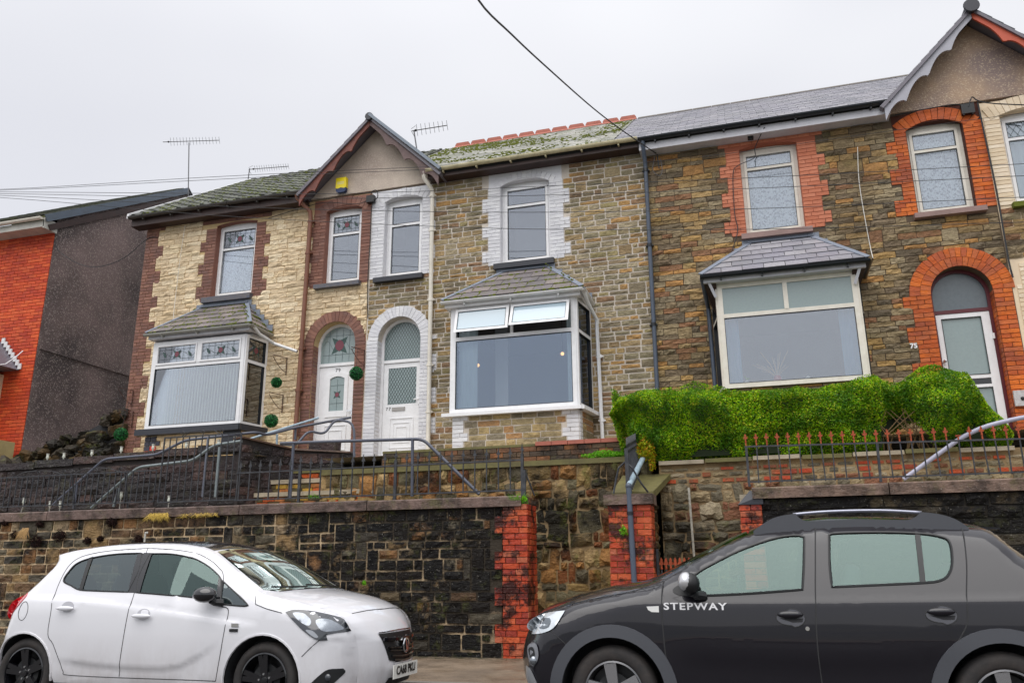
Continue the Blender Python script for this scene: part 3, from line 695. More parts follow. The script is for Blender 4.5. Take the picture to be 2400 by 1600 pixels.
def voussoirs(parent, cx, cz, r0, r1, mat, n, name='brick', y=YF, dep=.02, a0=0, a1=PI, bud=None):
    me = None
    for i in range(n):
        a, b_ = a0+(a1-a0)*(i+.04)/n, a0+(a1-a0)*(i+.96)/n
        poly = [(cx+r0*math.cos(a), cz+r0*math.sin(a)), (cx+r1*math.cos(a), cz+r1*math.sin(a)), (cx+r1*math.cos(b_), cz+r1*math.sin(b_)), (cx+r0*math.cos(b_), cz+r0*math.sin(b_))]
        MB().prism(poly, y-dep*(1+.12*((i*7) % 3-1)), y+.01).build(name, mat, parent)
        if bud is not None: bud[name] = bud.get(name, 300)-1
def backing(parent, poly, mat, holes=(), name='painted_surround', y=YF-.006):
    b = MB(); plate(b, poly, list(holes), y, YF+.005); return b.build(name, mat, parent)

BUD = {'79': {}, '77': {}, '75': {}, '73': {}}
# ---- openings
O79 = [opening(-10.84, -9.84, 6.90, 8.60), opening(-8.17, -7.35, 6.90, 8.58), door_open(-7.83, .46, 5.62, 3.30)]
O77 = [opening(-6.83, -6.00, 6.90, 8.62), opening(-4.36, -3.37, 6.90, 8.62), door_open(-6.43, .45, 5.60, 3.30)]
O75 = [opening(.19, 1.18, 6.92, 8.64), opening(2.96, 3.84, 6.93, 8.60), door_open(3.41, .45, 5.50, 3.20)]
O73 = [opening(4.40, 5.38, 6.93, 8.60, .06), door_open(4.95, .42, 5.50, 3.20)]
# bay window mouths through the wall
O79.append([(-11.45, 3.95), (-9.42, 3.95), (-9.42, 5.80), (-11.45, 5.80)])
O77.append([(-5.00, 3.95), (-2.80, 3.95), (-2.80, 5.80), (-5.00, 5.80)])
O75.append([(-.30, 4.05), (1.72, 4.05), (1.72, 5.80), (-.30, 5.80)])
W79 = wall_front(H79, -12.69, -7.14, O79, M['mort_cr']); W77 = wall_front(H77, -7.14, -1.50, O77, M['mort_lt'])
W75 = wall_front(H75, -1.50, 4.14, O75, M['mort_dk']); W73 = wall_front(H73, 4.14, 9.78, O73, M['cream_p'])

# ---- house 79
def x79(z):  # toothed brick surrounds left free by the stones
    t = tooth(z, 6.9, .265); e = []
    c = -12.36 if tooth(z, 3.2, .30) else -12.20; e.append((-12.7, c))
    if z > 6.80: e.append((-11.22+.12*t, -9.49-.12*t))
    if z > 6.80: e.append((-8.60+.14*t, -7.1))
    if z < 5.64: e.append((-8.62+.12*tooth(z, 3.2, .30) if z < 5.1 else -8.50, -7.1))
    elif z < 6.29: d = math.sqrt(max(0, .67**2-(z-5.62)**2)); e.append((-7.83-d, -7.83+d))
    if 3.85 < z < 5.95: e.append((-11.60, -9.36))
    elif z <= 3.85: e.append((-11.60, -9.36))
    if 5.95 <= z < 6.75: k_ = (6.75-z)/.8; e.append((-10.9-.75*k_, -9.93+.75*k_))
    return e
masonry(layout(lambda z: (-12.69, -7.14), 3.1, 8.78, (.085, .13), (.20, .46), x79, 11, joint=.010), lambda u, v: (u, YF, v), W79, M['s_cream'], 'stone', 'rock', (.022, .05), seed=1, budget=BUD['79'])
t79 = lambda z: tooth(z, 6.9, .265)
brick_zone(W79, lambda z: (-12.69, -12.36 if tooth(z, 3.2, .30) else -12.20), 3.1, 8.78, M['b_brown'], bud=BUD['79'], seed=2)
brick_zone(W79, lambda z: (-11.22+.12*t79(z), -10.84), 6.80, 8.5, M['b_brown'], bud=BUD['79'], seed=3)
brick_zone(W79, lambda z: (-9.84, -9.49-.12*t79(z)), 6.80, 8.5, M['b_brown'], bud=BUD['79'], seed=4)
brick_zone(W79, lambda z: (-11.22+.12*t79(z), -9.49-.12*t79(z)), 8.61, 8.78, M['b_brown'], bud=BUD['79'], seed=5)
brick_zone(W79, lambda z: (-8.60+.14*t79(z), -8.17), 6.88, 8.5, M['b_brown'], bud=BUD['79'], seed=6)
brick_zone(W79, lambda z: (-7.35, -7.14), 6.88, 8.5, M['b_brown'], bud=BUD['79'], seed=7)
voussoirs(W79, -7.76, 7.75, .86, 1.06, M['b_brown'], 11, a0=PI*.5-.62, a1=PI*.5+.62)
brick_zone(W79, lambda z: (-8.62+.12*tooth(z, 3.2, .30) if z < 5.1 else -8.50, -8.29), 3.3, 5.62, M['b_brown'], bud=BUD['79'], seed=8, limit=120)
brick_zone(W79, lambda z: (-7.37, -7.14), 3.3, 5.62, M['b_brown'], bud=BUD['79'], seed=9, limit=120)
voussoirs(W79, -7.83, 5.62, .46, .67, M['b_brown'], 22)
backing(W79, [(-8.5, 5.0), (-8.29, 5.0), (-8.29, 5.62)]+arc(-7.83, 5.62, .46, PI, 0)+[(-7.37, 5.0), (-7.14, 5.0), (-7.14, 5.62)]+arc(-7.83, 5.62, .69, 0, PI), M['brown_p'])
backing(W79, [(-8.46, 6.85), (-8.17, 6.85), (-8.17, 8.51)]+seg_top(-8.17, -7.35, 8.51, .07)[::-1]+[(-7.35, 6.85), (-7.14, 6.85), (-7.14, 8.79), (-8.46, 8.79)], M['brown_p'])
# ---- house 77
def x77(z):
    t = tooth(z, 6.92, .27); e = []
    if z > 6.87: e.append((-7.2, -5.83+.11*t)); e.append((-4.73+.12*t, -2.98-.12*t))
    if z < 5.62: e.append((-7.2, -5.77)); 
    if 3.4 < z < 5.62 and tooth(z, 3.4, .30): e.append((-5.8, -5.64))
    elif 5.6 <= z < 6.26: d = math.sqrt(max(0, .66**2-(z-5.60)**2)); e.append((-6.43-d, -6.43+d))
    if z < 5.95: e.append((-5.08, -2.72))
    elif z < 6.75: k_ = (6.75-z)/.8; e.append((-4.26-.8*k_, -3.46+.8*k_))
    return e
masonry(layout(lambda z: (-7.12, -1.50), 3.1, 8.80, (.075, .125), (.15, .40), x77, 21, jump=.02, joint=.024), lambda u, v: (u, YF, v), W77, M['s_77'], 'stone', 'rock', (.014, .028), seed=11, budget=BUD['77'])
t77 = lambda z: tooth(z, 6.92, .27)
brick_zone(W77, lambda z: (-7.12, -6.83), 6.88, 8.52, M['b_white'], bud=BUD['77'], seed=12)
brick_zone(W77, lambda z: (-6.00, -5.83+.11*t77(z)), 6.88, 8.52, M['b_white'], bud=BUD['77'], seed=13)
brick_zone(W77, lambda z: (-4.73+.12*t77(z), -4.36), 6.88, 8.52, M['b_white'], bud=BUD['77'], seed=14)
brick_zone(W77, lambda z: (-3.37, -2.98-.12*t77(z)), 6.88, 8.52, M['b_white'], bud=BUD['77'], seed=15)
voussoirs(W77, -6.415, 7.77, .87, 1.03, M['b_white'], 11, a0=PI*.5-.58, a1=PI*.5+.58)
voussoirs(W77, -3.865, 7.65, .99, 1.13, M['b_white'], 13, a0=PI*.5-.60, a1=PI*.5+.60)
backing(W77, [(-7.12, 6.88), (-6.83, 6.88), (-6.83, 8.55)]+seg_top(-6.83, -6.00, 8.55, .07)[::-1]+[(-6.00, 6.88), (-5.8, 6.88), (-5.8, 8.80), (-7.12, 8.80)], M['white_p'])
backing(W77, [(-4.6, 6.88), (-4.36, 6.88), (-4.36, 8.55)]+seg_top(-4.36, -3.37, 8.55, .07)[::-1]+[(-3.37, 6.88), (-3.12, 6.88), (-3.12, 8.80), (-4.6, 8.80)], M['white_p'])
brick_zone(W77, lambda z: (-7.12, -6.88), 3.2, 5.60, M['b_white'], bud=BUD['77'], seed=16)
brick_zone(W77, lambda z: (-5.98, -5.64 if (z > 3.4 and tooth(z, 3.4, .30)) else -5.77), 3.2, 5.60, M['b_white'], bud=BUD['77'], seed=17)
voussoirs(W77, -6.43, 5.60, .45, .66, M['b_white'], 22)
backing(W77, [(-7.12, 3.3), (-6.88, 3.3), (-6.88, 5.60)]+arc(-6.43, 5.60, .45, PI, 0)+[(-5.98, 3.3), (-5.78, 3.3), (-5.78, 5.60)]+arc(-6.43, 5.60, .67, 0, PI), M['white_p'])
# ---- house 75
def x75(z):
    t = tooth(z, 6.95, .27); e = []
    if z > 6.85: e.append((-.18+.13*t, 1.62-.13*t)); e.append((2.62+.15*t, 4.2))
    if z < 5.50: e.append((2.66-.13*tooth(z, 3.2, .30), 4.2))
    elif z < 6.26: d = math.sqrt(max(0, .77**2-(z-5.50)**2)); e.append((3.41-d, min(4.2, 3.41+d)))
    if z < 5.95: e.append((-.34, 1.76))
    elif z < 6.80: k_ = (6.80-z)/.85; e.append((.26-.72*k_, 1.21+.72*k_))
    return e
masonry(layout(lambda z: (-1.50, 4.12), 3.1, 8.72, (.075, .118), (.18, .42), x75, 31, jump=.03, joint=.010), lambda u, v: (u, YF, v), W75, M['s_75'], 'stone', 'rock', (.022, .048), seed=31, budget=BUD['75'])
t75 = lambda z: tooth(z, 6.95, .27)
brick_zone(W75, lambda z: (-.18+.13*t75(z), .19), 6.90, 8.56, M['b_orange'], bud=BUD['75'], seed=32)
brick_zone(W75, lambda z: (1.18, 1.62-.13*t75(z)), 6.90, 8.56, M['b_orange'], bud=BUD['75'], seed=33)
brick_zone(W75, lambda z: (-.18+.13*t75(z), 1.62-.13*t75(z)), 8.65, 8.72, M['b_orange'], bud=BUD['75'], seed=34)
brick_zone(W75, lambda z: (2.62+.15*t75(z), 2.96), 6.92, 8.52, M['b_glow'], bud=BUD['75'], seed=35)
brick_zone(W75, lambda z: (3.84, 4.14), 6.92, 8.52, M['b_glow'], bud=BUD['75'], seed=36)
voussoirs(W75, 3.40, 7.85, .77, .99, M['b_glow'], 13, a0=PI*.5-.80, a1=PI*.5+.70)
backing(W75, [(-.06, 6.92), (.19, 6.92), (.19, 8.57)]+seg_top(.19, 1.18, 8.57, .07)[::-1]+[(1.18, 6.92), (1.50, 6.92), (1.50, 8.73), (-.06, 8.73)], M['orange_p'])
backing(W75, [(2.76, 6.92), (2.96, 6.92), (2.96, 8.53)]+seg_top(2.96, 3.84, 8.53, .07)[::-1]+[(3.84, 6.92), (4.13, 6.92), (4.13, 8.84), (2.76, 8.79)], M['mort_rd'])
brick_zone(W75, lambda z: (2.66-.13*tooth(z, 3.2, .30), 2.96), 3.2, 5.50, M['b_glow'], bud=BUD['75'], seed=37)
brick_zone(W75, lambda z: (3.86, 4.13), 3.2, 5.50, M['b_glow'], bud=BUD['75'], seed=38)
voussoirs(W75, 3.41, 5.50, .45, .605, M['b_glow'], 20); voussoirs(W75, 3.41, 5.50, .61, .765, M['b_glow'], 26)
backing(W75, [(2.68, 3.3), (2.96, 3.3), (2.96, 5.50)]+arc(3.41, 5.50, .45, PI, 0)+[(3.86, 3.3), (4.13, 3.3), (4.13, 5.50)]+arc(3.41, 5.50, .72, 0, PI), M['mort_rd'])
# ---- house 73 (only its first half metre is in the frame)
def x73(z):
    e = []
    if 6.86 < z < 8.56: e.append((4.40, 5.38))
    if z < 5.5: e.append((4.53, 5.37))
    elif z < 5.92: d = math.sqrt(max(0, .42**2-(z-5.5)**2)); e.append((4.95-d, 4.95+d))
    return e
r73 = lambda z: (4.16, 6.3 if z > 6.86 else 5.1)
brick_zone(W73, r73, 6.90, 8.52, M['b_cream'], excl=x73, bud=BUD['73'], seed=42)
masonry(layout(lambda z: (4.16, 6.4), 5.98, 6.85, (.09, .135), (.20, .44), None, 43), lambda u, v: (u, YF, v), W73, M['s_75'], 'stone', 'rock', (.02, .045), seed=43, budget=BUD['73'])
brick_zone(W73, lambda z: (4.28 if z > 5.5 else 4.20, 5.6), 3.2, 5.9, M['b_cream'], excl=x73, bud=BUD['73'], seed=44)
voussoirs(W73, 4.89, 7.2, 1.41, 1.64, M['b_cream'], 15, a0=PI*.5-.46, a1=PI*.5+.46)
# brick courses on the visible (left) jambs of the deep door reveals
for (wl_, xj, mat, zz, bd) in ((W79, -8.29, M['b_brown'], 5.62, '79'), (W77, -6.88, M['b_white'], 5.60, '77'), (W75, 2.96, M['b_glow'], 5.50, '75')):
    brick_zone(wl_, lambda z: (14.0, 14.21), 3.3, zz, mat, bud=None, limit=0, seed=50, mp_=lambda u, v, xj=xj: (xj, u, v), rotz=PI/2, dep=(.004, .008))
for (wl_, xj, mat, a, b_, bd) in ((W75, 3.86, M['b_glow'], 3.3, 5.50, '75'),):
    brick_zone(wl_, lambda z: (14.0, 14.21), a, b_, mat, bud=None, limit=0, seed=51, mp_=lambda u, v, xj=xj: (xj, u, v), rotz=-PI/2, dep=(.004, .008))

# ---- upstairs windows and their sills
sash_window(H79, -10.84, -9.84, 6.90, 8.60, glaz='flower', content='lace', zt=8.02)
sash_window(H79, -8.17, -7.35, 6.90, 8.58, glaz='flower', zt=8.02)
sash_window(H77, -6.83, -6.00, 6.90, 8.62, zt=8.05); sash_window(H77, -4.36, -3.37, 6.90, 8.62, zt=8.12)
sash_window(H75, .19, 1.18, 6.92, 8.64, zt=8.22, fm='upvc_old', content='lacefull', rise=.05); sash_window(H75, 2.96, 3.84, 6.93, 8.60, zt=8.12, fm='upvc_old', content='lacefull')
sash_window(H73, 4.40, 5.38, 6.93, 8.60, zt=8.12, glaz='diamond', content='stripes', rise=.06)
sill(H79, -10.99, -9.80, 6.76, 6.89, 13.88, 14.15, M['sill_gy']); sill(H79, -8.32, -7.30, 6.79, 6.89, 13.88, 14.15, M['sill_gy'])
sill(H77, -6.99, -5.94, 6.78, 6.89, 13.88, 14.15, M['sill_bk']); sill(H77, -4.47, -3.29, 6.77, 6.89, 13.88, 14.15, M['sill_bk'])
sill(H75, .10, 1.28, 6.80, 6.91, 13.87, 14.15, M['sill_pk']); sill(H75, 2.88, 3.96, 6.82, 6.92, 13.87, 14.15, M['sill_pk']); sill(H73, 4.34, 5.46, 6.82, 6.92, 13.88, 14.15, M['moss'])

for h, x0, x1, z0, z1, mt in ((H79, -10.84, -9.84, 6.90, 8.55, 'brown_p'), (H79, -8.17, -7.35, 6.90, 8.53, 'brown_p'), (H77, -6.83, -6.00, 6.90, 8.57, 'white_p'), (H77, -4.36, -3.37, 6.90, 8.57, 'white_p'), (H75, .19, 1.18, 6.92, 8.59, 'orange_p'), (H75, 2.96, 3.84, 6.93, 8.55, 'mort_rd'), (H73, 4.40, 5.38, 6.93, 8.54, 'cream_p')):
    b = MB(); b.box(x0-.002, x0+.004, 13.99, 14.13, z0, z1); b.box(x1-.004, x1+.002, 13.99, 14.13, z0, z1)
    q_ = seg_top(x0, x1, z1, .05); b.prism(q_+[(x, z-.004) for x, z in q_[::-1]], 13.992, 14.13); b.build('window_reveal', M[mt], h)
# ---- doors
def door_frame(h, cx, r, zs, z0, zt, y, fm, name='door_frame'):
    b = MB(); t = .055
    outer = [(cx-r, z0), (cx+r, z0)]+arc(cx, zs, r, 0, PI); fan = [(cx+r-t, zt+.03)]+arc(cx, zs, r-t, 0, PI) if zs > zt+.03 else None
    fan = [(cx-r+t, zt+.03), (cx+r-t, zt+.03)]+arc(cx, zs, r-t, 0, PI); hole = [(cx-r+t, z0+.02), (cx+r-t, z0+.02), (cx+r-t, zt-.03), (cx-r+t, zt-.03)]
    plate(b, outer, [fan, hole], y-.02, y+.06, back=True); return b.build(name, fm, h), fan, hole
# 77: half-glazed door under a diamond fanlight
f77, fan, hole = door_frame(H77, -6.43, .45, 5.60, 3.33, 5.20, 14.20, M['upvc'])
b = MB(); b.prism(fan, 14.215, 14.221); fp = b.build('fanlight_pane', M['glasso'], H77); diamonds(fp, fan, 14.212, .06, .10)
x0, x1 = hole[0][0], hole[1][0]
b = MB(); gl_ = (x0+.10, x1-.10, 3.33+1.02, 5.17-.10)
plate(b, [(x0+.004, 3.35), (x1-.004, 3.35), (x1-.004, 5.165), (x0+.004, 5.165)], [[(gl_[0], gl_[2]), (gl_[1], gl_[2]), (gl_[1], gl_[3]), (gl_[0], gl_[3])]], 14.205, 14.25, back=True)
d77 = b.build('door', M['upvc'], H77); pg = pane(*gl_, 14.215, d77, M['glasso']); 
diamonds(d77, [(gl_[0], gl_[2]), (gl_[1], gl_[2]), (gl_[1], gl_[3]), (gl_[0], gl_[3])], 14.211, .06, .10)
b = MB(); frame_rect(b, x0+.16, x1-.14, 3.50, 4.08, .014, 14.192, 14.206); frame_rect(b, x0+.23, x1-.21, 3.60, 3.99, .012, 14.194, 14.206); frame_rect(b, x0+.29, x1-.27, 3.68, 3.91, .012, 14.194, 14.206); b.build('raised_panel', M['upvc'], d77)
b = MB(); b.box(x0+.20, x0+.47, 14.19, 14.207, 4.22, 4.29); b.build('letter_plate', m_plain('brushed_metal', C(165,160,155), .35, metal=.6), d77)
b = MB(); b.bar((x1-.02, 14.165, 4.42), (x1-.13, 14.165, 4.42), .02, .02); b.box(x1-.05, x1-.015, 14.17, 14.206, 4.32, 4.50); b.build('handle', M['upvc'], d77)
text_obj('77', .085, 'number_77', M['black'], d77, (x0+.12, 14.202, 4.265), (PI/2, 0, 0), spacing=1.4)
# 79: panelled door with arched light
f79, fan, hole = door_frame(H79, -7.83, .46, 5.62, 3.40, 5.24, 14.20, M['upvc'])
b = MB(); b.prism(fan, 14.215, 14.221); fp = b.build('fanlight_pane', M['glasso'], H79); stained(fp, -8.2, -7.46, 5.30, 5.98, 14.211, nv=5)
x0, x1 = hole[0][0], hole[1][0]; cx = (x0+x1)/2
pn = [(cx-.16, 4.30), (cx+.16, 4.30)]+seg_top(cx-.16, cx+.16, 4.95, .05)
b = MB(); plate(b, [(x0+.004, 3.42), (x1-.004, 3.42), (x1-.004, 5.205), (x0+.004, 5.205)], [pn], 14.205, 14.25, back=True); d79 = b.build('door', M['upvc'], H79)
b = MB(); b.prism(pn, 14.214, 14.22); b.build('pane', M['glasso'], d79); stained(d79, cx-.15, cx+.15, 4.32, 4.94, 14.211, nv=2, side=False)
b = MB(); big = [(cx-.24, 4.18), (cx+.24, 4.18)]+seg_top(cx-.24, cx+.24, 5.02, .06); plate(b, big, [pn], 14.19, 14.206)
b.build('raised_moulding', M['upvc'], d79); b = MB(); frame_rect(b, cx-.24, cx+.24, 3.52, 4.02, .016, 14.19, 14.206); frame_rect(b, cx-.15, cx+.15, 3.62, 3.92, .014, 14.192, 14.206); b.build('raised_panel', M['upvc'], d79)
b = MB(); b.box(cx-.12, cx+.13, 14.19, 14.207, 4.08, 4.125); b.build('letter_plate', m_plain('brass', C(190,160,70), .3, metal=.9), d79)
b = MB(); b.bar((x1-.03, 14.165, 4.28), (x1-.14, 14.165, 4.28), .02, .02); b.box(x1-.06, x1-.025, 14.17, 14.206, 4.20, 4.38); b.build('handle', M['chrome'], d79)
text_obj('79', .105, 'number_79', M['galv'], d79, (cx, 14.2, 5.12), (PI/2, 0, 0), spacing=1.2)
# 75: white glazed door in a dark red frame
mred = m_plain('dark_red_frame_paint', C(92,28,38), .4, dirt=.2)
f75, fan, hole = door_frame(H75, 3.41, .45, 5.50, 3.20, 5.24, 14.20, mred)
b = MB(); b.prism(fan, 14.215, 14.221); b.build('fanlight_pane', m_plain('dark_obscured_glass', C(92,102,108), .25, dirt=.4, dirtc=C(60,66,70), dscale=14, bump=.3, bscale=90, spec=.9), H75)
x0, x1 = hole[0][0], hole[1][0]; g1 = (x0+.08, x1-.13, 4.18, 5.13); g2 = (x0+.08, x1-.13, 4.02, 4.12); g3 = (x0+.08, x1-.13, 3.38, 3.97)
q = lambda g: [(g[0], g[2]), (g[1], g[2]), (g[1], g[3]), (g[0], g[3])]
b = MB(); plate(b, [(x0+.004, 3.22), (x1-.004, 3.22), (x1-.004, 5.205), (x0+.004, 5.205)], [q(g1), q(g2), q(g3)], 14.19, 14.25, back=True); d75 = b.build('door', M['upvc'], H75)
for g in (g1, g3): pane(*g, 14.215, d75, M['glasso'])
pane(*g2, 14.215, d75, M['blackg']); b = MB(); frame_rect(b, g1[0]-.002, g1[1]+.002, g1[2]-.002, g1[3]+.002, .01, 14.184, 14.192); frame_rect(b, g3[0]-.002, g3[1]+.002, g3[2]-.002, g3[3]+.002, .01, 14.184, 14.192); b.build('glazing_seal', M['black'], d75)
b = MB(); b.tube([(x0+.03, 14.15, 4.42), (x0+.03, 14.19, 4.42)], .02, 8); b.ball((x0+.035, 14.14, 4.42), .028, 8); b.build('handle', M['chrome'], d75)
text_obj('75', .11, 'number_75', M['upvc'], H75, (2.59, 13.955, 4.66), (PI/2, 0, 0), depth=.008, bold=.004)
b = MB(); b.box(3.79, 3.82, 14.16, 14.19, 4.74, 4.83); b.build('bell_push', M['upvc'], H75)
f73, fan, hole = door_frame(H73, 4.95, .42, 5.50, 3.2, 5.24, 14.20, M['upvc']); b = MB(); b.prism(fan, 14.215, 14.221); b.build('fanlight_pane', M['glasso'], H73)
b = MB(); b.box(hole[0][0]+.004, hole[1][0]-.004, 14.2, 14.25, 3.22, 5.2); frame_rect(b, hole[0][0]+.15, hole[1][0]-.15, 3.5, 4.2, .02, 14.19, 14.2); d73 = b.build('door', M['upvc'], H73); pane(hole[0][0]+.2, hole[1][0]-.2, 4.4, 5.0, 14.192, d73, M['glasso'])
for h, x0, x1, z in ((H79, -8.3, -7.36, 3.4), (H77, -6.89, -5.97, 3.33), (H75, 2.95, 3.87, 3.2)):
    b = MB(); b.box(x0, x1, 13.92, 14.3, z-.14, z); b.build('doorstep', M['conc'], h)
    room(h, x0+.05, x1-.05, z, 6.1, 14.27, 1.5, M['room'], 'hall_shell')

# ---- bay windows
def side_map(p0, p1):
    p0 = Vector(p0); p1 = Vector(p1); d = (p1-p0); L = d.length; d /= L; nrm = Vector((d.y, -d.x)); return (lambda u, y, z: (p0.x+d.x*u+nrm.x*-y, p0.y+d.y*u+nrm.y*-y, z)), L
def mapped(b, f): b.v = [tuple(f(*p)) for p in b.v]; return b
def bay(h, xl, xr, yf, z0, z1, zt, fm, cant=.10, glass=None, lights=True, post=.075):
    glass = glass or M['glass']; fmm = M[fm]
    b = MB(); frame_rect(b, xl, xr, z0, z1, post, yf, yf+.07); b.box(xl+post, xr-post, yf+.004, yf+.068, zt-.035, zt+.035)
    w_ = b.build('bay_window', fmm, h)
    for sgn, xe in ((1, xr), (-1, xl)):
        f, L = side_map((xe, yf+.02), (xe+sgn*cant, YF-.01)); g = MB(); k_ = 1
        yy = (lambda y: y*-sgn)
        frame_rect(g, .0, L, z0, z1, .065, -.035, .035); g.box(.065, L-.065, -.03, .03, zt-.035, zt+.035); mapped(g, f); g.build('side_frame', fmm, w_)
        for q_ in ((.065, L-.065, z0+.065, zt-.035), (.065, L-.065, zt+.035, z1-.065)):
            g = MB(); g.box(q_[0], q_[1], -.003, .003, q_[2], q_[3]); mapped(g, f); g.build('side_pane', glass, w_)
        g = MB()
        for q_ in ((.065, L-.065, z0+.065, zt-.035), (.065, L-.065, zt+.035, z1-.065)): frame_rect(g, q_[0], q_[1], q_[2], q_[3], .008, -.038, .038)
        mapped(g, f); g.build('glazing_seal', M['black'], w_)
    pane(xl+post, xr-post, z0+post, zt-.035, yf+.02, w_, glass)
    g = MB(); frame_rect(g, xl+post-.001, xr-post+.001, z0+post-.001, zt-.034, .008, yf-.003, yf+.019); g.build('glazing_seal', M['black'], w_)
    b = MB(); b.box(xl-.1, xr+.1, yf+.09, YF+.2, z1-.01, z1+.02); b.build('bay_ceiling', M['roomw'], w_)
    b = MB(); b.box(xl, xr, yf+.075, YF+.2, z0-.03, z0+.005); b.build('inner_sill', M['roomw'], w_)
    return w_
def bay_skirt(h, xl, xr, yf, z0, z1, mat, smat, wq=None, qmat=None, seed=0, cant=.10, bmat=None):
    b = MB(); poly = [(xl, yf), (xr, yf), (xr+cant, YF+.01), (xl-cant, YF+.01)]
    b.add([(x, y, z0) for x, y in poly]+[(x, y, z1) for x, y in poly], [(0,1,5,4), (1,2,6,5), (3,0,4,7), (4,5,6,7), (0,3,2,1)]); o = b.build('bay_base', bmat or mat, h)
    tq = lambda z: tooth(z, z0, .2)
    ex = (lambda z: [(xl-.1, xl+(.30 if tq(z) else .22)), (xr-(.30 if tq(z) else .22), xr+.1)]) if wq else None
    masonry(layout(lambda z: (xl, xr), z0, z1, (.09, .14), (.18, .42), ex, seed, joint=.018), lambda u, v: (u, yf, v), o, smat, 'stone', 'rock', (.012, .03), seed=seed)
    if wq:
        brick_zone(o, lambda z: (xl, xl+(.29 if tq(z) else .21)), z0, z1, qmat, seed=seed+1, y=yf); brick_zone(o, lambda z: (xr-(.29 if tq(z) else .21), xr), z0, z1, qmat, seed=seed+2, y=yf)
    f, L = side_map((xr, yf), (xr+cant, YF)); ang = math.atan2(YF-yf, cant)
    masonry(layout(lambda z: (.14 if wq else 0, L), z0, z1, (.09, .14), (.18, .42), None, seed+3, joint=.018), lambda u, v: f(u, 0, v), o, smat, 'stone', 'rock', (.012, .03), rotz=ang, seed=seed+3)
    if wq: brick_zone(o, lambda z: (0, .14), z0, z1, qmat, seed=seed+5, mp_=lambda u, v: f(u, 0, v), rotz=ang)
    return o
m_bed = m_plain('dark_slate_bed', (.012,.012,.012,1), .9)
def bay_roof(h, el, er, ye, ze, tl, tr, zt, mat, base, gut, tw=.30, th=.22, seed=0, bud=None, moss=0, wall_step=True, hipm=None, fas=None, gb=3):
    """hipped lean-to roof: base slab, slates, lead hips and flashings, fascia, gutter"""
    hipm = hipm or M['lead']; b = MB(); A, B_, T1, T2 = (el, ye, ze), (er, ye, ze), (tl, YF, zt), (tr, YF, zt); BL, BR = (el, YF, ze), (er, YF, ze)
    b.add([A, B_, T2, T1, BL, BR], [(0,1,2,3), (1,5,2), (4,0,3), (0,4,5,1), (4,3,2,5)]); r_ = b.build('bay_roof', m_bed, h)
    def plane(P0, P1, poly3):
        P0, P1 = Vector(P0), Vector(P1); U = (P1-P0).normalized(); n_ = U.cross(Vector(poly3[2])-P0).normalized(); 
        V = n_.cross(U); return P0, U, V, n_, [((Vector(p)-P0).dot(U), (Vector(p)-P0).dot(V)) for p in poly3]
    O_, U, V, N, cv = plane(A, B_, [A, B_, T2, T1]); it = tiles(r_, cv, O_, U, V, N, tw, th, mat, seed=seed, budget=bud, thick=.016, jit=.006)
    O2, U2, V2, N2, cv2 = plane(B_, BR, [B_, BR, T2]); it2 = tiles(r_, cv2, O2, U2, V2, N2, tw, th, mat, seed=seed+1, budget=bud, thick=.016, jit=.006)
    O3, U3, V3, N3, cv3 = plane(BL, A, [BL, A, T1]); tiles(r_, cv3, O3, U3, V3, N3, tw, th, mat, seed=seed+2, budget=bud, thick=.009)
    if moss:
        rr = random.Random(seed+5); m = MB()
        for (its, OO, UU, VV, NN) in ((it, O_, U, V, N), (it2, O2, U2, V2, N2)):
            for q_, v0 in its:
                u0, u1 = min(p[0] for p in q_), max(p[0] for p in q_)
                for k_ in range(14):
                    if rr.random() < moss: p = OO+UU*rr.uniform(u0, u1)+VV*(v0+rr.uniform(-.008, .012))+NN*.008; s_ = rr.uniform(.012, .028); m.ball(p, (s_*1.7, s_, s_*.9), 6)
                if rr.random() < moss:
                    for k_ in range(6): p = OO+UU*(u0+rr.uniform(-.006, .006))+VV*(v0+rr.uniform(0, .2))+NN*.008; s_ = rr.uniform(.010, .021); m.ball(p, (s_, s_*1.4, s_), 6)
        m.build('moss', M['moss'], r_, smooth=True, kind='stuff')
    for P0, P1 in ((A, T1), (B_, T2)):
        m = MB(); P0, P1 = Vector(P0), Vector(P1); up = Vector((0, -.6, .8)); m.bar(P0+up*.016, P1+up*.016, .085, .018, up=up); m.build('lead_hip', hipm, r_)
    m = MB(); m.bar(Vector(T1)+Vector((-.06, -.05, .0)), Vector(T2)+Vector((.06, -.05, .0)), .10, .02, up=(0, -.6, .8)); m.box(tl-.05, tr+.05, YF-.05, YF-.03, zt-.01, zt+.05); m.build('lead_flashing', hipm, r_)
    if wall_step:
        for (P0, P1) in ((BR, T2), (BL, T1)):
            m = MB(); n_ = 6; sg = 1 if P0[0] > P1[0] else -1
            for i in range(n_):
                x = P0[0]+(P1[0]-P0[0])*(i+.5)/n_; z = P0[2]+(P1[2]-P0[2])*(i+.5)/n_; m.box(x-.09, x+.09, YF-.058, YF-.045, z-.03, z+.10)
            m.build('stepped_flashing', M['lead'], r_)
    m = MB(); yy = ye+.05; fs_ = fas or M['fascia_w']
    m.box(el+.04, er-.04, yy, yy+.03, ze-.13, ze-.012); m.box(er-.07, er-.04, yy+.03, YF, ze-.13, ze-.012); m.box(el+.04, el+.07, yy+.03, YF, ze-.13, ze-.012); m.box(el+.07, er-.07, yy+.03, YF, ze-.128, ze-.11)
    m.build('fascia', fs_, r_)
    g = gutter(r_, (el, ye-.01, ze-.03), (er+.02, ye-.01, ze-.03), gut, r=.05, brackets=gb); gutter(r_, (er+.02, ye-.03, ze-.03), (er+.02, YF-.03, ze-.04), gut, r=.05, ends=False)
    return r_
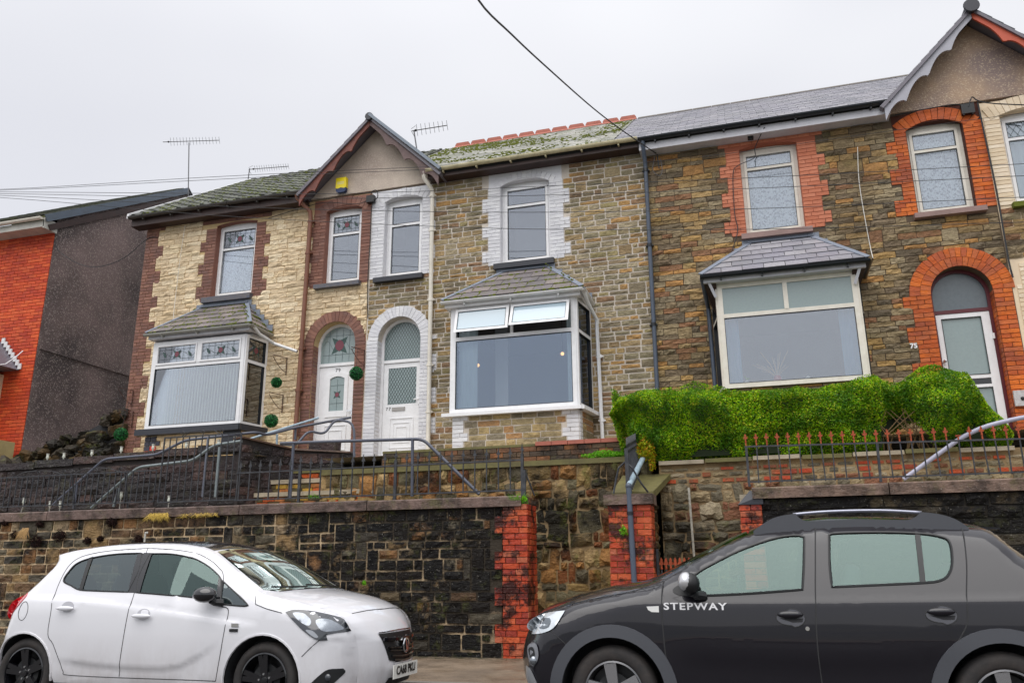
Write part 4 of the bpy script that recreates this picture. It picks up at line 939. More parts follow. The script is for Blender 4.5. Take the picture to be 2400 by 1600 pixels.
# bay of 77: large pane, two opened top lights, white quoined base
b77 = bay(H77, -5.05, -2.78, 13.25, 3.90, 5.83, 5.245, 'upvc', glass=M['glassd'])
b = MB(); b.box(-5.20, -2.70, 13.17, 13.35, 3.84, 3.90); f, L = side_map((-2.72, 13.22), (-2.60, 14)); g = MB(); g.box(0, L, -.06, .06, 3.84, 3.90); mapped(g, f); b.v += g.v; b.f += [tuple(i+8 for i in q_) for q_ in g.f]; b.m += g.m; b.r += g.r
b.build('window_board', M['upvc'], b77)
for (a, c_, op) in ((-4.96, -3.955, .12), (-3.915, -2.86, .19)):    # hinged at the top, bottom swung out
    s_ = MB(); H0 = 5.80; hh = .47; frame_rect(s_, a, c_, -hh, 0, .052, -.045, .0); ang = math.asin(op/hh)
    tf = lambda x, y, z: (x, 13.24+y*math.cos(ang)+z*math.sin(ang), H0-y*math.sin(ang)*-1+z*math.cos(ang))
    mapped(s_, tf); so = s_.build('opening_light', M['upvc'], b77)
    g = MB(); g.box(a+.05, c_-.05, -.028, -.022, -hh+.05, -.05); mapped(g, tf); g.build('pane', M['topglass'], so)
    g = MB(); frame_rect(g, a+.05, c_-.05, -hh+.05, -.05, .007, -.048, -.043); mapped(g, tf); g.build('glazing_seal', M['black'], so)
lace(b77, -4.98, -4.62, 3.95, 5.78, 13.42, M['curtw'], n=10, name='curtain'); lace(b77, -2.98, -2.84, 3.95, 5.78, 13.45, M['curtw'], n=6, name='curtain')
b = MB(); b.box(-4.55, -4.30, 14.24, 14.3, 3.4, 5.9); b.build('window_lining', M['roomw'], b77)
b = MB(); b.box(-3.96, -3.91, 13.255, 13.315, 5.28, 5.76); b.build('mullion', M['upvc'], b77)
bay_skirt(H77, -5.03, -2.77, 13.28, 3.18, 3.845, M['mort_lt'], m_stone('pale_bay_sandstone', [C(176,158,120),C(158,144,114),C(190,166,118),C(140,130,110),C(182,140,96)], stain=C(84,76,60), stain_amt=.5, stain_scale=2, rough=.8, bump=.8, fine=.5), True, M['b_white'], seed=60)
bay_roof(H77, -5.20, -2.62, 13.10, 5.955, -4.26, -3.44, 6.74, M['slate_b'], M['slate_v'], M['gutter_w'], tw=.34, th=.235, seed=61, moss=.42, hipm=M['lead'], fas=M['upvc'])
# bay of 79
b79 = bay(H79, -11.60, -9.46, 13.38, 4.00, 5.80, 5.27, 'upvc')
b = MB(); b.box(-10.555, -10.485, 13.376, 13.44, 5.305, 5.73); frame_rect(b, -11.52, -10.56, 5.31, 5.725, .035, 13.365, 13.40); frame_rect(b, -10.48, -9.54, 5.31, 5.725, .035, 13.365, 13.40); b.build('opening_light', M['upvc'], b79)
pane(-11.48, -10.60, 5.345, 5.69, 13.395, b79); pane(-10.44, -9.58, 5.345, 5.69, 13.395, b79)
stained(b79, -11.48, -10.60, 5.345, 5.69, 13.386, nv=6); stained(b79, -10.44, -9.58, 5.345, 5.69, 13.386, nv=6)
f, L = side_map((-9.46, 13.40), (-9.36, 13.99)); stained(b79, .07, L-.07, 5.33, 5.72, -.006, nv=3, side=False, f=f)
b = MB(); b.box(-11.78, -9.36, 13.30, 13.45, 3.88, 4.00); f, L = side_map((-9.42, 13.32), (-9.24, 14)); g = MB(); g.box(-.03, L, -.05, .06, 3.882, 3.998); mapped(g, f); n8 = len(b.v); b.v += g.v; b.f += [tuple(i+n8 for i in q_) for q_ in g.f]; b.m += g.m; b.r += g.r
b.build('window_board', M['sill_bk'], b79)
me_sl = None
for i in range(26):      # vertical blind
    x = -11.28+i*.066; b = MB(); a = .045; b.add([(-.033, .03, 0), (.033, -.03, 0), (.033, -.03, 1.2), (-.033, .03, 1.2), (0, .006, 0), (0, .006, 1.2)], [(0, 4, 5, 3), (4, 1, 2, 5)])
    if me_sl is None: me_sl = b.build('blind_slat', M['blind'], b79, origin=(0, 0, 0)); me_sl.location = Vector((x, 13.52, 4.06))-WL[b79.name]
    else: link('blind_slat', me_sl.data, b79, (x, 13.52, 4.06))
lace(b79, -11.5, -11.1, 4.06, 5.26, 13.56, M['curtw'], n=12, name='curtain')
b = MB(); fs_, Ls = side_map((-9.50, 13.44), (-9.42, 13.99)); [b.add([fs_(.05+i*.055, .06, 4.06), fs_(.10+i*.055, .09, 4.06), fs_(.10+i*.055, .09, 5.74), fs_(.05+i*.055, .06, 5.74)], [(0, 1, 2, 3)]) for i in range(9)]; b.build('side_blind', M['blind'], b79)
bay_skirt(H79, -11.60, -9.48, 13.44, 3.18, 3.885, M['mort_cr'], M['s_cream'], seed=70)
m_fb = [m_plain('dark_blue_paint', C(58,58,70), .6, bump=.5), m_plain('bright_red_paint', C(200,60,45), .5, bump=.4)]
b = MB(); r = random.Random(4)
for j in range(6):
    for i in range(2 if j % 2 else 3):
        xa = -11.60+i*.14-(0 if j % 2 else .02); b.box(max(-11.6, xa), min(-11.25, xa+.125), 13.41, 13.445, 3.30+j*.095, 3.385+j*.095, 1 if (j < 4 and r.random() < .6) else 0)
b.build('painted_corner_brick', m_fb, H79); b = MB(); b.box(-9.80, -9.42, 13.405, 13.44, 3.62, 3.88); b.build('painted_corner_brick', M['sill_bk'], H79)
bay_roof(H79, -11.72, -9.27, 13.22, 5.97, -10.98, -9.93, 6.70, M['slate_b'], M['slate_v'], m_plain('grey_gutter', C(165,165,160), .45, dirt=.5, dirtc=C(110,110,90), dscale=6), tw=.30, th=.20, seed=71, moss=.36)
# bay of 75
b75 = bay(H75, -.37, 1.79, 13.38, 4.05, 5.83, 5.27, 'upvc_old')
b = MB(); b.box(.665, .735, 13.376, 13.44, 5.305, 5.755); b.build('mullion', M['upvc_old'], b75); pane(-.295, .665, 5.305, 5.755, 13.40, b75, M['glasso'], 'top_pane'); pane(.735, 1.715, 5.305, 5.755, 13.40, b75, M['glasso'], 'top_pane')
lace(b75, -.30, -.08, 4.1, 5.26, 13.56, M['curt'], n=9, name='curtain'); lace(b75, 1.48, 1.72, 4.1, 5.26, 13.56, M['curt'], n=9, name='curtain')
bay_skirt(H75, -.37, 1.77, 13.44, 3.18, 4.05, M['mort_dk'], M['s_75'], seed=80)
bay_roof(H75, -.62, 1.98, 13.18, 5.96, .26, 1.22, 6.76, M['slate'], M['slate_v'], M['gutter_b'], tw=.34, th=.19, seed=81, gb=4)
# sloping white returns of the fascia at both ends of that bay, and the dark brackets below
for x, s_ in ((-.50, 1), (1.86, -1)):
    b = MB(); b.bar((x, 13.26, 5.86), (x+s_*.10, 13.34, 5.60), .045, .02, up=(0, -1, 0)); b.build('fascia_return', M['fascia_w'], H75)
    b = MB(); b.add([(x-.08*s_, 13.30, 5.83), (x+.12*s_, 13.30, 5.83), (x+.12*s_, 13.95, 5.83), (x+.1*s_, 13.95, 5.35), (x-.08*s_, 13.95, 5.83)], [(0,1,2,4), (0,3,1), (1,3,2), (2,3,4), (4,3,0)]); b.build('eaves_bracket', M['fascia_dk'], H75)
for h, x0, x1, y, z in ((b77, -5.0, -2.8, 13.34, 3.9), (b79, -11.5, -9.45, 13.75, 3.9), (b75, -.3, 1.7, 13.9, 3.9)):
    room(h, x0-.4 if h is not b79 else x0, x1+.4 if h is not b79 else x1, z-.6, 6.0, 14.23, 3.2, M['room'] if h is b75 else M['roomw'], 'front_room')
# lit bulbs in the front room of 77; vase, figurines on the sill of 75
for i, (x, z) in enumerate(((-3.42, 5.30), (-5.02, 5.10))):
    t = thing('pendant_lamp', ('glowing bulb hanging in the bay room of the tan stone house, right one', 'glowing bulb at the left edge of the big bay pane of the tan house')[i], 'lamp', (x, 15.0 if i == 0 else 14.6, z), 'pendant bulbs in the front room')
    y = 15.0 if i == 0 else 14.6; b = MB(); b.tube([(x, y, z+.06), (x, y, 5.98)], .005, 5); b.build('flex', M['black'], t); b = MB(); b.ball((x, y, z), .035, 10); b.build('bulb', M['bulb'], t, smooth=True)
t = thing('vase', 'red vase of dry branches on the window sill behind the hedge', 'vase', (.46, 13.62, 4.06)); b = MB(); b.lathe([(0, 0), (.05, 0), (.075, .08), (.06, .16), (.045, .2)], (.46, 13.62, 4.06), 'z', 14); b.build('vase_body', m_plain('red_glaze', C(190,50,45), .3), t, smooth=True)
b = MB(); r = random.Random(9)
for i in range(26): a = r.uniform(-.9, .9); L = r.uniform(.25, .5); b.tube([(.46, 13.62, 4.22), (.46+.5*L*math.sin(a), 13.62+r.uniform(-.03, .05), 4.22+.55*L*math.cos(a)), (.46+L*math.sin(a*1.15), 13.62+r.uniform(-.05, .08), 4.22+L*math.cos(a*1.15))], .003, 4)
b.build('dry_branches', m_plain('dry_twig', C(205,180,150), .8), t)
for i, x in enumerate((-.02, .92)):
    t = thing('ornament', ('small white ornament with a green sprig left of the red vase', 'white ornament right of the red vase')[i], 'ornament', (x, 13.60, 4.06)); b = MB(); b.lathe([(0,0),(.05,0),(.055,.05),(.03,.10),(.04,.13),(0,.16)], (x, 13.60, 4.06), 'z', 10); b.build('figure', M['upvc'], t, smooth=True)
    if i == 0: b = MB(); [b.ball((x+r.uniform(-.04,.04), 13.6, 4.22+r.uniform(0,.05)), .018, 6) for _ in range(7)]; b.build('sprig', M['moss2'], t)

# ---- roofs
def main_roof(h, x0, x1, mat, base, tw, th, seed, bud, roll=0, name='slate', lap=.35, thick=.008, c0=0, c1=0):
    # c0, c1: how far the eave stops short of the gable at either end (valley up to mid slope)
    ye, ze = EAVE; yr, zr = RIDGE; b = MB(); k_ = .50; q3 = [(x0+c0, 0)]+[(x1-c1, 0)]+([(x1, k_)] if c1 else [])+[(x1, 1), (x0, 1)]+([(x0, k_)] if c0 else [])
    top = [(x, ye+(yr-ye)*t, ze+(zr-ze)*t) for x, t in q3]; n3 = len(q3); b.add(top+[(x, y+.03, z-.07) for x, y, z in top], [tuple(range(n3)), tuple(range(2*n3-1, n3-1, -1))]+[(i, n3+i, n3+(i+1) % n3, (i+1) % n3) for i in range(n3)])
    b.add([(x0, yr, zr), (x1, yr, zr), (x1, yr+4.3, ze), (x0, yr+4.3, ze)], [(0,3,2,1)])
    r_ = b.build('roof', base, h); L = math.hypot(yr-ye, zr-ze); V = Vector((0, yr-ye, zr-ze))/L
    tiles(r_, [(x-x0, t*L) for x, t in q3], (x0, ye-.03, ze-.02), (1, 0, 0), V, V.cross(Vector((-1, 0, 0))), tw, th, mat, name=name, seed=seed, budget=bud, roll=roll, lap=lap, thick=thick)
    return r_
R79 = main_roof(H79, -12.95, -7.16, M['tile_dk'], m_bed, .30, .30, 90, BUD['79'], roll=.028, name='roof_tile', lap=.15, thick=.022, c1=1.46)
R77 = main_roof(H77, -7.12, -2.12, M['slate_m'], m_bed, .27, .19, 91, BUD['77'], c0=1.46)
R75 = main_roof(H75, -2.10, 4.12, M['slate'], m_bed, .30, .21, 92, BUD['75'], c1=1.46)
R73 = main_roof(H73, 4.16, 9.7, M['slate'], m_bed, .30, .21, 93, {'slate': 60}, c0=1.46)
# moss cushions on the roof of 77
L = math.hypot(RIDGE[0]-EAVE[0], RIDGE[1]-EAVE[1]); V = Vector((0, RIDGE[0]-EAVE[0], RIDGE[1]-EAVE[1]))/L; N = V.cross(Vector((-1, 0, 0))); r = random.Random(12); m = MB(); cl = [(r.uniform(0, 5), r.uniform(0, L), r.uniform(.15, .6)) for _ in range(46)]
for i in range(2000):
    c_ = r.choice(cl); u = c_[0]+r.gauss(0, c_[2]); v = c_[1]+r.gauss(0, c_[2]*.6)
    if not (max(.05, 1.5-v) < u < 4.95 and 0 < v < L): continue
    v = round(v/.19)*.19+r.uniform(-.012, .03); s_ = r.uniform(.008, .024); p = Vector((-7.12, EAVE[0]-.03, EAVE[1]-.02))+Vector((1,0,0))*u+V*v+N*.012; m.ball(p, (s_*1.6, s_, s_*.8), 6)
m.build('moss', M['moss'], R77, smooth=True, kind='stuff')
m = MB(); r = random.Random(13)
for i in range(900):
    u = r.uniform(0, 4.1); v = r.choice(range(0, 17))*.30+r.uniform(-.01, .02); 
    if r.random() < .35+.4*math.sin(u*1.3+v)**2: s_ = r.uniform(.01, .028); p = Vector((-12.95, EAVE[0]-.03, EAVE[1]-.02))+Vector((1,0,0))*u+V*v+N*.03; m.ball(p, (s_*1.6, s_, s_*.7), 6)
m.build('moss', M['moss'], R79, smooth=True, kind='stuff')
# ridge tiles
def ridge(rf, x0, x1, n, mat, crest=0, z=None, ymid=RIDGE[0]):
    z = z or RIDGE[1]; w_ = (x1-x0)/n
    for i in range(n):
        a, c_ = x0+i*w_+.006, x0+(i+1)*w_-.006; b = MB(); sec = [(-.16, -.09), (0, .035), (.16, -.09), (.13, -.11), (0, 0), (-.13, -.11)]
        b.add([(a, ymid+p, z+q_) for p, q_ in sec]+[(c_, ymid+p, z+q_) for p, q_ in sec], [(0,1,7,6), (1,2,8,7), (2,3,9,8), (3,4,10,9), (4,5,11,10), (5,0,6,11), (0,5,4,3,2,1), (6,7,8,9,10,11)])
        if crest: b.prism([(a+.01, z+.02), (c_-.01, z+.02), (c_-.012, z+.06), (c_-.05, z+.115), (a+.05, z+.115), (a+.012, z+.06)], ymid-.018, ymid+.018)
        b.build('ridge_tile', mat, rf)
ridge(R77, -6.85, -2.08, 11, M['tile_red'], crest=1); ridge(R75, -2.05, 4.1, 14, m_plain('dark_ridge', C(92,84,78), .7, dirt=.6, dirtc=C(60,62,40), dscale=10, bump=.4)); ridge(R79, -12.95, -7.2, 14, M['slate_v'])
b = MB(); b.add([(-12.99, EAVE[0]-.05, EAVE[1]-.06), (-12.94, EAVE[0]-.05, EAVE[1]-.06), (-12.94, RIDGE[0], RIDGE[1]-.06), (-12.99, RIDGE[0], RIDGE[1]-.06), (-12.99, EAVE[0]-.05, EAVE[1]+.05), (-12.94, EAVE[0]-.05, EAVE[1]+.05), (-12.94, RIDGE[0], RIDGE[1]+.05), (-12.99, RIDGE[0], RIDGE[1]+.05)], [(0,3,2,1),(4,5,6,7),(0,1,5,4),(1,2,6,5),(2,3,7,6),(3,0,4,7)]); b.build('verge_strip', M['upvc'], R79)
# eaves: soffit, fascia, gutter
def eaves(h, x0, x1, fm, gm, zf0, zf1, zg, nb, yg=13.66):
    b = MB(); b.box(x0, x1, 13.735, 13.76, zf0, zf1); b.box(x0, x1, 13.76, 14.0, zf0, zf0+.02); b.build('fascia', fm, h); gutter(h, (x0, yg, zg), (x1, yg, zg), gm, r=.058, brackets=nb)
eaves(H79, -12.92, -8.58, M['fascia_dk'], m_plain('brown_black_gutter', C(62,58,56), .45, dirt=.5, dirtc=C(95,90,80), dscale=6), 8.70, 8.88, 8.90, 6)
eaves(H77, -5.80, -1.60, M['fascia_dk'], M['gutter_cream'], 8.80, 8.92, 8.95, 6)
eaves(H75, -1.58, 2.72, M['fascia_w'], M['gutter_b'], 8.72, 8.87, 8.925, 7)
b = MB(); b.box(-12.69, -8.6, 13.9, 14.0, 8.72, 8.95); b.build('wall_plate', M['fascia_dk'], H79)
# ---- gables with scalloped bargeboards
GA = 10.30; GA2 = 10.37
def half_gable(h, xc, sgn, wmat, bmat, rmat, bud, apex=GA, half=1.50, zb=8.84, ztile=None, dep=.34, wall_half=None):
    """one half of a gable: rendered wall, bargeboard, small roof slope"""
    sl_ = (apex-8.86)/half; wh = half
    b = MB(); wc = xc-sgn*.005; b.prism([(wc, zb), (xc+sgn*1.47, zb), (xc+sgn*1.47, apex-.05-sl_*1.47), (wc, apex-.05)], YF-.03, YF+.15); b.build('gable_wall', wmat, h)
    # bargeboard: straight upper edge, scalloped lower edge
    n = 44; up = []; lo = []
    for i in range(n+1):
        t = i/n; x = t*half*1.03; z = apex-sl_*x+.03; up.append((xc+sgn*x, z))
        ph = (t*3.55) % 1.0; ph = (t*3.9) % 1.0; d = .33-.16*(abs(math.sin(PI*ph)))**.7
        if t < .13: d = .17
        lo.append((xc+sgn*x, z-d*(1.0+.12*t)))
    b = MB(); P_ = up+lo[::-1]; P_ = P_ if sgn < 0 else P_; plate(b, P_, [], 13.64, 13.675, back=True); bb = b.build('bargeboard', bmat, h)
    # roof slope
    Lr = math.hypot(half*1.07, sl_*half*1.07); y0, y1 = 13.60, 16.3
    D = Vector((sgn*half*1.07, 0, -sl_*half*1.07))/Lr; top = Vector((xc, 0, apex+.05)); lowp = top+D*Lr
    b = MB(); nrm = Vector((sgn*sl_, 0, 1)).normalized(); q_ = [top+Vector((0, y0, 0)), lowp+Vector((0, y0, 0)), lowp+Vector((0, y1, 0)), top+Vector((0, y1, 0))]
    b.add(q_+[p-nrm*.05 for p in q_], [(0,1,2,3), (7,6,5,4), (0,4,5,1), (1,5,6,2), (2,6,7,3), (3,7,4,0)]); rf = b.build('gable_roof', M['slate_v'], h)
    U = Vector((0, -sgn, 0)); O_ = lowp+Vector((0, y1 if sgn > 0 else y0, 0))
    tiles(rf, [(0, 0), (y1-y0, 0), (y1-y0, Lr), (0, Lr)], O_+nrm*.004, U, -D, nrm, .30, .21, rmat, seed=5, limit=60, thick=.012)
    return bb
half_gable(H79, -7.085, -1, M['render1'], M['barge_br'], M['slate_b'], None); bb = half_gable(H77, -7.075, 1, M['render1'], M['barge_gy'], M['slate_b'], None)
b = MB(); sl_ = (GA-8.9)/1.5; b.bar((-7.07, 13.59, GA+.08), (-7.07+1.60, 13.59, GA+.08-sl_*1.60), .06, .10, up=(0, -1, 0)); b.build('verge_trim', m_plain('grey_verge', C(120,130,142), .4), H77)
half_gable(H75, 4.165, -1, M['render2'], M['barge_lg'], M['slate'], None, apex=GA2); half_gable(H73, 4.175, 1, M['render2'], M['barge_rd'], m_plain('dark_new_slate', C(48,56,62), .35), None, apex=GA2)
for h, xc, GA_ in ((H79, -7.08, GA), (H73, 4.17, GA2)):
    for i in range(6): b = MB(); y = 13.56+i*.42; b.tube([(xc, y, GA_+.04), (xc, y+.41, GA_+.04)], .10 if h is H73 else .085, 10); b.build('ridge_tile', M['sill_bk'], h)
b = MB(); b.lathe([(0, -.02), (.12, -.02), (.13, 0), (.12, .03)], (4.17, 13.55, GA2+.05), 'y', 18); b.build('ridge_end_cap', M['sill_bk'], H73)
# ---- downpipes
pipe(H77, [(-5.86, 13.68, 8.92), (-5.86, 13.68, 8.80), (-5.76, 13.88, 8.62), (-5.76, 13.91, 8.50), (-5.74, 13.91, 3.3)], .042, M['upvc_old'], collars=[(-5.76, 13.91, 8.5), (-5.755, 13.91, 7.75), (-5.75, 13.91, 6.3), (-5.745, 13.91, 5.0), (-5.74, 13.91, 4.1)])
pipe(H75, [(-1.50, 13.68, 8.88), (-1.50, 13.70, 8.76), (-1.50, 13.90, 8.55), (-1.50, 13.92, 8.4), (-1.52, 13.92, 3.6)], .038, M['pipe_bg'], collars=[(-1.50, 13.92, 8.4), (-1.51, 13.92, 6.9), (-1.52, 13.92, 5.4)], cm=M['gutter_b'])
pipe(H79, [(-8.72, 13.68, 8.86), (-8.72, 13.70, 8.78), (-8.50, 13.88, 8.52), (-8.49, 13.90, 8.35), (-8.52, 13.90, 3.5)], .045, M['pipe_br'], collars=[(-8.49, 13.90, 8.3), (-8.50, 13.90, 7.6), (-8.51, 13.90, 5.55), (-8.52, 13.90, 4.7)])
pipe(H79, [(-9.25, 13.30, 5.93), (-9.22, 13.5, 5.80), (-9.12, 13.86, 5.70), (-8.60, 13.90, 5.50)], .032, M['gutter_w'], 'bay_downpipe')
pipe(H77, [(-2.60, 13.18, 5.92), (-2.58, 13.4, 5.75), (-2.52, 13.88, 5.58), (-2.50, 13.92, 3.35)], .034, M['upvc'], 'bay_downpipe', collars=[(-2.50, 13.92, 4.9), (-2.50, 13.92, 3.75)])
pipe(H75, [(-.60, 13.22, 5.92), (-.58, 13.5, 5.75), (-.56, 13.9, 5.60), (-.54, 13.92, 3.6)], .036, M['pipe_bg'], 'bay_downpipe')
# ---- the red brick house on the far left
HR = thing('brick_house', 'bright red brick house with dark roughcast side wall at the left edge', 'house', (-15.3, 14, 3.2)); XR = -15.33
b = MB(); b.box(-20, XR, 14.0, 14.2, 2.6, 9.3); wr = b.build('front_wall', M['mort_rd'], HR); budr = {}
brick_zone(wr, lambda z: (-17.6, XR), 3.3, 9.15, M['b_red'], bud=budr, seed=101, ln=.235, h=.078)
b = MB(); P_ = [(14.0, 2.6), (22.4, 2.6), (22.4, 9.4), (18.2, 12.02), (14.0, 9.4)]; b.add([(XR+.012, y, z) for y, z in P_]+[(XR-.25, y, z) for y, z in P_], [(0,1,2,3,4), (9,8,7,6,5)]+[(i, 5+i, 5+(i+1) % 5, (i+1) % 5) for i in range(5)]); b.build('side_wall', M['dash_dk'], HR)
b = MB(); b.box(XR+.011, XR+.045, 14.05, 19, 6.16, 6.20); b.v = [(x, y, z-(y-14.05)*.0) for x, y, z in b.v]; b.build('string_course', M['dash_dk'], HR)
b = MB(); sA, sB = Vector((XR-.02, 13.62, 9.22)), Vector((XR-.02, 18.2, 12.08)); d = sB-sA
b.add([(-22, 13.6, 9.24), (XR+.10, 13.6, 9.24), (XR+.10, 18.2, 12.10), (-22, 18.2, 12.10), (-22, 13.65, 9.17), (XR+.10, 13.65, 9.17), (XR+.10, 18.2, 12.0), (-22, 18.2, 12.0), (XR+.10, 22.6, 9.3), (-22, 22.6, 9.3)], [(0,1,2,3), (4,7,6,5), (0,4,5,1), (1,5,6,2), (3,2,8,9)]); rr_ = b.build('roof', m_plain('mossy_roof', C(92,98,80), .8, dirt=.9, dirtc=C(110,115,50), dscale=4, bump=.8, bscale=20), HR)
V2 = Vector((0, 4.6, 2.86)).normalized(); tiles(rr_, [(0, 0), (3.4, 0), (3.4, 5.4), (0, 5.4)], (-18.75, 13.56, 9.25), (1, 0, 0), V2, V2.cross(Vector((-1, 0, 0))), .30, .30, M['tile_dk'], name='roof_tile', seed=102, thick=.022, lap=.15)
b = MB(); b.bar((XR+.10, 13.6, 9.17), (XR+.10, 18.2, 12.03), .03, .17, up=(0, -.53, .85)); b.build('bargeboard', m_plain('blue_grey_bargeboard', C(92,104,118), .45, dirt=.3), HR)
b = MB(); b.bar((XR+.07, 13.75, 9.00), (XR+.07, 18.2, 11.80), .03, .14, up=(0, -.53, .85)); b.build('undercloak', M['fascia_dk'], HR)
b = MB(); b.bar((XR+.06, 18.2, 12.1), (XR+.06, 18.9, 11.6), .05, .12); b.build('ridge_end', M['sill_bk'], HR)
b = MB(); b.box(-22, XR+.04, 13.62, 13.66, 8.98, 9.14); b.box(-22, XR+.04, 13.66, 14.0, 8.98, 9.0); b.box(XR+.01, XR+.05, 13.62, 14.0, 8.95, 9.2); b.build('fascia', m_plain('off_white_fascia', C(200,198,190), .5, dirt=.4), HR)
gutter(HR, (-22, 13.55, 9.19), (XR+.02, 13.55, 9.19), M['upvc_old'], r=.06)
b = MB(); b.box(-20, -16.15, 13.3, 14, 3.2, 5.6); b.build('bay_base', M['cream_p'], HR)
b = MB(); b.add([(-19, 13.05, 5.68), (-15.72, 13.05, 5.68), (-15.72, 14, 5.68), (-16.4, 14, 6.42), (-19, 14, 6.42), (-19, 14, 5.68)], [(0,1,3,4), (1,2,3), (0,5,2,1)]); b.build('bay_roof', M['slate_v'], HR); gutter(HR, (-19, 13.0, 5.66), (-15.70, 13.0, 5.66), M['gutter_b'], r=.05)
b = MB()
for i in range(8): x = -15.70-i*.085; b.box(x-.045, x+.045, 13.94, 13.965, 5.70+i*.092, 5.83+i*.092)
b.build('stepped_flashing', M['gutter_w'], HR)
b = MB(); b.tube([(-15.66, 13.3, 5.62), (-15.6, 13.5, 5.7), (-15.58, 13.7, 5.9), (-15.62, 13.9, 6.1)], .012, 6); b.build('overflow_pipe', M['upvc'], HR)
# ---------------------------------------------------------------- retaining walls
YW = 11.0
FW = thing('retaining_wall', 'tall sooty stone retaining wall behind the white car', 'wall', (-8, YW, .1))
b = MB(); b.box(-16, -3.42, YW, YW+.32, -.05, 2.08); core = b.build('wall_core', M['mort_fr'], FW)
def rights(z): t = int((z-.1)/.15) % 5; return -3.42-(.16 if t in (1, 4) else 0)
rc = layout(lambda z: (-13.2, rights(z)), .10, 2.09, (.10, .165), (.16, .42), None, 201, jump=.12, joint=.026)
masonry(rc, lambda u, v: (u, YW, v), core, M['s_front'], 'stone', 'rock', (.022, .055), seed=201, rot=.02, keyf=lambda q: (q[1]-q[0])*(q[3]-q[2])*(1.0 if q[0] > -12 else .3))
def pillar(name, label, x0, x1, y0, y1, z0, z1, mat, joint, seed, left_long=False):
    t = thing(name, label, 'pillar', ((x0+x1)/2, y0, z0)); b = MB(); b.box(x0+.012, x1-.012, y0+.012, y1, z0, z1); o = b.build('pillar_core', joint, t)
    hb = .078
    brick_zone(o, lambda z: (x0-(.12 if left_long and tooth(z, z0, .235) else 0), x1), z0, z1, mat, seed=seed, y=y0+.012, h=hb, ln=.20, dep=(.012, .022))
    brick_zone(o, lambda z: (y0, y1), z0, z1, mat, seed=seed+1, mp_=lambda u, v: (x1-.012, u, v), rotz=PI/2, h=hb, ln=.20, dep=(.012, .022))
    brick_zone(o, lambda z: (-y1, -y0), z0, z1, mat, seed=seed+2, mp_=lambda u, v: (x0+.012, -u, v), rotz=-PI/2, h=hb, ln=.20, dep=(.012, .022))
    return t
P1 = pillar('brick_pillar', 'red brick pillar ending the sooty wall, left of the rubble alley', -3.40, -3.05, YW-.03, YW+.45, .08, 2.12, M['b_pillar'], m_plain('black_brick_joint', C(52,34,26), .8, bump=.5), 210, True)
P2 = pillar('brick_pillar', 'red brick pillar with brown cap and grey drainpipe between the two alleys', -1.93, -1.37, YW-.03, YW+.35, .08, 2.06, M['b_pillar'], m_plain('buff_brick_joint', C(150,122,66), .9, dirt=.8, dirtc=C(60,46,24), dscale=4, bump=.5), 220)
P3 = pillar('brick_pillar', 'dark red brick pillar at the start of the wall behind the grey car', -.24, .02, YW-.03, YW+.4, .08, 2.02, M['b_pillar'], m_plain('black_brick_joint2', C(42,30,26), .8, bump=.5), 230)
b = MB(); b.box(-1.98, -1.33, YW-.09, YW+.34, 2.065, 2.20); b.build('cap', M['cope'], P2)
b = MB(); b.add([(-.26, YW-.05, 2.02), (.05, YW-.05, 2.02), (.05, YW+.4, 2.02), (-.26, YW+.4, 2.02), (-.10, YW, 2.20), (.05, YW-.05, 2.13), (.05, YW+.4, 2.2), (-.10, YW+.4, 2.2)], [(0,3,2,1), (0,1,5,4), (1,2,6,5), (2,3,7,6), (3,0,4,7), (4,5,6,7)]); b.build('cap', M['sill_bk'], P3)
FR = thing('retaining_wall', 'black stained stone retaining wall behind the grey car', 'wall', (2, YW, .1))
b = MB(); b.box(.03, 9, YW, YW+.32, -.05, 2.08); core = b.build('wall_core', M['mort_fr2'], FR)
rc = layout(lambda z: (.03, 6.2), .10, 2.09, (.13, .20), (.24, .50), None, 205, jump=.05, joint=.018)
masonry(rc, lambda u, v: (u, YW, v), core, M['s_front2'], 'stone', 'rock', (.03, .08), seed=205, rot=.02, keyf=lambda q: (q[1]-q[0])*(q[3]-q[2])*(1 if q[0] < 3.2 else .2))
def coping(parent, cuts, z0, z1, y0, y1, mat, slope=.02):
    for i in range(len(cuts)-1):
        a, c_ = cuts[i]+.006, cuts[i+1]-.006; b = MB(); dz = ((i*37) % 5-2)*.0025
        b.add([(a,y0,z0),(c_,y0,z0),(c_,y1,z0),(a,y1,z0),(a,y0,z1-slope-.012+dz),(c_,y0,z1-slope-.012+dz),(c_,y0+.02,z1-slope+.006+dz),(a,y0+.02,z1-slope+.006+dz),(c_,y1,z1+dz),(a,y1,z1+dz)], [(0,3,2,1),(0,1,5,4),(4,5,6,7),(7,6,8,9),(1,2,8,6,5),(3,0,4,7,9),(2,3,9,8)])
        b.build('coping_stone', mat, parent)
coping(FW, [-16, -12.9, -11.22, -9.12, -7.58, -5.45, -3.12], 2.09, 2.25, YW-.07, YW+.34, M['cope'])
coping(FR, [-.08, 1.53, 3.28, 5.2, 7.1, 9], 2.09, 2.25, YW-.07, YW+.34, M['cope'])
# paths between the walls
b = MB(); b.box(-16, -5.1, YW+.32, 12.9, -.1, 2.20); b.box(-16, -8.4, 12.9, 14.6, -.1, 2.20); tag(b.build('path', M['conc']), kind='structure')
b = MB(); b.box(-.24, 6, YW+.32, 12.5, -.1, 2.18); tag(b.build('path', M['conc']), kind='structure')
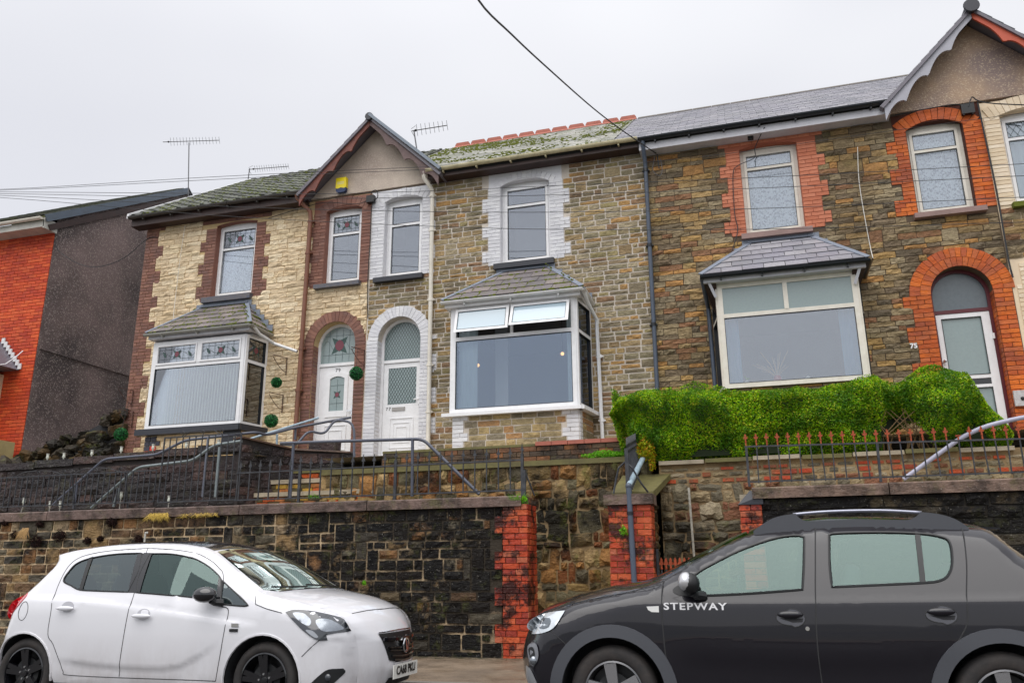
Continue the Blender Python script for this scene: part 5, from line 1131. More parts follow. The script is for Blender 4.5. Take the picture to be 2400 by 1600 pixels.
# ---- rubble walls rising behind the alleys
def rubble(parent, xa, xb, z0, z1, y, mat, seed, h=(.08, .20), l=(.12, .38), ex=None, dep=(.015, .09), xf=None):
    rc = layout(xf or (lambda z: (xa, xb)), z0, z1, h, l, ex, seed, jump=.16, joint=.018); masonry(rc, lambda u, v: (u, y, v), parent, mat, 'stone', 'rub', dep, seed=seed, rot=.16)
T77 = thing('garden_wall', 'mottled brown rubble terrace wall with brick parapet in front of the white bay', 'wall', (-4, 12.3, .1))
b = MB(); b.box(-7.0, -1.50, 12.32, 12.6, -.1, 2.86); o = b.build('rubble_face', M['mort_rub'], T77); rubble(o, -7.0, -1.5, .10, 2.80, 12.32, M['s_rub'], 301)
b = MB(); b.box(-7.0, -1.5, 12.27, 12.7, 2.80, 2.88); b.build('ledge', M['cope_m'], T77)
b = MB(); b.box(-5.95, -1.72, 12.42, 12.6, 2.88, 3.05); b.box(-7.0, -5.95, 12.42, 12.6, 2.88, 2.9); o = b.build('parapet', m_plain('dark_parapet_joint', C(70,58,44), .9, bump=.5), T77)
brick_zone(o, lambda z: (-5.93, -1.74), 2.885, 3.125, M['b_dark'], seed=305, y=12.42, h=.08, ln=.22)
for i in range(6): b = MB(); x = -3.30+i*.262; b.box(x+.004, x+.258, 12.38, 12.68, 3.128, 3.19); b.build('coping_tile', M['tile_red'], T77)
b = MB(); b.box(-5.93, -3.31, 12.40, 12.66, 3.126, 3.165); b.build('coping_tile', M['cope_m'], T77)
sheet('forecourt', -7.14, -1.5, 12.55, 14.6, 3.12, M['conc']); sheet('forecourt', -1.5, 6, 12.3, 14.6, 3.0, M['conc'])
T75 = thing('garden_wall', 'grey rubble terrace wall with patches of red brick under the hedge', 'wall', (1, 12.1, .1))
b = MB(); b.box(-1.36, 6, 12.12, 12.5, -.1, 2.74); o = b.build('rubble_face', M['mort_rub'], T75); rubble(o, -1.36, 4.0, .1, 2.42, 12.12, M['s_rub2'], 311, h=(.09, .17))
rc = layout(lambda z: (-1.34, 3.9), 2.42, 2.66, (.07, .09), (.14, .24), None, 313, joint=.03); r = random.Random(3)
red = [q_ for q_ in rc if r.random() < .42]; oth = [q_ for q_ in rc if q_ not in red]
masonry(red, lambda u, v: (u, 12.12, v), o, m_stone('weathered_red_brick', [C(190,84,48),C(176,72,44),C(150,70,50)], stain=C(110,90,66), stain_amt=.7, stain_scale=3, rough=.7), 'brick', 'brick', (.01, .03), seed=6); masonry(oth, lambda u, v: (u, 12.12, v), o, M['s_rub2'], 'stone', 'rub', (.01, .03), seed=7, limit=0)
for i in range(7): b = MB(); x = -1.36+i*.66; b.box(x+.01, x+.65, 12.04, 12.45, 2.70+(i % 3)*.008, 2.755+(i % 3)*.008); b.build('coping_slab', M['cope_m'] if i % 2 else M['conc'], T75)
# dividing wall between the two alleys, its sloping coping and railing
DV = thing('dividing_wall', 'stone wall with mossy coping running back from the capped brick pillar', 'wall', (-1.6, 11.6, .1))
b = MB(); b.box(-1.86, -1.42, YW+.35, 12.1, .08, 2.15); o = b.build('wall_core', M['mort_rub'], DV)
masonry(layout(lambda z: (YW+.36, 12.1), .1, 2.15, (.09, .17), (.14, .3), None, 321, joint=.03), lambda u, v: (-1.42, u, v), o, M['s_rub'], 'stone', 'rub', (.02, .05), rotz=PI/2, seed=321)
b = MB(); b.add([(-1.93, 11.3, 2.16), (-1.36, 11.3, 2.16), (-1.20, 12.12, 2.50), (-1.90, 12.12, 2.50), (-1.93, 11.3, 2.26), (-1.36, 11.3, 2.26), (-1.20, 12.12, 2.58), (-1.90, 12.12, 2.58)], [(0,3,2,1),(4,5,6,7),(0,1,5,4),(1,2,6,5),(2,3,7,6),(3,0,4,7)]); b.build('coping_stone', M['cope_m'], DV)
# ---- terrace wall of 79 and its steps
T79 = thing('garden_wall', 'dark plum stone terrace wall under the cream house bay', 'wall', (-10.5, 12.1, 2.2))
b = MB(); b.box(-13.9, -8.44, 12.14, 12.4, 2.1, 3.20); o = b.build('wall_core', m_plain('black_terrace_joint', C(52,44,42), .8, dirt=.9, dirtc=(.012,.01,.01,1), dscale=2, bump=.6), T79)
masonry(layout(lambda z: (-13.7, -8.44), 2.2, 3.12, (.12, .17), (.3, .7), None, 331, joint=.010), lambda u, v: (u, 12.14, v), o, M['s_terr'], 'stone', 'rock', (.03, .075), seed=331)
for i in range(6): b = MB(); x = -13.75+i*.885; z = 3.13+.025*i; b.box(x+.008, x+.877, 12.08, 12.42, z, z+.13); b.build('coping_stone', M['s_terr'], T79)
S79 = thing('garden_wall', 'dark stone wall with thin slab coping beside the steps to the two doors', 'wall', (-8.2, 12.6, 2.2))
path = [(-8.43, 12.08, 3.50), (-8.0, 13.0, 3.40), (-6.98, 13.36, 3.34)]
core_m = m_plain('black_step_wall_joint', C(48,40,38), .8, dirt=.9, dirtc=(.012,.01,.01,1), dscale=2, bump=.6)
for i in range(2):
    (xa, ya, za), (xb, yb, zb) = path[i], path[i+1]; f, L = side_map((xa, ya), (xb, yb)); ang = math.atan2(yb-ya, xb-xa)
    b = MB(); b.add([f(0, 0, 2.1), f(L, 0, 2.1), f(L, .25, 2.1), f(0, .25, 2.1), f(0, 0, za-.03), f(L, 0, zb-.03), f(L, .25, zb-.03), f(0, .25, za-.03)], [(0,3,2,1),(4,5,6,7),(0,1,5,4),(1,2,6,5),(2,3,7,6),(3,0,4,7)]); o = b.build('wall_core', core_m, S79)
    masonry(layout(lambda z: (0, L), 2.2, zb-.03, (.13, .18), (.25, .5), None, 341+i, joint=.012), lambda u, v: f(u, 0, v), o, M['s_terr'], 'stone', 'rock', (.02, .06), rotz=ang, seed=341+i)
    b = MB(); b.add([f(-.02, -.05, za-.028), f(L+.02, -.05, zb-.028), f(L+.02, .27, zb-.028), f(-.02, .27, za-.028), f(-.02, -.05, za), f(L+.02, -.05, zb), f(L+.02, .27, zb), f(-.02, .27, za)], [(0,3,2,1),(4,5,6,7),(0,1,5,4),(1,2,6,5),(2,3,7,6),(3,0,4,7)]); b.build('coping_slab', m_plain('rusty_slab', C(92,66,52), .8, dirt=.6, bump=.5) if i == 0 else M['cope'], S79)
b = MB(); b.box(-7.85, -7.30, 13.30, 13.5, 3.2, 3.54); b.build('end_block', M['s_terr'], S79)
sheet('forecourt', -12.69, -8.2, 12.3, 14.6, 3.2, M['conc'])
ST = thing('garden_steps', 'worn steps with yellow and red brick risers below the white arched door', 'steps', (-7.2, 12.4, 2.2))
for i, (y0, z, mt) in enumerate(((12.28, 2.55, M['conc']), (12.62, 2.80, M['conc']), (13.0, 3.02, M['cope_m']))):
    b = MB(); b.box(-8.25, -6.02, y0, 13.9, z-.07, z); b.build('tread', mt, ST)
    rc = layout(lambda z_: (-8.2, -6.05), z-.24, z-.08, (.075, .085), (.19, .24), None, 350+i, joint=.01)
    bb = MB(); bb.box(-8.24, -6.03, y0+.04, 13.9, z-.30, z-.07); rz = bb.build('riser', M['mort_dk'], ST)
    masonry(rc, lambda u, v, y0=y0: (u, y0+.04, v), rz, m_stone('yellow_and_red_brick', [C(190,150,60),C(196,90,40),C(120,96,60),C(176,110,60),C(96,84,56)], stain=(.02,.016,.01,1), stain_amt=.8, stain_scale=2, rough=.7, moss=.4), 'brick', 'brick', (.01, .02), seed=i)
A1 = thing('garden_steps', 'steps rising in the alley between the two red brick pillars', 'steps', (-2.5, 11.3, .1))
for i in range(12): b = MB(); x = -3.05-i*.175; b.box(x-.2, x if i else -1.96, YW+.34, 12.28, -.1, .14+i*.165); b.build('tread', M['conc'], A1)
A2 = thing('garden_steps', 'steps in the alley left of the wall behind the grey car', 'steps', (-.8, 11.3, .1))
for i in range(4): b = MB(); b.box(-1.36, -.25, 11.5+i*.2, 12.1, .10+i*.16, .26+i*.16); b.build('tread', M['conc'], A2)
# ---- loose dry-stone bank between the brick house and the cream house
DS = thing('dry_stone_wall', 'tumbled mossy dry stone wall between the red and the cream house', 'wall', (-14, 13.6, 2.6))
b = MB(); b.add([(-15.9, 14.1, 2.6), (-12.6, 14.1, 2.6), (-12.6, 14.1, 4.42), (-13.3, 14.1, 4.38), (-14.8, 14.1, 3.75), (-15.9, 14.1, 3.45)]+[(x, 14.6, z) for x, z in [(-15.9, 2.6), (-12.6, 2.6), (-12.6, 4.42), (-13.3, 4.38), (-14.8, 3.75), (-15.9, 3.45)]], [(0,1,2,3,4,5), (11,10,9,8,7,6)]+[(i, 6+i, 6+(i+1) % 6, (i+1) % 6) for i in range(6)]); o = b.build('rubble_core', M['dark'], DS)
r = random.Random(44); ms = MSH['rub']; dsv = []
for i in range(210):
    x = r.uniform(-15.9, -12.7); zt = 3.45+(x+15.9)*.31+ (.08 if x > -13.4 else 0); z = r.uniform(2.7, zt+.02); s_ = r.uniform(.14, .32)
    if zt-z < .25: z = zt-r.uniform(-.03, .1)
    y = 14.05-r.uniform(0, .12)-(zt-z)*.18
    link('stone', ms[r.randrange(12)], o, (x, y, z), scale=(s_*1.25, .16, s_*.72), rot=(r.uniform(-.35, .2), r.uniform(-.55, .35), r.uniform(-.5, .4)), mat=M['s_dry'])
RK = thing('boulder', 'mossy dark boulder at the left end of the plum terrace wall', 'rock', (-14.45, 13.0, 2.2))
def rock(name, c, s, seed, mat, parent=None):
    r = random.Random(seed); b = MB(); b.ball((0, 0, 0), 1, 14); V = np.array(b.v); ph = [r.uniform(0, 6) for _ in range(12)]
    d = 1+.16*np.sin(3.1*V[:,0]+ph[0])*np.cos(2.7*V[:,2]+ph[1])+.10*np.sin(6.3*V[:,1]+ph[2]+3*V[:,0])+.07*np.cos(9.1*V[:,2]+ph[3]+4*V[:,1]); V = V*d[:,None]*np.array(s)+np.array(c); b.v = [tuple(p) for p in V]; return b.build(name, mat, parent)
rock('rock_mass', (-14.5, 13.0, 3.1), (.36, .35, .46), 1, M['s_dry'], RK); rock('rock_mass', (-14.75, 13.05, 2.65), (.34, .3, .5), 2, M['s_dry'], RK)
LB = thing('stone_block', 'pale cream stone block at the left edge below the red brick wall', 'stone block', (-15.4, 13.4, 2.6)); b = MB(); b.box(-16.2, -15.2, 13.3, 13.7, 2.6, 3.98); o = b.build('block', m_plain('pale_yellow_stone', C(190,170,120), .8, dirt=.5, dirtc=C(120,100,60), dscale=3, bump=.6), LB)
# ---- railings
def finial(b, x, y, z, s=1.0, kind='spear'):
    if kind == 'spear':
        b.prism([(x-.010*s, z), (x+.010*s, z), (x+.008*s, z+.045*s), (x+.028*s, z+.040*s), (x+.024*s, z+.062*s), (x+.012*s, z+.085*s), (x, z+.15*s), (x-.012*s, z+.085*s), (x-.024*s, z+.062*s), (x-.028*s, z+.040*s), (x-.008*s, z+.045*s)], y-.007, y+.007)
    else:
        b.prism([(x-.010*s, z), (x+.010*s, z), (x+.008*s, z+.045*s), (x+.026*s, z+.050*s), (x+.032*s, z+.078*s), (x+.012*s, z+.072*s), (x+.014*s, z+.10*s), (x, z+.125*s), (x-.014*s, z+.10*s), (x-.012*s, z+.072*s), (x-.032*s, z+.078*s), (x-.026*s, z+.050*s), (x-.008*s, z+.045*s)], y-.007, y+.007)
    b.lathe([(0, .025*s), (.014*s, .03*s), (.014*s, .045*s), (0, .05*s)], (x, y, z-.03*s), 'z', 6)
F77 = thing('iron_railing', 'low grey iron railing with spear heads on the sooty wall coping', 'railing', (-5.5, YW+.14, 2.25)); yr = YW+.14
b = MB(); b.box(-7.82, -3.14, yr-.012, yr+.012, 2.735, 2.755); b.build('top_rail', M['iron'], F77); b = MB(); b.box(-7.82, -3.14, yr-.012, yr+.012, 2.315, 2.335); b.build('bottom_rail', M['iron'], F77)
n = 26
for i in range(n+1):
    x = -7.76+i*(4.60/n); post = i in (6, 15, 26)
    b = MB(); b.box(x-(.02 if post else .008), x+(.02 if post else .008), yr-(.018 if post else .008), yr+(.018 if post else .008), 2.24 if post else 2.31, 2.80 if not post else 2.83)
    finial(b, x, yr, 2.79 if not post else 2.83, 1.0); b.build('bar', M['iron'], F77)
b = MB(); b.bar((-3.13, yr, 2.60), (-3.02, yr+.12, 2.25), .016, .016); b.box(-3.155, -3.11, yr-.02, yr+.02, 2.22, 2.6); b.build('end_stay', M['iron'], F77)
def scrolls(b, x0, x1, y, z, r_=.045):
    xc = (x0+x1)/2
    for sx, s_ in ((x0+r_, 1), (xc, 1), (x1-r_, -1)):
        b.tube([(sx+s_*(r_-.003*k_)*math.cos(-PI/2+k_*.5), y, z+r_+(r_-.003*k_)*math.sin(-PI/2+k_*.5)) for k_ in range(13)], .006, 5)
    b.tube([(x0+r_*2, y, z), ((x0+xc)/2, y, z+r_*1.6), (xc-r_*.6, y, z+r_*1.9)], .006, 5); b.tube([(x1-r_*2, y, z), ((x1+xc)/2, y, z+r_*1.4), (xc+r_*.6, y, z+r_*1.9)], .006, 5)
FL = thing('iron_railing', 'thin dark iron railing with scrolls left of the tall gate', 'railing', (-11, YW+.14, 2.25))
b = MB(); b.box(-13.6, -9.33, yr-.010, yr+.010, 2.845, 2.862); b.build('top_rail', M['iron'], FL); b = MB(); b.box(-13.6, -9.33, yr-.010, yr+.010, 2.345, 2.362); b.build('bottom_rail', M['iron'], FL)
for i in range(38): x = -13.55+i*.114; b = MB(); b.box(x-.007, x+.007, yr-.007, yr+.007, 2.35, 2.85); b.build('bar', M['iron'], FL)
for x0, x1 in ((-12.35, -11.15), (-11.1, -10.0)): b = MB(); scrolls(b, x0, x1, yr, 2.862); b.build('scrollwork', M['iron'], FL)
for x in (-11.02, -9.95): b = MB(); b.bar((x, yr, 2.84), (x+.03, yr+.12, 2.26), .022, .022); b.bar((x-.12, yr, 2.30), (x-.12, yr, 2.6), .02, .02); b.build('stay', M['iron'], FL)
GT = thing('iron_gate', 'tall plain iron gate with a scroll top standing on the coping', 'gate', (-8.5, YW+.12, 2.25)); yg = YW+.16
b = MB(); frame_rect(b, -9.27, -7.80, 2.33, 3.39, .018, yg-.010, yg+.010); b.build('gate_frame', M['iron'], GT)
for i in range(1, 12): x = -9.27+i*1.47/12; b = MB(); b.box(x-.007, x+.007, yg-.007, yg+.007, 2.34, 3.38); b.build('bar', M['iron'], GT)
b = MB(); scrolls(b, -8.98, -8.12, yg, 3.392, .05); b.build('scrollwork', M['iron'], GT)
F75 = thing('iron_railing', 'black iron railing with rusty orange finials on the coping in front of the hedge', 'railing', (1.5, YW-.02, 2.25)); y5 = YW+.03
zt_ = lambda x: 2.765-.020*(x+.1)
b = MB(); b.add([(-.12, y5-.011, 2.755), (3.9, y5-.011, 2.675), (3.9, y5+.011, 2.675), (-.12, y5+.011, 2.755), (-.12, y5-.011, 2.775), (3.9, y5-.011, 2.695), (3.9, y5+.011, 2.695), (-.12, y5+.011, 2.775)], [(0,3,2,1),(4,5,6,7),(0,1,5,4),(1,2,6,5),(2,3,7,6),(3,0,4,7)]); b.build('top_rail', M['iron'], F75)
b = MB(); b.box(-.12, 3.9, y5-.011, y5+.011, 2.30, 2.318); b.build('bottom_rail', M['iron'], F75)
for i in range(31):
    x = -.10+i*.131; post = i in (0, 12, 25); z = zt_(x); b = MB(); lean = .012*math.sin(i*1.7)
    b.bar((x-lean, y5, 2.25 if post else 2.29), (x, y5, z), .03 if post else .015, .03 if post else .015); o = b.build('bar', M['iron'], F75)
    b = MB(); b.box(x-.008, x+.008, y5-.008, y5+.008, z, z+.06); 
    if i not in (19,): finial(b, x, y5, z+.055, .92, 'cross')
    else: b.box(x-.028, x+.028, y5-.008, y5+.008, z+.05, z+.068)
    b.build('finial', M['rust'], F75)
# receding railing on the dividing wall
FD = thing('iron_railing', 'dark railing seen edge-on running back above the capped brick pillar', 'railing', (-1.65, 11.3, 2.3))
for i in range(13):
    y = 11.08+i*.11; z0 = 2.24+.32*max(0, (y-11.3))/.82; zt2 = 2.80+.30*i/12; b = MB(); b.box(-1.672, -1.652, y-.009, y+.009, z0, zt2+.03)
    b.prism([(-.010, 0), (.010, 0), (.028, .04), (0, .14), (-.028, .04)], -1.667, -1.655, f=lambda a, c_, d, y=y, z=zt2+.03: (d, y+a, z+c_)); b.build('bar', M['iron'], FD)
for dz0, dz1, nm in ((.0, .0, 'top_rail'), (-.42, -.42, 'bottom_rail')): b = MB(); b.bar((-1.662, 11.06, 2.78+dz0), (-1.662, 12.42, 3.09+dz1), .02, .02); b.build(nm, M['iron'], FD)
b = MB(); b.tube([(-1.86, 11.03, 2.22), (-1.82, 11.05, 2.42), (-1.78, 11.05, 2.56), (-1.69, 11.05, 2.64), (-1.60, 11.05, 2.56), (-1.50, 11.12, 2.36), (-1.42, 11.2, 2.24)], .014, 6); b.box(-1.69, -1.64, 11.03, 11.07, 2.2, 2.82); b.build('hoop_stay', M['iron'], FD)
# small gate with rusty heads in the right alley
SG = thing('iron_gate', 'low iron gate with rusty spikes in the alley behind the grey car bonnet', 'gate', (-1.2, 11.25, .12))
for i in range(7): x = -1.30+i*.06; b = MB(); b.box(x-.008, x+.008, 11.25, 11.265, .2, 1.26); b.build('bar', M['iron'], SG); b = MB(); finial(b, x, 11.257, 1.24, 1.2, 'cross'); b.build('finial', M['rust'], SG)
b = MB(); b.box(-1.34, -.90, 11.245, 11.27, 1.16, 1.185); b.build('top_rail', M['iron'], SG); b = MB(); b.box(-1.36, -1.33, 11.22, 11.28, .12, 1.5); b.build('gate_post', M['iron'], SG)
# ---- tubular handrails
def bend(pts, r_=.10, n=5):
    o = [Vector(pts[0])]
    for i in range(1, len(pts)-1):
        p = Vector(pts[i]); a = (Vector(pts[i-1])-p); c_ = (Vector(pts[i+1])-p); ra = min(r_, a.length*.45); rc_ = min(r_, c_.length*.45); a = p+a.normalized()*ra; c_ = p+c_.normalized()*rc_
        for k_ in range(n+1): t = k_/n; o.append(a*(1-t)**2+p*2*t*(1-t)+c_*t*t)
    o.append(Vector(pts[-1])); return o
def handrail(label, pts, r_, mat, posts=(), cat='handrail', rb=.12, post_mat=None):
    t = thing('handrail', label, cat, tuple(pts[0])); b = MB(); b.tube(bend(pts, rb), r_, 10); b.build('rail', mat, t, smooth=True, auto=60)
    for (p, q_) in posts: b = MB(); b.tube([p, q_], r_*.95, 10); b.build('post', post_mat or mat, t, smooth=True, auto=60)
    return t
yh = 11.75
handrail('grey tubular handrail, level then slanting down in front of the brick parapet', [az('C', 1690, 1085, yh), az('C', 1000, 408, yh), az('C', 0, 437, yh), az('B', 1345, 462, yh)], .026, M['rail'], [(az('C', 873, 415, yh), az('C', 866, 1110, yh)), (az('B', 1505, 470, yh), az('B', 1462, 1140, yh))])
handrail('bent grey handrail in front of the white panelled door', [az('B', 1345, 470, 12.4), az('B', 1530, 492, 12.4), az('B', 1690, 305, 12.6), az('B', 1880, 355, 12.8), az('B', 2010, 175, 13.0), az('B', 2200, 195, 13.0), az('B', 2250, 290, 13.0), az('B', 2245, 740, 12.9)], .022, M['rail'])
handrail('long grey handrail climbing past the gate up to the panelled door', [az('A', 650, 1215, 11.6), az('A', 1280, 655, 11.6), az('A', 1930, 600, 11.7), az('B', 170, 425, 11.8), az('B', 1050, 325, 12.3), az('B', 1170, 362, 12.6), az('B', 1550, 265, 13.1), az('B', 2210, 145, 13.6)], .024, M['rail'], [(az('A', 945, 940, 11.6), az('A', 905, 1260, 11.6)), (az('B', 460, 390, 11.95), az('B', 390, 1120, 11.8)), (az('B', 1530, 275, 13.1), az('B', 1525, 420, 13.1))])
handrail('pale galvanised handrail below the long grey one', [az('A', 1115, 1255, 11.45), az('A', 1690, 755, 11.45), az('B', 270, 675, 11.5), az('B', 530, 485, 11.6), az('B', 870, 435, 11.6)], .024, M['rail_lt'], [(az('B', 598, 510, 11.6), az('B', 545, 1120, 11.55)), (az('A', 1460, 1010, 11.45), az('A', 1390, 1240, 11.45))])
handrail('short pale tube rail ending above the door step of the cream house', [az('B', 970, 410, 12.5), az('B', 1320, 300, 12.9), az('B', 1810, 150, 13.5)], .022, M['pipe_lg'], [(az('B', 1303, 350, 12.9), az('B', 1300, 480, 12.9))])
ym = 11.9; hr75 = [at(2075/.98, 1100/.98, ym), at(2235/.98, 985/.98, ym), at(2360/.98, 955/.98, ym), at(2420/.98, 953/.98, ym)]
handrail('pale lilac handrail crossing the rusty railing on the right', hr75, .030, M['rail_w'], rb=.3)
t = thing('drainpipe', 'grey blue drainpipe running down the front of the capped brick pillar', 'drainpipe', (-1.6, 10.93, .1)); pb = az('D', 1428, 985, 10.93)
b = MB(); b.tube([(pb[0]+.03, 10.93, .12), pb], .037, 12); b.build('pipe', M['pipe_bg'], t, smooth=True, auto=60); b = MB(); b.tube([pb, az('D', 1600, 655, 12.0)], .038, 12); b.build('upper_pipe', M['pipe_lg'], t, smooth=True, auto=60)
b = MB(); b.ball(pb, .045, 10); b.build('elbow', M['pipe_bg'], t, smooth=True)
for z in (1.95, 1.0): b = MB(); b.lathe([(.037, -.02), (.045, -.02), (.045, .02), (.037, .02)], (pb[0]+.004, 10.93, z), 'z', 14); b.build('collar', M['gutter_b'], t)
t = thing('standpipe', 'thin pale pole in front of the grey rubble wall', 'pole', (-.95, 11.9, .3)); p0, p1 = at(1614, 1142, 11.9), at(1627, 1312, 11.9); b = MB(); b.tube([(p1[0]+.02, 11.9, .2), p0], .017, 8); b.build('pole', m_plain('flaking_white_pole', C(176,172,160), .6, dirt=.8, dirtc=C(70,62,50), dscale=20), t)
t = thing('standpipe', 'black and white pipe stub rising above the white car roof', 'pole', (-7.9, 10.9, 1.2)); p0, p1 = at(341, 1248, 10.88), at(337, 1290, 10.88); b = MB(); b.tube([(p1[0], 10.88, p1[2]-.3), p0, (p0[0]+.03, 10.9, p0[2]+.0)], .02, 8); b.build('pole', m_plain('flaking_pipe', C(200,198,190), .6, dirt=.9, dirtc=C(30,30,30), dscale=30), t)
# ---- hedge, plants, grass
def leaves(name, mat, parent, hull, n, size, seed, label=None, cat=None, kind='stuff', thick=.10):
    """leaf-sized faces scattered just inside a lumpy hull; hull(rng, n) gives points and outward directions"""
    rg = np.random.default_rng(seed); P_, N_ = hull(rg, n); n = len(P_); P_ = P_-N_*rg.exponential(thick, n)[:, None]
    R_ = rg.normal(size=(n, 3)); D = N_*.7+R_*.85; D /= np.linalg.norm(D, axis=1)[:, None]; T = np.cross(D, rg.normal(size=(n, 3))); T /= np.linalg.norm(T, axis=1)[:, None]; B_ = np.cross(D, T)
    s_ = (size*rg.uniform(.6, 1.3, n))[:, None]; v = np.stack([P_-T*s_, P_+B_*s_*.5+D*s_*.15, P_+T*s_, P_-B_*s_*.5+D*s_*.15], 1).reshape(-1, 3); c_ = v.mean(0)
    me = bpy.data.meshes.new(name); me.vertices.add(4*n); me.vertices.foreach_set('co', (v-c_).ravel()); me.loops.add(4*n); me.loops.foreach_set('vertex_index', np.arange(4*n)); me.polygons.add(n); me.polygons.foreach_set('loop_start', np.arange(0, 4*n, 4)); me.polygons.foreach_set('loop_total', np.full(n, 4)); me.update(calc_edges=True)
    a = me.attributes.new('rnd', 'FLOAT', 'POINT'); a.data.foreach_set('value', np.repeat(rg.random(n), 4)); me.materials.append(mat); o = link(name, me, parent, tuple(c_)); return tag(o, label, cat, None, kind)
def m_leaf(name, cols, big, sc_=2.0, rough=.45, trans=.35):
    k = NT(name); k.b.inputs['Specular IOR Level'].default_value = .25; a = k.n('ShaderNodeAttribute', attribute_name='rnd'); base = k.ramp(a.outputs['Fac'], [(i/len(cols), c) for i, c in enumerate(cols)], 'CONSTANT')
    if big: base = k.mix(k.ramp(k.noise(sc_, 5, .6), [(.42, 0.0), (.60, .85)]), base, big)
    k.col(base); k.rough(rough); 
    tl = k.n('ShaderNodeBsdfTranslucent'); k.l(base, tl.inputs[0]); mx = k.n('ShaderNodeMixShader'); mx.inputs[0].default_value = trans
    k.l(k.b.outputs[0], mx.inputs[1]); k.l(tl.outputs[0], mx.inputs[2]); k.l(mx.outputs[0], k.out.inputs[0]); return k.mat
M['hedge'] = m_leaf('privet_leaves', [C(148,198,12),C(116,172,14),C(178,214,24),C(88,146,16),C(158,202,10),C(196,196,50),C(52,96,12)], C(58,110,12), 3.2)
HD = thing('hedge', 'bright green clipped privet hedge in front of the ochre house bay', 'hedge', (.6, 12.5, 2.7))
_lr = np.random.default_rng(77); _lc = np.stack([_lr.uniform(-2.2, 3.4, 260), _lr.uniform(11.9, 13.2, 260), _lr.uniform(2.7, 4.1, 260)], 1); _ls = _lr.uniform(.07, .17, 260); _la = _lr.uniform(-.10, .13, 260)
def lump(x, z, ph=0):
    y = 12.05 if np.isscalar(ph) and ph == 0 else 0; P_ = np.stack([x, np.full_like(x, 12.05), z], 1) if ph == 0 else np.stack([x, z, np.full_like(x, 3.95)], 1); o = np.zeros(len(x))
    for c_, s_, a_ in zip(_lc, _ls, _la):
        d = ((P_-c_)[:, [0, 2]]**2).sum(1) if ph == 0 else ((P_-c_)[:, [0, 1]]**2).sum(1); o += a_*np.exp(-d/(2*s_*s_))
    return o
def top_h(x): return np.interp(x, [-2.05, -1.9, -1.2, -.2, .5, 1.3, 1.6, 1.75, 2.0, 2.45, 2.85, 2.95, 3.15, 3.25], [3.5, 3.76, 3.82, 3.76, 3.72, 3.75, 3.82, 3.88, 3.78, 3.80, 3.80, 3.60, 3.2, 2.95])
def bot_h(x): return np.interp(x, [-2.05, -1.8, -1.55, -1.3, 1.7, 1.85, 2.15, 2.35, 3.25], [3.5, 3.2, 2.85, 2.74, 2.78, 3.1, 3.2, 2.85, 2.78])
def front_y(x): return 12.02+.55*np.exp(-((x-1.95)/.22)**2)+.06*np.sin(x*2.3)
def hull(rg, n):
    x = rg.uniform(-2.05, 3.25, n); m = rg.random(n); zt, zb = top_h(x), bot_h(x); P_ = np.zeros((n, 3)); N_ = np.zeros((n, 3))
    fr = m < .66; z = zb+(zt-zb)*rg.random(n); l_ = lump(x, z); t = (z-zb)/(zt-zb+1e-6); rr = .14*np.clip((t-.82)/.18, 0, 1)**2+.26*np.clip((.42-t)/.42, 0, 1)**1.3
    P_[:, 0] = x; P_[:, 1] = front_y(x)-l_+rr; P_[:, 2] = z; N_[:] = (0, -.95, .3)
    y = front_y(x)+.1+rg.random(n)*.9; tp = ~fr; P_[tp, 1] = y[tp]; P_[tp, 2] = (zt+lump(x, y, 2)*.45)[tp]; N_[tp] = (0, -.15, 1)
    sd = m > .93; zz = 2.95+rg.random(n)*.95; P_[sd, 0] = (-2.02+lump(y, zz)*1.2+.25*np.clip((3.4-zz), 0, 1))[sd]; P_[sd, 1] = y[sd]; P_[sd, 2] = zz[sd]; N_[sd] = (-1, -.2, .1)
    return P_, N_
leaves('foliage', M['hedge'], HD, hull, 120000, .0155, 5, thick=.04)
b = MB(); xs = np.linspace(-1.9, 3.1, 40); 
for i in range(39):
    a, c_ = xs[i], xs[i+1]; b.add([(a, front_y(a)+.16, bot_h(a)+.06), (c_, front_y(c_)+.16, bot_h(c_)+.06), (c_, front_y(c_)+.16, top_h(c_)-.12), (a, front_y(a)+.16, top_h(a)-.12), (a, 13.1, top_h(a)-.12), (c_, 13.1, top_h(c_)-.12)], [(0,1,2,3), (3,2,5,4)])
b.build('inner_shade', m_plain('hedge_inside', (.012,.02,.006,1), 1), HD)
b = MB(); r = random.Random(2)
for i in range(34): x = r.choice((r.uniform(1.6, 2.4), r.uniform(-1.4, 3))); b.tube([(x, 12.5, 2.7), (x+r.uniform(-.15, .15), 12.35, 3.0), (x+r.uniform(-.35, .35), 12.2+r.uniform(0, .2), 3.35)], [.014, .01, .004], 5)
b.build('branches', m_plain('hedge_wood', C(120,96,66), .9), HD)
def blob_hull(c, s_):
    def h(rg, n):
        d = rg.normal(size=(n, 3)); d /= np.linalg.norm(d, axis=1)[:, None]; k_ = 1+.18*np.sin(5*d[:, :1]+3*d[:, 2:3])+.12*np.sin(9*d[:, 1:2]+7*d[:, :1]); return d*k_*np.array(s_)+np.array(c), d
    return h
t = thing('shrub', 'small yellow-green shrub hanging beside the hedge above the dividing wall', 'shrub', (-1.3, 12.0, 2.6)); leaves('foliage', m_leaf('yellow_leaves', [C(190,190,30),C(150,170,30),C(210,150,40)], None), t, blob_hull(az('D', 1640, 520, 12.0), (.14, .1, .17)), 900, .018, 6, thick=.03); leaves('foliage', bpy.data.materials['yellow_leaves'], t, blob_hull(az('D', 1720, 690, 12.0), (.05, .05, .12)), 250, .016, 7, thick=.02)
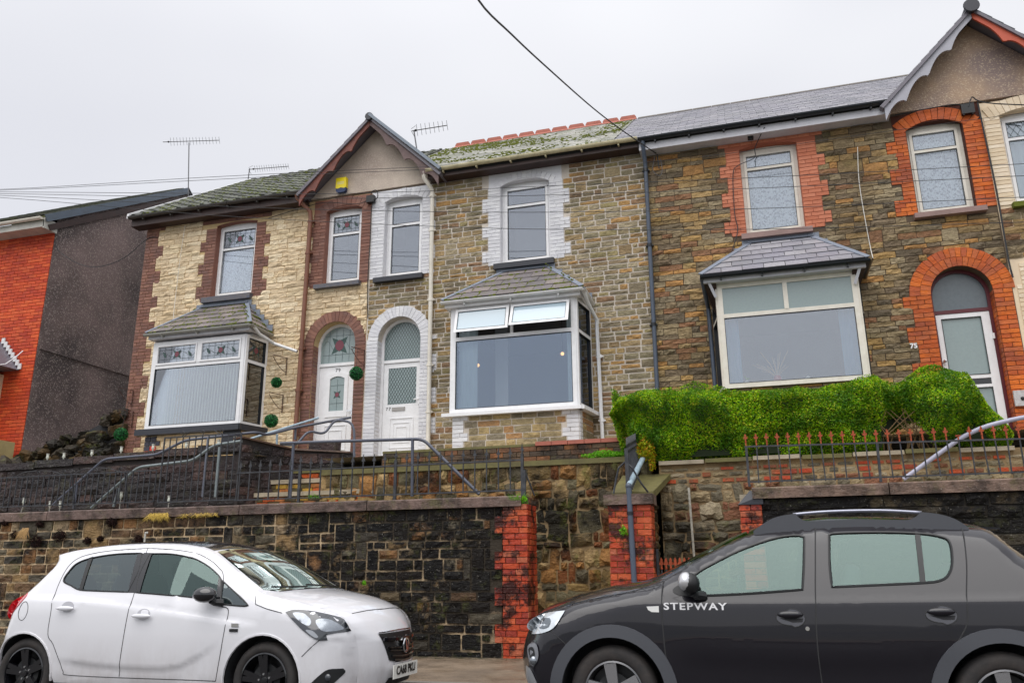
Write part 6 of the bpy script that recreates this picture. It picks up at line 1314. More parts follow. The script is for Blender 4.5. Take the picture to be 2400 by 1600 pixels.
t = thing('ledge_plants', 'strip of bright green low plants on the ledge of the rubble terrace wall', 'plants', (-2.1, 12.35, 2.88)); leaves('foliage', m_leaf('lime_leaves', [C(120,190,30),C(90,160,30),C(140,205,60)], None), t, blob_hull((-2.15, 12.33, 2.93), (.34, .08, .06)), 1800, .014, 8, thick=.02)
mlf = bpy.data.materials['lime_leaves']
for lab, px, py, y, s_, nm in (('weed growing from the capped brick pillar beside the drainpipe', 1462, 1243, 10.9, .055, 'weed'), ('weed tuft on top of the left brick pillar end of the coping', 1230, 1172, 10.98, .05, 'weed'), ('green weed in the sooty wall right of the white car windscreen', 854, 1365, 10.93, .028, 'weed'), ('yellow-green weed low in the sooty wall above the white car bonnet', 932, 1428, 10.93, .026, 'weed')):
    c_ = at(px, py, y); t = thing(nm, lab, 'weed', c_); leaves('foliage', mlf, t, blob_hull(c_, (s_, s_*.7, s_*1.1)), 160, .014, int(px), thick=.01)
def tuft(label, c_, n, L, seed, mat, spread=.12, down=True):
    t = thing('grass_tuft', label, 'grass', c_); b = MB(); r = random.Random(seed)
    for i in range(n):
        x = c_[0]+r.uniform(-spread, spread); z = c_[2]+r.uniform(-.02, .03); dx = r.uniform(-.07, .07); l_ = L*r.uniform(.4, 1); b.add([(x-.003, c_[1], z), (x+.003, c_[1], z), (x+dx+.003, c_[1]-.05, z-l_*.5 if down else z+l_*.5), (x+dx*2.2, c_[1]-.06, z-l_ if down else z+l_), (x+dx-.003, c_[1]-.05, z-l_*.5 if down else z+l_*.5)], [(0,1,2,4), (4,2,3)])
    b.build('blades', mat, t, kind='stuff')
gy = M['grass_y']
tuft('yellow dry grass hanging under the coping joint', at(372, 1205, 10.92), 150, .13, 1, gy, .18); tuft('thin yellow moss fringe under the coping right of the hanging grass', at(470, 1205, 10.92), 110, .06, 2, gy, .32); tuft('dry grass tuft growing from the wall above the white car tail', at(60, 1240, 10.92), 120, .22, 3, m_plain('straw', C(176,140,90), .8), .07)
tuft('green blades sprouting on top of the left brick pillar', at(1215, 1172, 10.95), 40, .10, 4, mlf, .08, False)
r = random.Random(5)
for i, (px, py, s_) in enumerate(((262, 1222, .09), (35, 1252, .07), (85, 1268, .12), (140, 1255, .12), (205, 1266, .07), (325, 1262, .07), (95, 1228, .07), (12, 1225, .06), (235, 1262, .05))):
    c_ = at(px, py, 10.95); t = thing('dead_moss_patch', ('dark dead moss cushion beside the brown square stone', 'dark moss cushion at the far left under the coping', 'dark dead moss above the white car tailgate', 'large dark moss cushion above the white car rear window', 'dark moss clump above the white car roof edge', 'dark moss clump left of the pipe stub', 'dark moss clump just under the coping on the left', 'small dark moss clump at the left photo edge', 'small dark moss clump right of the large cushion')[i], 'moss', c_)
    leaves('tuft', m_leaf('dead_moss', [(.02,.008,.006,1), (.035,.012,.01,1), (.012,.006,.005,1)], None, rough=.9, trans=0) if i == 0 else bpy.data.materials['dead_moss'], t, blob_hull(c_, (s_, .05, s_*.8)), 700, .012, 20+i, thick=.02)
tuft('small green weeds at the foot of the railing post', at(740, 1165, 11.1), 26, .05, 9, mlf, .1, False)
# ---- topiary balls on brackets
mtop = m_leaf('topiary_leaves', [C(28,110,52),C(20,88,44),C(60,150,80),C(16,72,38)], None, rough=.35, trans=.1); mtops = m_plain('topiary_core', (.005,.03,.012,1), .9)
def bracket(label, x, z, s_=1, y=13.97, fl=1):
    t = thing('hanging_bracket', label, 'bracket', (x, y, z)); b = MB(); m_ = m_plain('rusty_black_iron', C(62,42,36), .6, dirt=.7, dirtc=C(120,60,30), dscale=20) if 'rusty_black_iron' not in bpy.data.materials else bpy.data.materials['rusty_black_iron']
    b.box(x-.008, x+.008, y-.012, y, z-.36, z); b.build('back_plate', m_, t); b = MB(); b.bar((x, y-.01, z-.01), (x-.16*fl, y-.26, z+.01), .012, .012); b.build('arm', m_, t)
    b = MB(); b.tube([(x, y-.01, z-.3)]+[(x-fl*(.16*k_/8), y-.02-.23*k_/8, z-.3+.28*(k_/8)**1.6) for k_ in range(1, 9)], .007, 5); b.tube([(x-fl*(.05+.03*math.cos(k_*.7)), y-.1-.03*math.cos(k_*.7), z-.06+.03*math.sin(k_*.7)) for k_ in range(9)], .005, 5); b.build('scroll', m_, t); return t
for lab, c_, s_, cord in (('green topiary ball hanging left of the cream house bay', az('A', 1482, 352, 13.5), .135, (.10, .55)), ('green topiary ball at the lower right corner of the cream house bay', az('B', 1232, 187, 13.5), .13, None), ('small green topiary ball beside the cream bay side window', at(648, 896, 13.7), .105, None), ('green topiary ball hanging between the two arched doors', at(835, 875, 13.65), .13, (.0, .35))):
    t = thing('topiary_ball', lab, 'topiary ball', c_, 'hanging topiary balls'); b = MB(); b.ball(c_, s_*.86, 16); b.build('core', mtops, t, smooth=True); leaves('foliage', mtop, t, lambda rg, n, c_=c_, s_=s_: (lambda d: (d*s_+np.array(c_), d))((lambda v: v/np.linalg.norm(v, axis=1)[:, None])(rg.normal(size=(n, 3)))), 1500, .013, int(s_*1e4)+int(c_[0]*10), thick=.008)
    if cord: b = MB(); b.tube([(c_[0], c_[1], c_[2]+s_*.9), (c_[0]+cord[0], c_[1], c_[2]+cord[1]+s_)], .004, 5); b.build('cord', M['wire'], t)
bracket('upper iron bracket at the left corner of the cream house', *[az('A', 1635, -190, 13.97)[i] for i in (0, 2)]); bracket('lower iron bracket at the left corner of the cream house', *[az('A', 1635, 70, 13.97)[i] for i in (0, 2)])
bracket('upper iron bracket right of the cream bay', *[at(673, 838, 13.97)[i] for i in (0, 2)]); bracket('lower iron bracket right of the cream bay', *[at(664, 925, 13.97)[i] for i in (0, 2)]); bracket('rust-red iron bracket between the two arches', *[at(855, 820, 13.97)[i] for i in (0, 2)])
# ---- solar lights along the plum terrace wall and the coping
mcap = m_plain('solar_cap', C(170,168,160), .4, metal=.5); mlens = m_plain('clear_plastic', C(215,218,205), .15, coat=.8)
for lab, z_, u, v, y in (('leftmost solar light on the plum wall coping', 'A', 580, 655, 12.2), ('second solar light on the plum wall coping, yellowish', 'A', 780, 645, 12.2), ('third solar light on the plum wall coping', 'A', 1123, 612, 12.2), ('fourth solar light, just left of the cream house corner', 'A', 1483, 570, 12.2), ('fifth solar light, in front of the painted red bricks', 'A', 1872, 540, 12.2), ('sixth solar light, behind the left end of the gate', 'A', 2280, 515, 12.2), ('seventh solar light, behind the gate near its right end', 'B', 585, 490, 12.2), ('eighth solar light, topmost behind the gate corner', 'B', 785, 440, 12.2),
        ('stake light leaning at the far left on the front coping', 'A', 290, 1200, 11.25), ('stake light at the foot of the slanting dark handrail', 'A', 610, 1240, 11.25), ('stake light just right of the slanting dark handrail foot', 'A', 735, 1240, 11.25), ('stake light on a cream stake left of the tall gate', 'A', 1480, 1130, 11.2), ('stake light below the left end of the tall gate', 'A', 2068, 1180, 11.2)):
    c_ = az(z_, u, v, y); t = thing('solar_light', lab, 'solar light', (c_[0], c_[1], c_[2]-.05), 'solar lights along the garden walls')
    b = MB(); b.lathe([(0, .10), (.028, .10), (.03, .085), (.022, .08)], c_, 'z', 12); b.build('cap', mcap, t); b = MB(); b.lathe([(.024, .08), (.022, .05), (.03, .02), (.012, 0), (.016, -.02), (.0, -.03)], c_, 'z', 12); b.build('lens', mlens, t, smooth=True)
    L = .25 if y < 12 else .08; b = MB(); b.tube([(c_[0], c_[1], c_[2]-.02), (c_[0]-(.05 if 'leaning' in lab else 0), c_[1], c_[2]-L)], .009, 6); b.build('stake', mcap, t)
# ---- things on the house fronts
t = thing('alarm_box', 'yellow and blue burglar alarm box on the left gable', 'alarm box', (-7.82, 13.9, 8.9)); b = MB(); b.prism([(-7.935, 9.20), (-7.70, 9.20), (-7.695, 8.97), (-7.74, 8.955), (-7.815, 8.975), (-7.89, 8.955), (-7.935, 8.97)], 13.88, 13.965); b.build('cover', M['yellow'], t)
b = MB(); b.prism([(-7.93, 8.97), (-7.89, 8.955), (-7.815, 8.975), (-7.74, 8.955), (-7.70, 8.97), (-7.705, 8.90), (-7.74, 8.865), (-7.89, 8.865), (-7.925, 8.90)], 13.884, 13.965); b.build('lens', M['blue'], t); b = MB(); [b.box(-7.90, -7.74, 13.877, 13.8805, 9.05+i*.035, 9.068+i*.035) for i in range(2)]; b.build('printed_panel', m_plain('faded_print', C(235,225,160), .4), t)
t = thing('junction_box', 'black cable junction box between the brown and the white window surrounds', 'junction box', (-7.16, 13.9, 8.7)); p = at(868, 466, 13.9); b = MB(); b.box(p[0]-.085, p[0]+.085, 13.88, 13.97, p[2]-.075, p[2]+.075); b.build('box', M['black'], t)
t = thing('junction_box', 'black cable junction box under the right gable', 'junction box', (4.0, 13.9, 8.6)); p = at(2268, 255, 13.92); b = MB(); b.box(p[0]-.10, p[0]+.10, 13.90, 13.97, p[2]-.09, p[2]+.09); b.box(p[0]-.085, p[0]-.06, 13.91, 13.96, p[2]-.11, p[2]-.09); b.box(p[0]+.05, p[0]+.075, 13.91, 13.96, p[2]-.11, p[2]-.09); b.build('box', M['black'], t)
t = thing('meter_box', 'small white meter cover on the brick right of the glazed door', 'meter box', (4.0, 13.95, 3.8)); p = at(2395, 932, 13.93); b = MB(); b.box(p[0]-.10, p[0]+.12, 13.93, 13.98, p[2]-.12, p[2]+.12); b.build('cover', m_plain('worn_white', C(190,190,192), .5, dirt=.6, dirtc=C(130,80,50), dscale=14), t); b = MB(); b.ball((p[0]+.01, 13.925, p[2]-.01), .03, 10); b.build('dial', M['black'], t)
# ---- wires
def wire(label, pts, r_=.006, mat=None, name='cable', sub=5, cat='cable', grp=None):
    t = []
    for i in range(len(pts)-1):      # Catmull-Rom through the given points
        P_ = [Vector(pts[max(0, i-1)]), Vector(pts[i]), Vector(pts[i+1]), Vector(pts[min(len(pts)-1, i+2)])]
        for k_ in range(sub):
            u = k_/sub; t.append(.5*((2*P_[1])+(P_[2]-P_[0])*u+(2*P_[0]-5*P_[1]+4*P_[2]-P_[3])*u*u+(3*P_[1]-P_[0]-3*P_[2]+P_[3])*u**3))
    t.append(Vector(pts[-1])); b = MB(); b.tube(t, r_, 6); return tag(b.build(name, mat or M['wire']), label, cat, grp)
Yw = 12.6
WG = 'thin overhead wires across the terrace'
wire('top thin overhead wire, ending at the left gable', [at(-200, 441, 13.2), at(0, 444, 13.2), at(440, 418, 13.3), at(714, 404, 13.4), at(1003, 391, 13.55)], .005, grp=WG)
wire('second thin overhead wire, just below the top one', [at(-200, 443, 13.2), at(0, 446, 13.2), at(440, 424, 13.3), at(714, 410, 13.4), at(1006, 397, 13.55)], .005, grp=WG)
for lab, pts in (('overhead wire passing just over the window heads', [(-300, 450), (0, 450), (440, 453), (714, 455), (1000, 448), (1332, 434), (1800, 415), (2420, 383)]), ('overhead wire through the top lights of the upstairs windows', [(-300, 452), (0, 454), (440, 462), (714, 465), (1000, 463), (1332, 456), (1800, 440), (2420, 411)]), ('overhead wire across the middle of the upstairs windows', [(-300, 452), (0, 458), (440, 480), (714, 490), (1000, 496), (1332, 497), (1800, 488), (2420, 461)]), ('lowest overhead wire, across the lower upstairs panes', [(-300, 452), (0, 463), (440, 500), (714, 517), (1000, 530), (1332, 538), (1800, 537), (2420, 520)])):
    wire(lab, [at(x, y, Yw) for x, y in pts], .005, grp=WG)
wire('wire from the white facia down past the ochre house window', [at(1470, 384, 13.6), at(1700, 361, 13.6), at(2050, 312, 13.6), at(2420, 262, 13.6)], .004)
wire('thick black service cable sweeping down from the sky to the ochre house', [at(1010, -420, 2.4), at(1060, -160, 3.9), at(1121, 0, 5.6), at(1200, 82, 7.0), at(1276, 153, 8.4), at(1388, 252, 11.0), at(1460, 307, 12.6), at(1538, 360, 13.9)], .010)
wire('thin drooping cable between the red house and the cream house', [at(128, 565, 14.0), at(140, 590, 14.0), at(185, 618, 14), at(232, 625, 14), at(290, 605, 14), at(345, 560, 13.97), at(370, 557, 13.97)], .008)
wire('white cable running down the ochre house to its bay gutter', [at(2010, 345, 13.95), at(2013, 420, 13.95), at(2025, 500, 13.95), at(2040, 580, 13.95), at(2046, 605, 13.7)], .007, M['wirew'])
wire('white cable down the cream stone front left of its window', [at(434, 528, 13.93), at(423, 600, 13.93), at(412, 690, 13.93), at(405, 755, 13.7)], .005, M['wirew'])
wire('black cable from the fascia down the orange window surround', [at(1792, 298, 13.72), at(1770, 345, 13.9), at(1768, 370, 13.95), at(1730, 388, 13.95), at(1718, 410, 13.95), at(1722, 500, 13.95), at(1729, 540, 13.95), at(1715, 590, 13.9)], .008)
wire('black cables clipped down the party line of the ochre and cream brick houses', [at(2291, 240, 13.94), at(2302, 290, 13.94), at(2336, 450, 13.94), at(2362, 600, 13.94), at(2374, 650, 13.94)], .014)
wire('thin black cable clipped along the red brick lintel', [at(2098, 270, 13.94), at(2160, 258, 13.94), at(2235, 245, 13.94), at(2262, 250, 13.93)], .009)
wire('black cable leaving the right junction box towards the cream bricks', [at(2270, 250, 13.9), at(2278, 228, 13.9), at(2292, 236, 13.9), at(2330, 243, 13.85), at(2420, 247, 13.8)], .010)
wire('looped black cable above the left junction box', [at(868, 462, 13.9), at(872, 450, 13.88), at(882, 446, 13.88), at(885, 462, 13.9), at(872, 482, 13.93), at(868, 560, 13.95), at(862, 660, 13.95), at(862, 745, 13.95)], .009)
wire('black cable from the brown eaves to the left junction box', [at(628, 512, 13.93), at(700, 490, 13.9), at(760, 475, 13.93), at(835, 478, 13.93), at(862, 468, 13.93)], .007)
wire('cable loop hanging beside the grey downpipe top', [at(1535, 365, 13.9), at(1530, 398, 13.88), at(1545, 412, 13.88), at(1552, 400, 13.9), at(1548, 372, 13.92)], .006, M['galv']); wire('dark cable stub under the white fascia end', [at(1540, 362, 13.9), at(1545, 395, 13.9)], .012)
wire('power line above the road, seen only mirrored in the panes', [(-60, -1.5, 7.4), (-20, -1.5, 6.9), (20, -1.5, 6.9), (60, -1.5, 7.4)], .018); wire('second power line above the road, seen only mirrored in the panes', [(-60, -2.6, 6.5), (-20, -2.6, 6.1), (20, -2.6, 6.1), (60, -2.6, 6.5)], .014)
t = thing('floodlight', 'small black sensor lamp under the white fascia', 'lamp', at(1760, 320, 13.9)); p = at(1759, 322, 13.85); b = MB(); b.box(p[0]-.05, p[0]+.05, 13.8, 13.93, p[2]-.02, p[2]+.03); b.build('housing', M['black'], t); b = MB(); b.ball((p[0], 13.84, p[2]-.03), .035, 8); b.build('sensor', M['black'], t)
# ---- aerials
def aerial(label, mast, a, c_, n, y, el=.10, dip=None, refl=True):
    t = thing('tv_aerial', label, 'aerial', (mast[0][0], y, mast[0][1])); b = MB(); b.tube([(x, y, z) for x, z in mast], .014, 8); b.build('mast', M['galv'], t)
    b = MB(); b.tube([(a[0], y, a[1]), (c_[0], y, c_[1])], .010, 6); b.build('boom', M['galv'], t); A, B_ = Vector((a[0], y, a[1])), Vector((c_[0], y, c_[1])); d = (B_-A).normalized(); up = Vector((-d.z, 0, d.x))
    for i in range(n): p = A+(B_-A)*(.14+.86*i/(n-1)); b = MB(); e = el*(1-.25*i/n); tl = Vector((0, .25, 0)); b.tube([p-up*e+tl*.2, p+up*e-tl*.2], .0045, 5); b.build('rod', M['galv'], t)
    b = MB(); p = A+(B_-A)*.10; b.ball(tuple(p), .028, 8); b.build('dipole_box', M['black'], t)
    if refl:
        b = MB(); [b.tube([A+Vector((0, -.05, dz)), A+d*.05+up*(.14 if dz > 0 else -.14)+Vector((0, .05, 0))], .005, 5) for dz in (.02, -.02)]; b.build('reflector', M['galv'], t)
pt = lambda x, y, Y: (at(x, y, Y)[0], at(x, y, Y)[2])
aerial('tall tv aerial with a level boom left of the mossy dark roof', [pt(441, 470, 17.0), pt(443, 335, 17.0)], pt(382, 333, 17), pt(514, 329, 17), 16, 17.0, .10, refl=False)
aerial('small tv aerial behind the dark tiled roof', [pt(580, 432, 18.2), pt(585, 395, 18.2)], pt(585, 397, 18.2), pt(676, 390, 18.2), 15, 18.2, .08)
aerial('tv aerial on a leaning mast at the right foot of the left gable', [pt(988, 398, 13.9), pt(980, 370, 13.9), pt(970, 306, 13.9)], pt(966, 307, 13.9), pt(1048, 294, 13.9), 8, 13.9, .11)
# ---------------------------------------------------------------- cars
def smooth_poly(pts, n=4, closed=False, sharp=()):
    """Catmull-Rom resampling; indices in sharp keep their corner"""
    P_ = [Vector(p) for p in pts]; k_ = len(P_); o = []
    rng_ = range(k_ if closed else k_-1)
    for i in rng_:
        a, b_, c_, d = P_[(i-1) % k_ if closed else max(0, i-1)], P_[i], P_[(i+1) % k_], P_[(i+2) % k_ if closed else min(k_-1, i+2)]
        if i in sharp: a = b_*2-c_ if True else a
        if (i+1) % k_ in sharp: d = c_*2-b_
        for j in range(n):
            t = j/n; o.append(tuple(.5*((2*b_)+(c_-a)*t+(2*a-5*b_+4*c_-d)*t*t+(3*b_-a-3*c_+d)*t**3)))
    if not closed: o.append(tuple(P_[-1]))
    return o
def resample(pts, step):
    o = [pts[0]]; 
    for i in range(len(pts)-1):
        a, b_ = Vector(pts[i]), Vector(pts[i+1]); L = (b_-a).length; k_ = max(1, int(math.ceil(L/step))); o += [tuple(a+(b_-a)*j/k_) for j in range(1, k_+1)]
    return o
class Car:
    """body shell from a side outline: two side skins rounded over into one skin running tail, roof, bonnet, nose"""
    def __init__(s, t, y0, width, peri, keys, under, belt, tum, R=.07, sgn=1):
        s.t = t; s.y0 = y0; s.w = width; s.yc = y0+width/2; s.belt = belt; s.tum = tum
        s.peri = resample(peri, .035); s.P = np.array(s.peri); d = np.r_[0, np.cumsum(np.linalg.norm(np.diff(s.P, axis=0), axis=1))]; s.S = d
        s.keys = keys           # (arc fraction point x,z -> R, bulge x, bulge z)
        kp = []; 
        for (x, z, R_, bx, bz) in keys:
            i = int(np.argmin((s.P[:, 0]-x)**2+(s.P[:, 1]-z)**2)); kp.append((s.S[i], R_, bx, bz))
        kp.sort(); kp = np.array(kp); f = lambda j: np.interp(s.S, kp[:, 0], kp[:, j]); s.R = f(1); s.BX = f(2); s.BZ = f(3)
        s.under = under
    def s_at(s, x, z): return s.S[int(np.argmin((s.P[:, 0]-x)**2+(s.P[:, 1]-z)**2))]
    def inset(s, x, z):
        b_ = s.belt(x); i_ = 0.0
        if z > s.mid: i_ += .20*min(z-s.mid, .28)**2+.112*max(0, z-s.mid-.28)
        else: i_ += s.tum[2]*((s.mid-z)/.45)**2*.05
        if z > b_: i_ += (s.tum[0]-.08)*(z-b_)+s.tum[1]*(z-b_)**2
        # distance to the perimeter
        a = s.P[:-1]; d = s.P[1:]-a; q_ = np.array([x, z])-a; t = np.clip((q_*d).sum(1)/((d*d).sum(1)+1e-12), 0, 1); dd = np.linalg.norm(q_-d*t[:, None], axis=1); i = int(np.argmin(dd)); R_ = s.R[i]
        if dd[i] < R_: u = 1-dd[i]/R_; i_ += R_*(1-math.sqrt(max(0, 1-u*u)))
        if z < s.sill: i_ += (s.sill-z)*.35
        for xs, zs, amp, wd in s.creases:
            if xs[0] < x < xs[-1]:
                fade = min(1, (x-xs[0])/.25, (xs[-1]-x)/.25); u_ = (z-float(np.interp(x, xs, zs)))/wd
                i_ += amp*fade*(1/(1+math.exp(-4*u_)) if amp > 0 else -(1/(1+math.exp(4*u_))))
        return i_
    creases = ()
    sill = .33; mid = .70
    def side(s, x, z, off=0.0, near=True):
        y = s.inset(x, z)-off; return (x, s.y0+y, z) if near else (x, s.y0+s.w-y, z)
    def skin(s, sv, v, off=0.0):
        x = np.interp(sv, s.S, s.P[:, 0]); z = np.interp(sv, s.S, s.P[:, 1]); R_ = np.interp(sv, s.S, s.R); bx = np.interp(sv, s.S, s.BX); bz = np.interp(sv, s.S, s.BZ)
        hw = s.w/2-s.inset(x, z); k_ = 1-abs(v)**2.4
        e = .01; x2 = np.interp(sv+e, s.S, s.P[:, 0]); z2 = np.interp(sv+e, s.S, s.P[:, 1]); tx, tz = x2-x, z2-z; L = math.hypot(tx, tz)+1e-9
        nx_, nz_ = -tz/L, tx/L
        return (x+bx*k_+nx_*off*s.nd, s.yc-v*hw, z+bz*k_+nz_*off*s.nd)
    nd = 1
    def grid_side(s, step=.07):
        lo, hi = s.P.min(0), s.P.max(0); return [(x, z) for x in np.arange(lo[0], hi[0], step) for z in np.arange(.2, hi[1], step)]
    def build_body(s, mat, arch_polys, side_holes, skin_holes, name='body', roofmat=None):
        out = list(s.peri)+s.under; outer = [(float(a), float(b_)) for a, b_ in out]
        pts = s.grid_side()
        # rings of points following the rounding near the perimeter
        n_ = np.zeros_like(s.P); n_[1:-1] = s.P[2:]-s.P[:-2]; n_[0] = s.P[1]-s.P[0]; n_[-1] = s.P[-1]-s.P[-2]; n_ /= np.linalg.norm(n_, axis=1)[:, None]; nn = np.stack([n_[:, 1], -n_[:, 0]], 1)*s.nd
        for fr in (.06, .2, .42, .7, 1.0):
            Q = s.P+nn*(s.R*fr)[:, None]; pts += [tuple(q_) for q_ in Q[::2]]
        for xs, zs, amp, wd in s.creases:
            for x in np.arange(xs[0], xs[-1], .05): pts += [(x, float(np.interp(x, xs, zs))+o_*wd) for o_ in (-1.6, -.7, 0, .7, 1.6)]
        ins = pip(pts, outer)
        for h in side_holes: ins &= ~pip(pts, h)
        pts = [p for p, i in zip(pts, ins) if i]
        V, F_ = cdt(outer, side_holes, pts); b = MB()
        for near in (True, False):
            vs = [s.side(x, z, 0, near) for x, z in V]; fs = [tuple(f) for f in F_] if near else [tuple(f[::-1]) for f in F_]; b.add(vs, fs)
        vs_ = [-1, -.97, -.9, -.75, -.5, -.25, 0, .25, .5, .75, .9, .97, 1]; SS = s.S; outer2 = [(sv, v) for sv in SS for v in (-1,)]+[(SS[-1], v) for v in vs_[1:-1]]+[(sv, 1) for sv in SS[::-1]]+[(SS[0], v) for v in vs_[::-1][1:-1]]
        pts2 = [(sv, v) for sv in SS[1:-1:1] for v in vs_[1:-1]]; ok = np.ones(len(pts2), bool)
        for h in skin_holes: ok &= ~pip(pts2, h)
        V2, F2 = cdt(outer2, skin_holes, [p for p, i in zip(pts2, ok) if i]); b.add([s.skin(a, v) for a, v in V2], [tuple(f) for f in F2])
        o = b.build(name, mat, s.t, smooth=False); me = o.data
        import bmesh
        bm = bmesh.new(); bm.from_mesh(me); bmesh.ops.remove_doubles(bm, verts=bm.verts, dist=.0025); bmesh.ops.recalc_face_normals(bm, faces=bm.faces)
        for f in bm.faces: f.smooth = True
        bm.to_mesh(me); bm.free(); me.set_sharp_from_angle(angle=math.radians(50)); return o
    def patch(s, poly, mat, name, off=.004, near=True, grid=.05, parent=None, edge=0.0, dens=True, label=None):
        pts = []
        if grid:
            a = np.array(poly); lo, hi = a.min(0), a.max(0); g = [(x, z) for x in np.arange(lo[0]+grid/2, hi[0], grid) for z in np.arange(lo[1]+grid/2, hi[1], grid)]
            if g: k_ = pip(g, poly); pts = [p for p, i in zip(g, k_) if i]
        poly = resample(list(poly)+[poly[0]], .04)[:-1] if dens else poly
        V, F_ = cdt(poly, [], pts); b = MB(); fs = [tuple(f) for f in F_] if near else [tuple(f[::-1]) for f in F_]; b.add([s.side(x, z, off, near) for x, z in V], fs)
        if edge:
            L = poly; n = len(L); ar = sum(L[i][0]*L[(i+1) % n][1]-L[(i+1) % n][0]*L[i][1] for i in range(n)); L = L if ar > 0 else L[::-1]
            b.add([s.side(x, z, off, near) for x, z in L]+[s.side(x, z, off-edge, near) for x, z in L], [(i, n+i, n+(i+1) % n, (i+1) % n) for i in range(n)])
        return b.build(name, mat, parent or s.t, smooth=True, auto=40, label=label)
    def patch_skin(s, poly, mat, name, off=.004, gs=.05, gv=.1, parent=None):
        poly = [tuple(p) for p in poly]; dn = []
        for i in range(len(poly)):
            a, c_ = poly[i], poly[(i+1) % len(poly)]; k_ = max(1, int(max(abs(a[0]-c_[0])/.04, abs(a[1]-c_[1])/.08))); dn += [(a[0]+(c_[0]-a[0])*j/k_, a[1]+(c_[1]-a[1])*j/k_) for j in range(k_)]
        a = np.array(dn); lo, hi = a.min(0), a.max(0); g = [(x, z) for x in np.arange(lo[0]+gs/2, hi[0], gs) for z in np.arange(lo[1]+gv/2, hi[1], gv)]; k_ = pip(g, dn) if g else []; V, F_ = cdt(dn, [], [p for p, i in zip(g, k_) if i])
        b = MB(); b.add([s.skin(x, v, off) for x, v in V], [tuple(f) for f in F_]); return b.build(name, mat, parent or s.t, smooth=True)
    def line(s, pts, mat, name='shut_line', r=.0035, off=0.0, near=True, parent=None):
        b = MB(); b.tube([s.side(x, z, off, near) for x, z in resample(pts, .05)], r, 5); return b.build(name, mat, parent or s.t)
    def line_skin(s, pts, mat, name='shut_line', r=.0035, off=0.0, parent=None):
        b = MB(); q_ = []
        for i in range(len(pts)-1): q_ += [tuple(Vector(pts[i]).lerp(Vector(pts[i+1]), j/10)) for j in range(10)]
        b.tube([s.skin(a, v, off) for a, v in q_+[pts[-1]]], r, 5); return b.build(name, mat, parent or s.t)
def wheel(car, c_, R_, rim, W_, spokes, tyre_m, rim_m, face_m, dbl=False, y_out=0):
    """tyre, rim barrel, spokes, hub cap with nuts; c_ is the centre on the outer face"""
    x, y, z = c_; b = MB(); b.lathe([(rim, .03), (rim+.008, .005), (rim+.025, -.002), (R_-.045, -.010), (R_-.018, .004), (R_, .035), (R_, W_-.035), (R_-.018, W_), (rim, W_)], c_, 'y', 44); o = b.build('wheel', tyre_m, car, smooth=True, auto=50)
    for i in range(44): pass
    b = MB(); b.lathe([(rim+.006, .004), (rim-.006, .0), (rim-.014, .02), (rim-.02, .10), (rim-.03, W_*.9)], c_, 'y', 44); b.build('rim', rim_m, o, smooth=True, auto=40)
    b = MB(); b.lathe([(rim-.03, W_*.6), (.0, W_*.6)], c_, 'y', 30); b.lathe([(.0, .045), (.13, .045), (.13, .08)], c_, 'y', 30); b.build('brake_disc', M['black'], o)
    for i in range(spokes):
        a = PI/2+2*PI*i/spokes+.12; b = MB()
        for sgn in ((-1, 1) if dbl else (0,)):
            a2 = a+sgn*.13; ca, sa = math.cos(a2), math.sin(a2); q_ = lambda r_, t: (x+r_*ca-t*sa, z+r_*sa+t*ca); w0, w1 = (.024, .020) if dbl else (.036, .046)
            p = [q_(.035, -w0), q_(rim-.012, -w1), q_(rim-.012, w1), q_(.035, w0)]; n = 4
            b.add([(p[0][0], y+.018, p[0][1]), (p[1][0], y+.006, p[1][1]), (p[2][0], y+.006, p[2][1]), (p[3][0], y+.018, p[3][1])]+[(p_[0], y+.05, p_[1]) for p_ in p], [(0,1,2,3)]+[(j, 4+j, 4+(j+1) % 4, (j+1) % 4) for j in range(4)])
        b.build('spoke', face_m, o)
    b = MB(); b.lathe([(0, .004), (.028, .006), (.032, .014), (.034, .03)], c_, 'y', 20); b.build('hub_cap', face_m, o, smooth=True, auto=40)
    b = MB(); b.lathe([(.034, .022), (.07, .026), (.075, .05)], c_, 'y', 20); b.build('hub', rim_m, o, smooth=True, auto=40)
    for i in range(5): a = i*2*PI/5+.5; b = MB(); b.lathe([(0, -.004), (.009, -.004), (.009, .02)], (x+.052*math.cos(a), y+.016, z+.052*math.sin(a)), 'y', 8); b.build('wheel_nut', M['chrome'], o)
    return o
def well(car, cx, cz, r0, y0, depth=.34):
    b = MB(); n = 22; vs = []; fs = []
    for i in range(n+1): a = -.35+(PI+.7)*i/n; vs += [(cx+r0*math.cos(a), y0+.012, cz+r0*math.sin(a)), (cx+r0*math.cos(a), y0+depth, cz+r0*math.sin(a))]
    fs = [(2*i, 2*i+2, 2*i+3, 2*i+1) for i in range(n)]; b.add(vs, fs); b.add([(cx+r0*math.cos(-.35+(PI+.7)*i/n), y0+depth, cz+r0*math.sin(-.35+(PI+.7)*i/n)) for i in range(n+1)], [tuple(range(n+1))]); return b.build('wheel_arch_liner', M['dark'], car)
def archpts(cx, cz, r, z0, n=18, rz=None):
    a0 = math.asin(max(-1, (z0-cz)/(rz or r))); return [(cx+r*math.cos(a0+(PI-2*a0)*i/n), cz+(rz or r)*math.sin(a0+(PI-2*a0)*i/n)) for i in range(n+1)]
tyre = m_plain('tyre_rubber', C(44,42,42), .75, dirt=.5, dirtc=C(86,76,70), dscale=6, bump=.2)
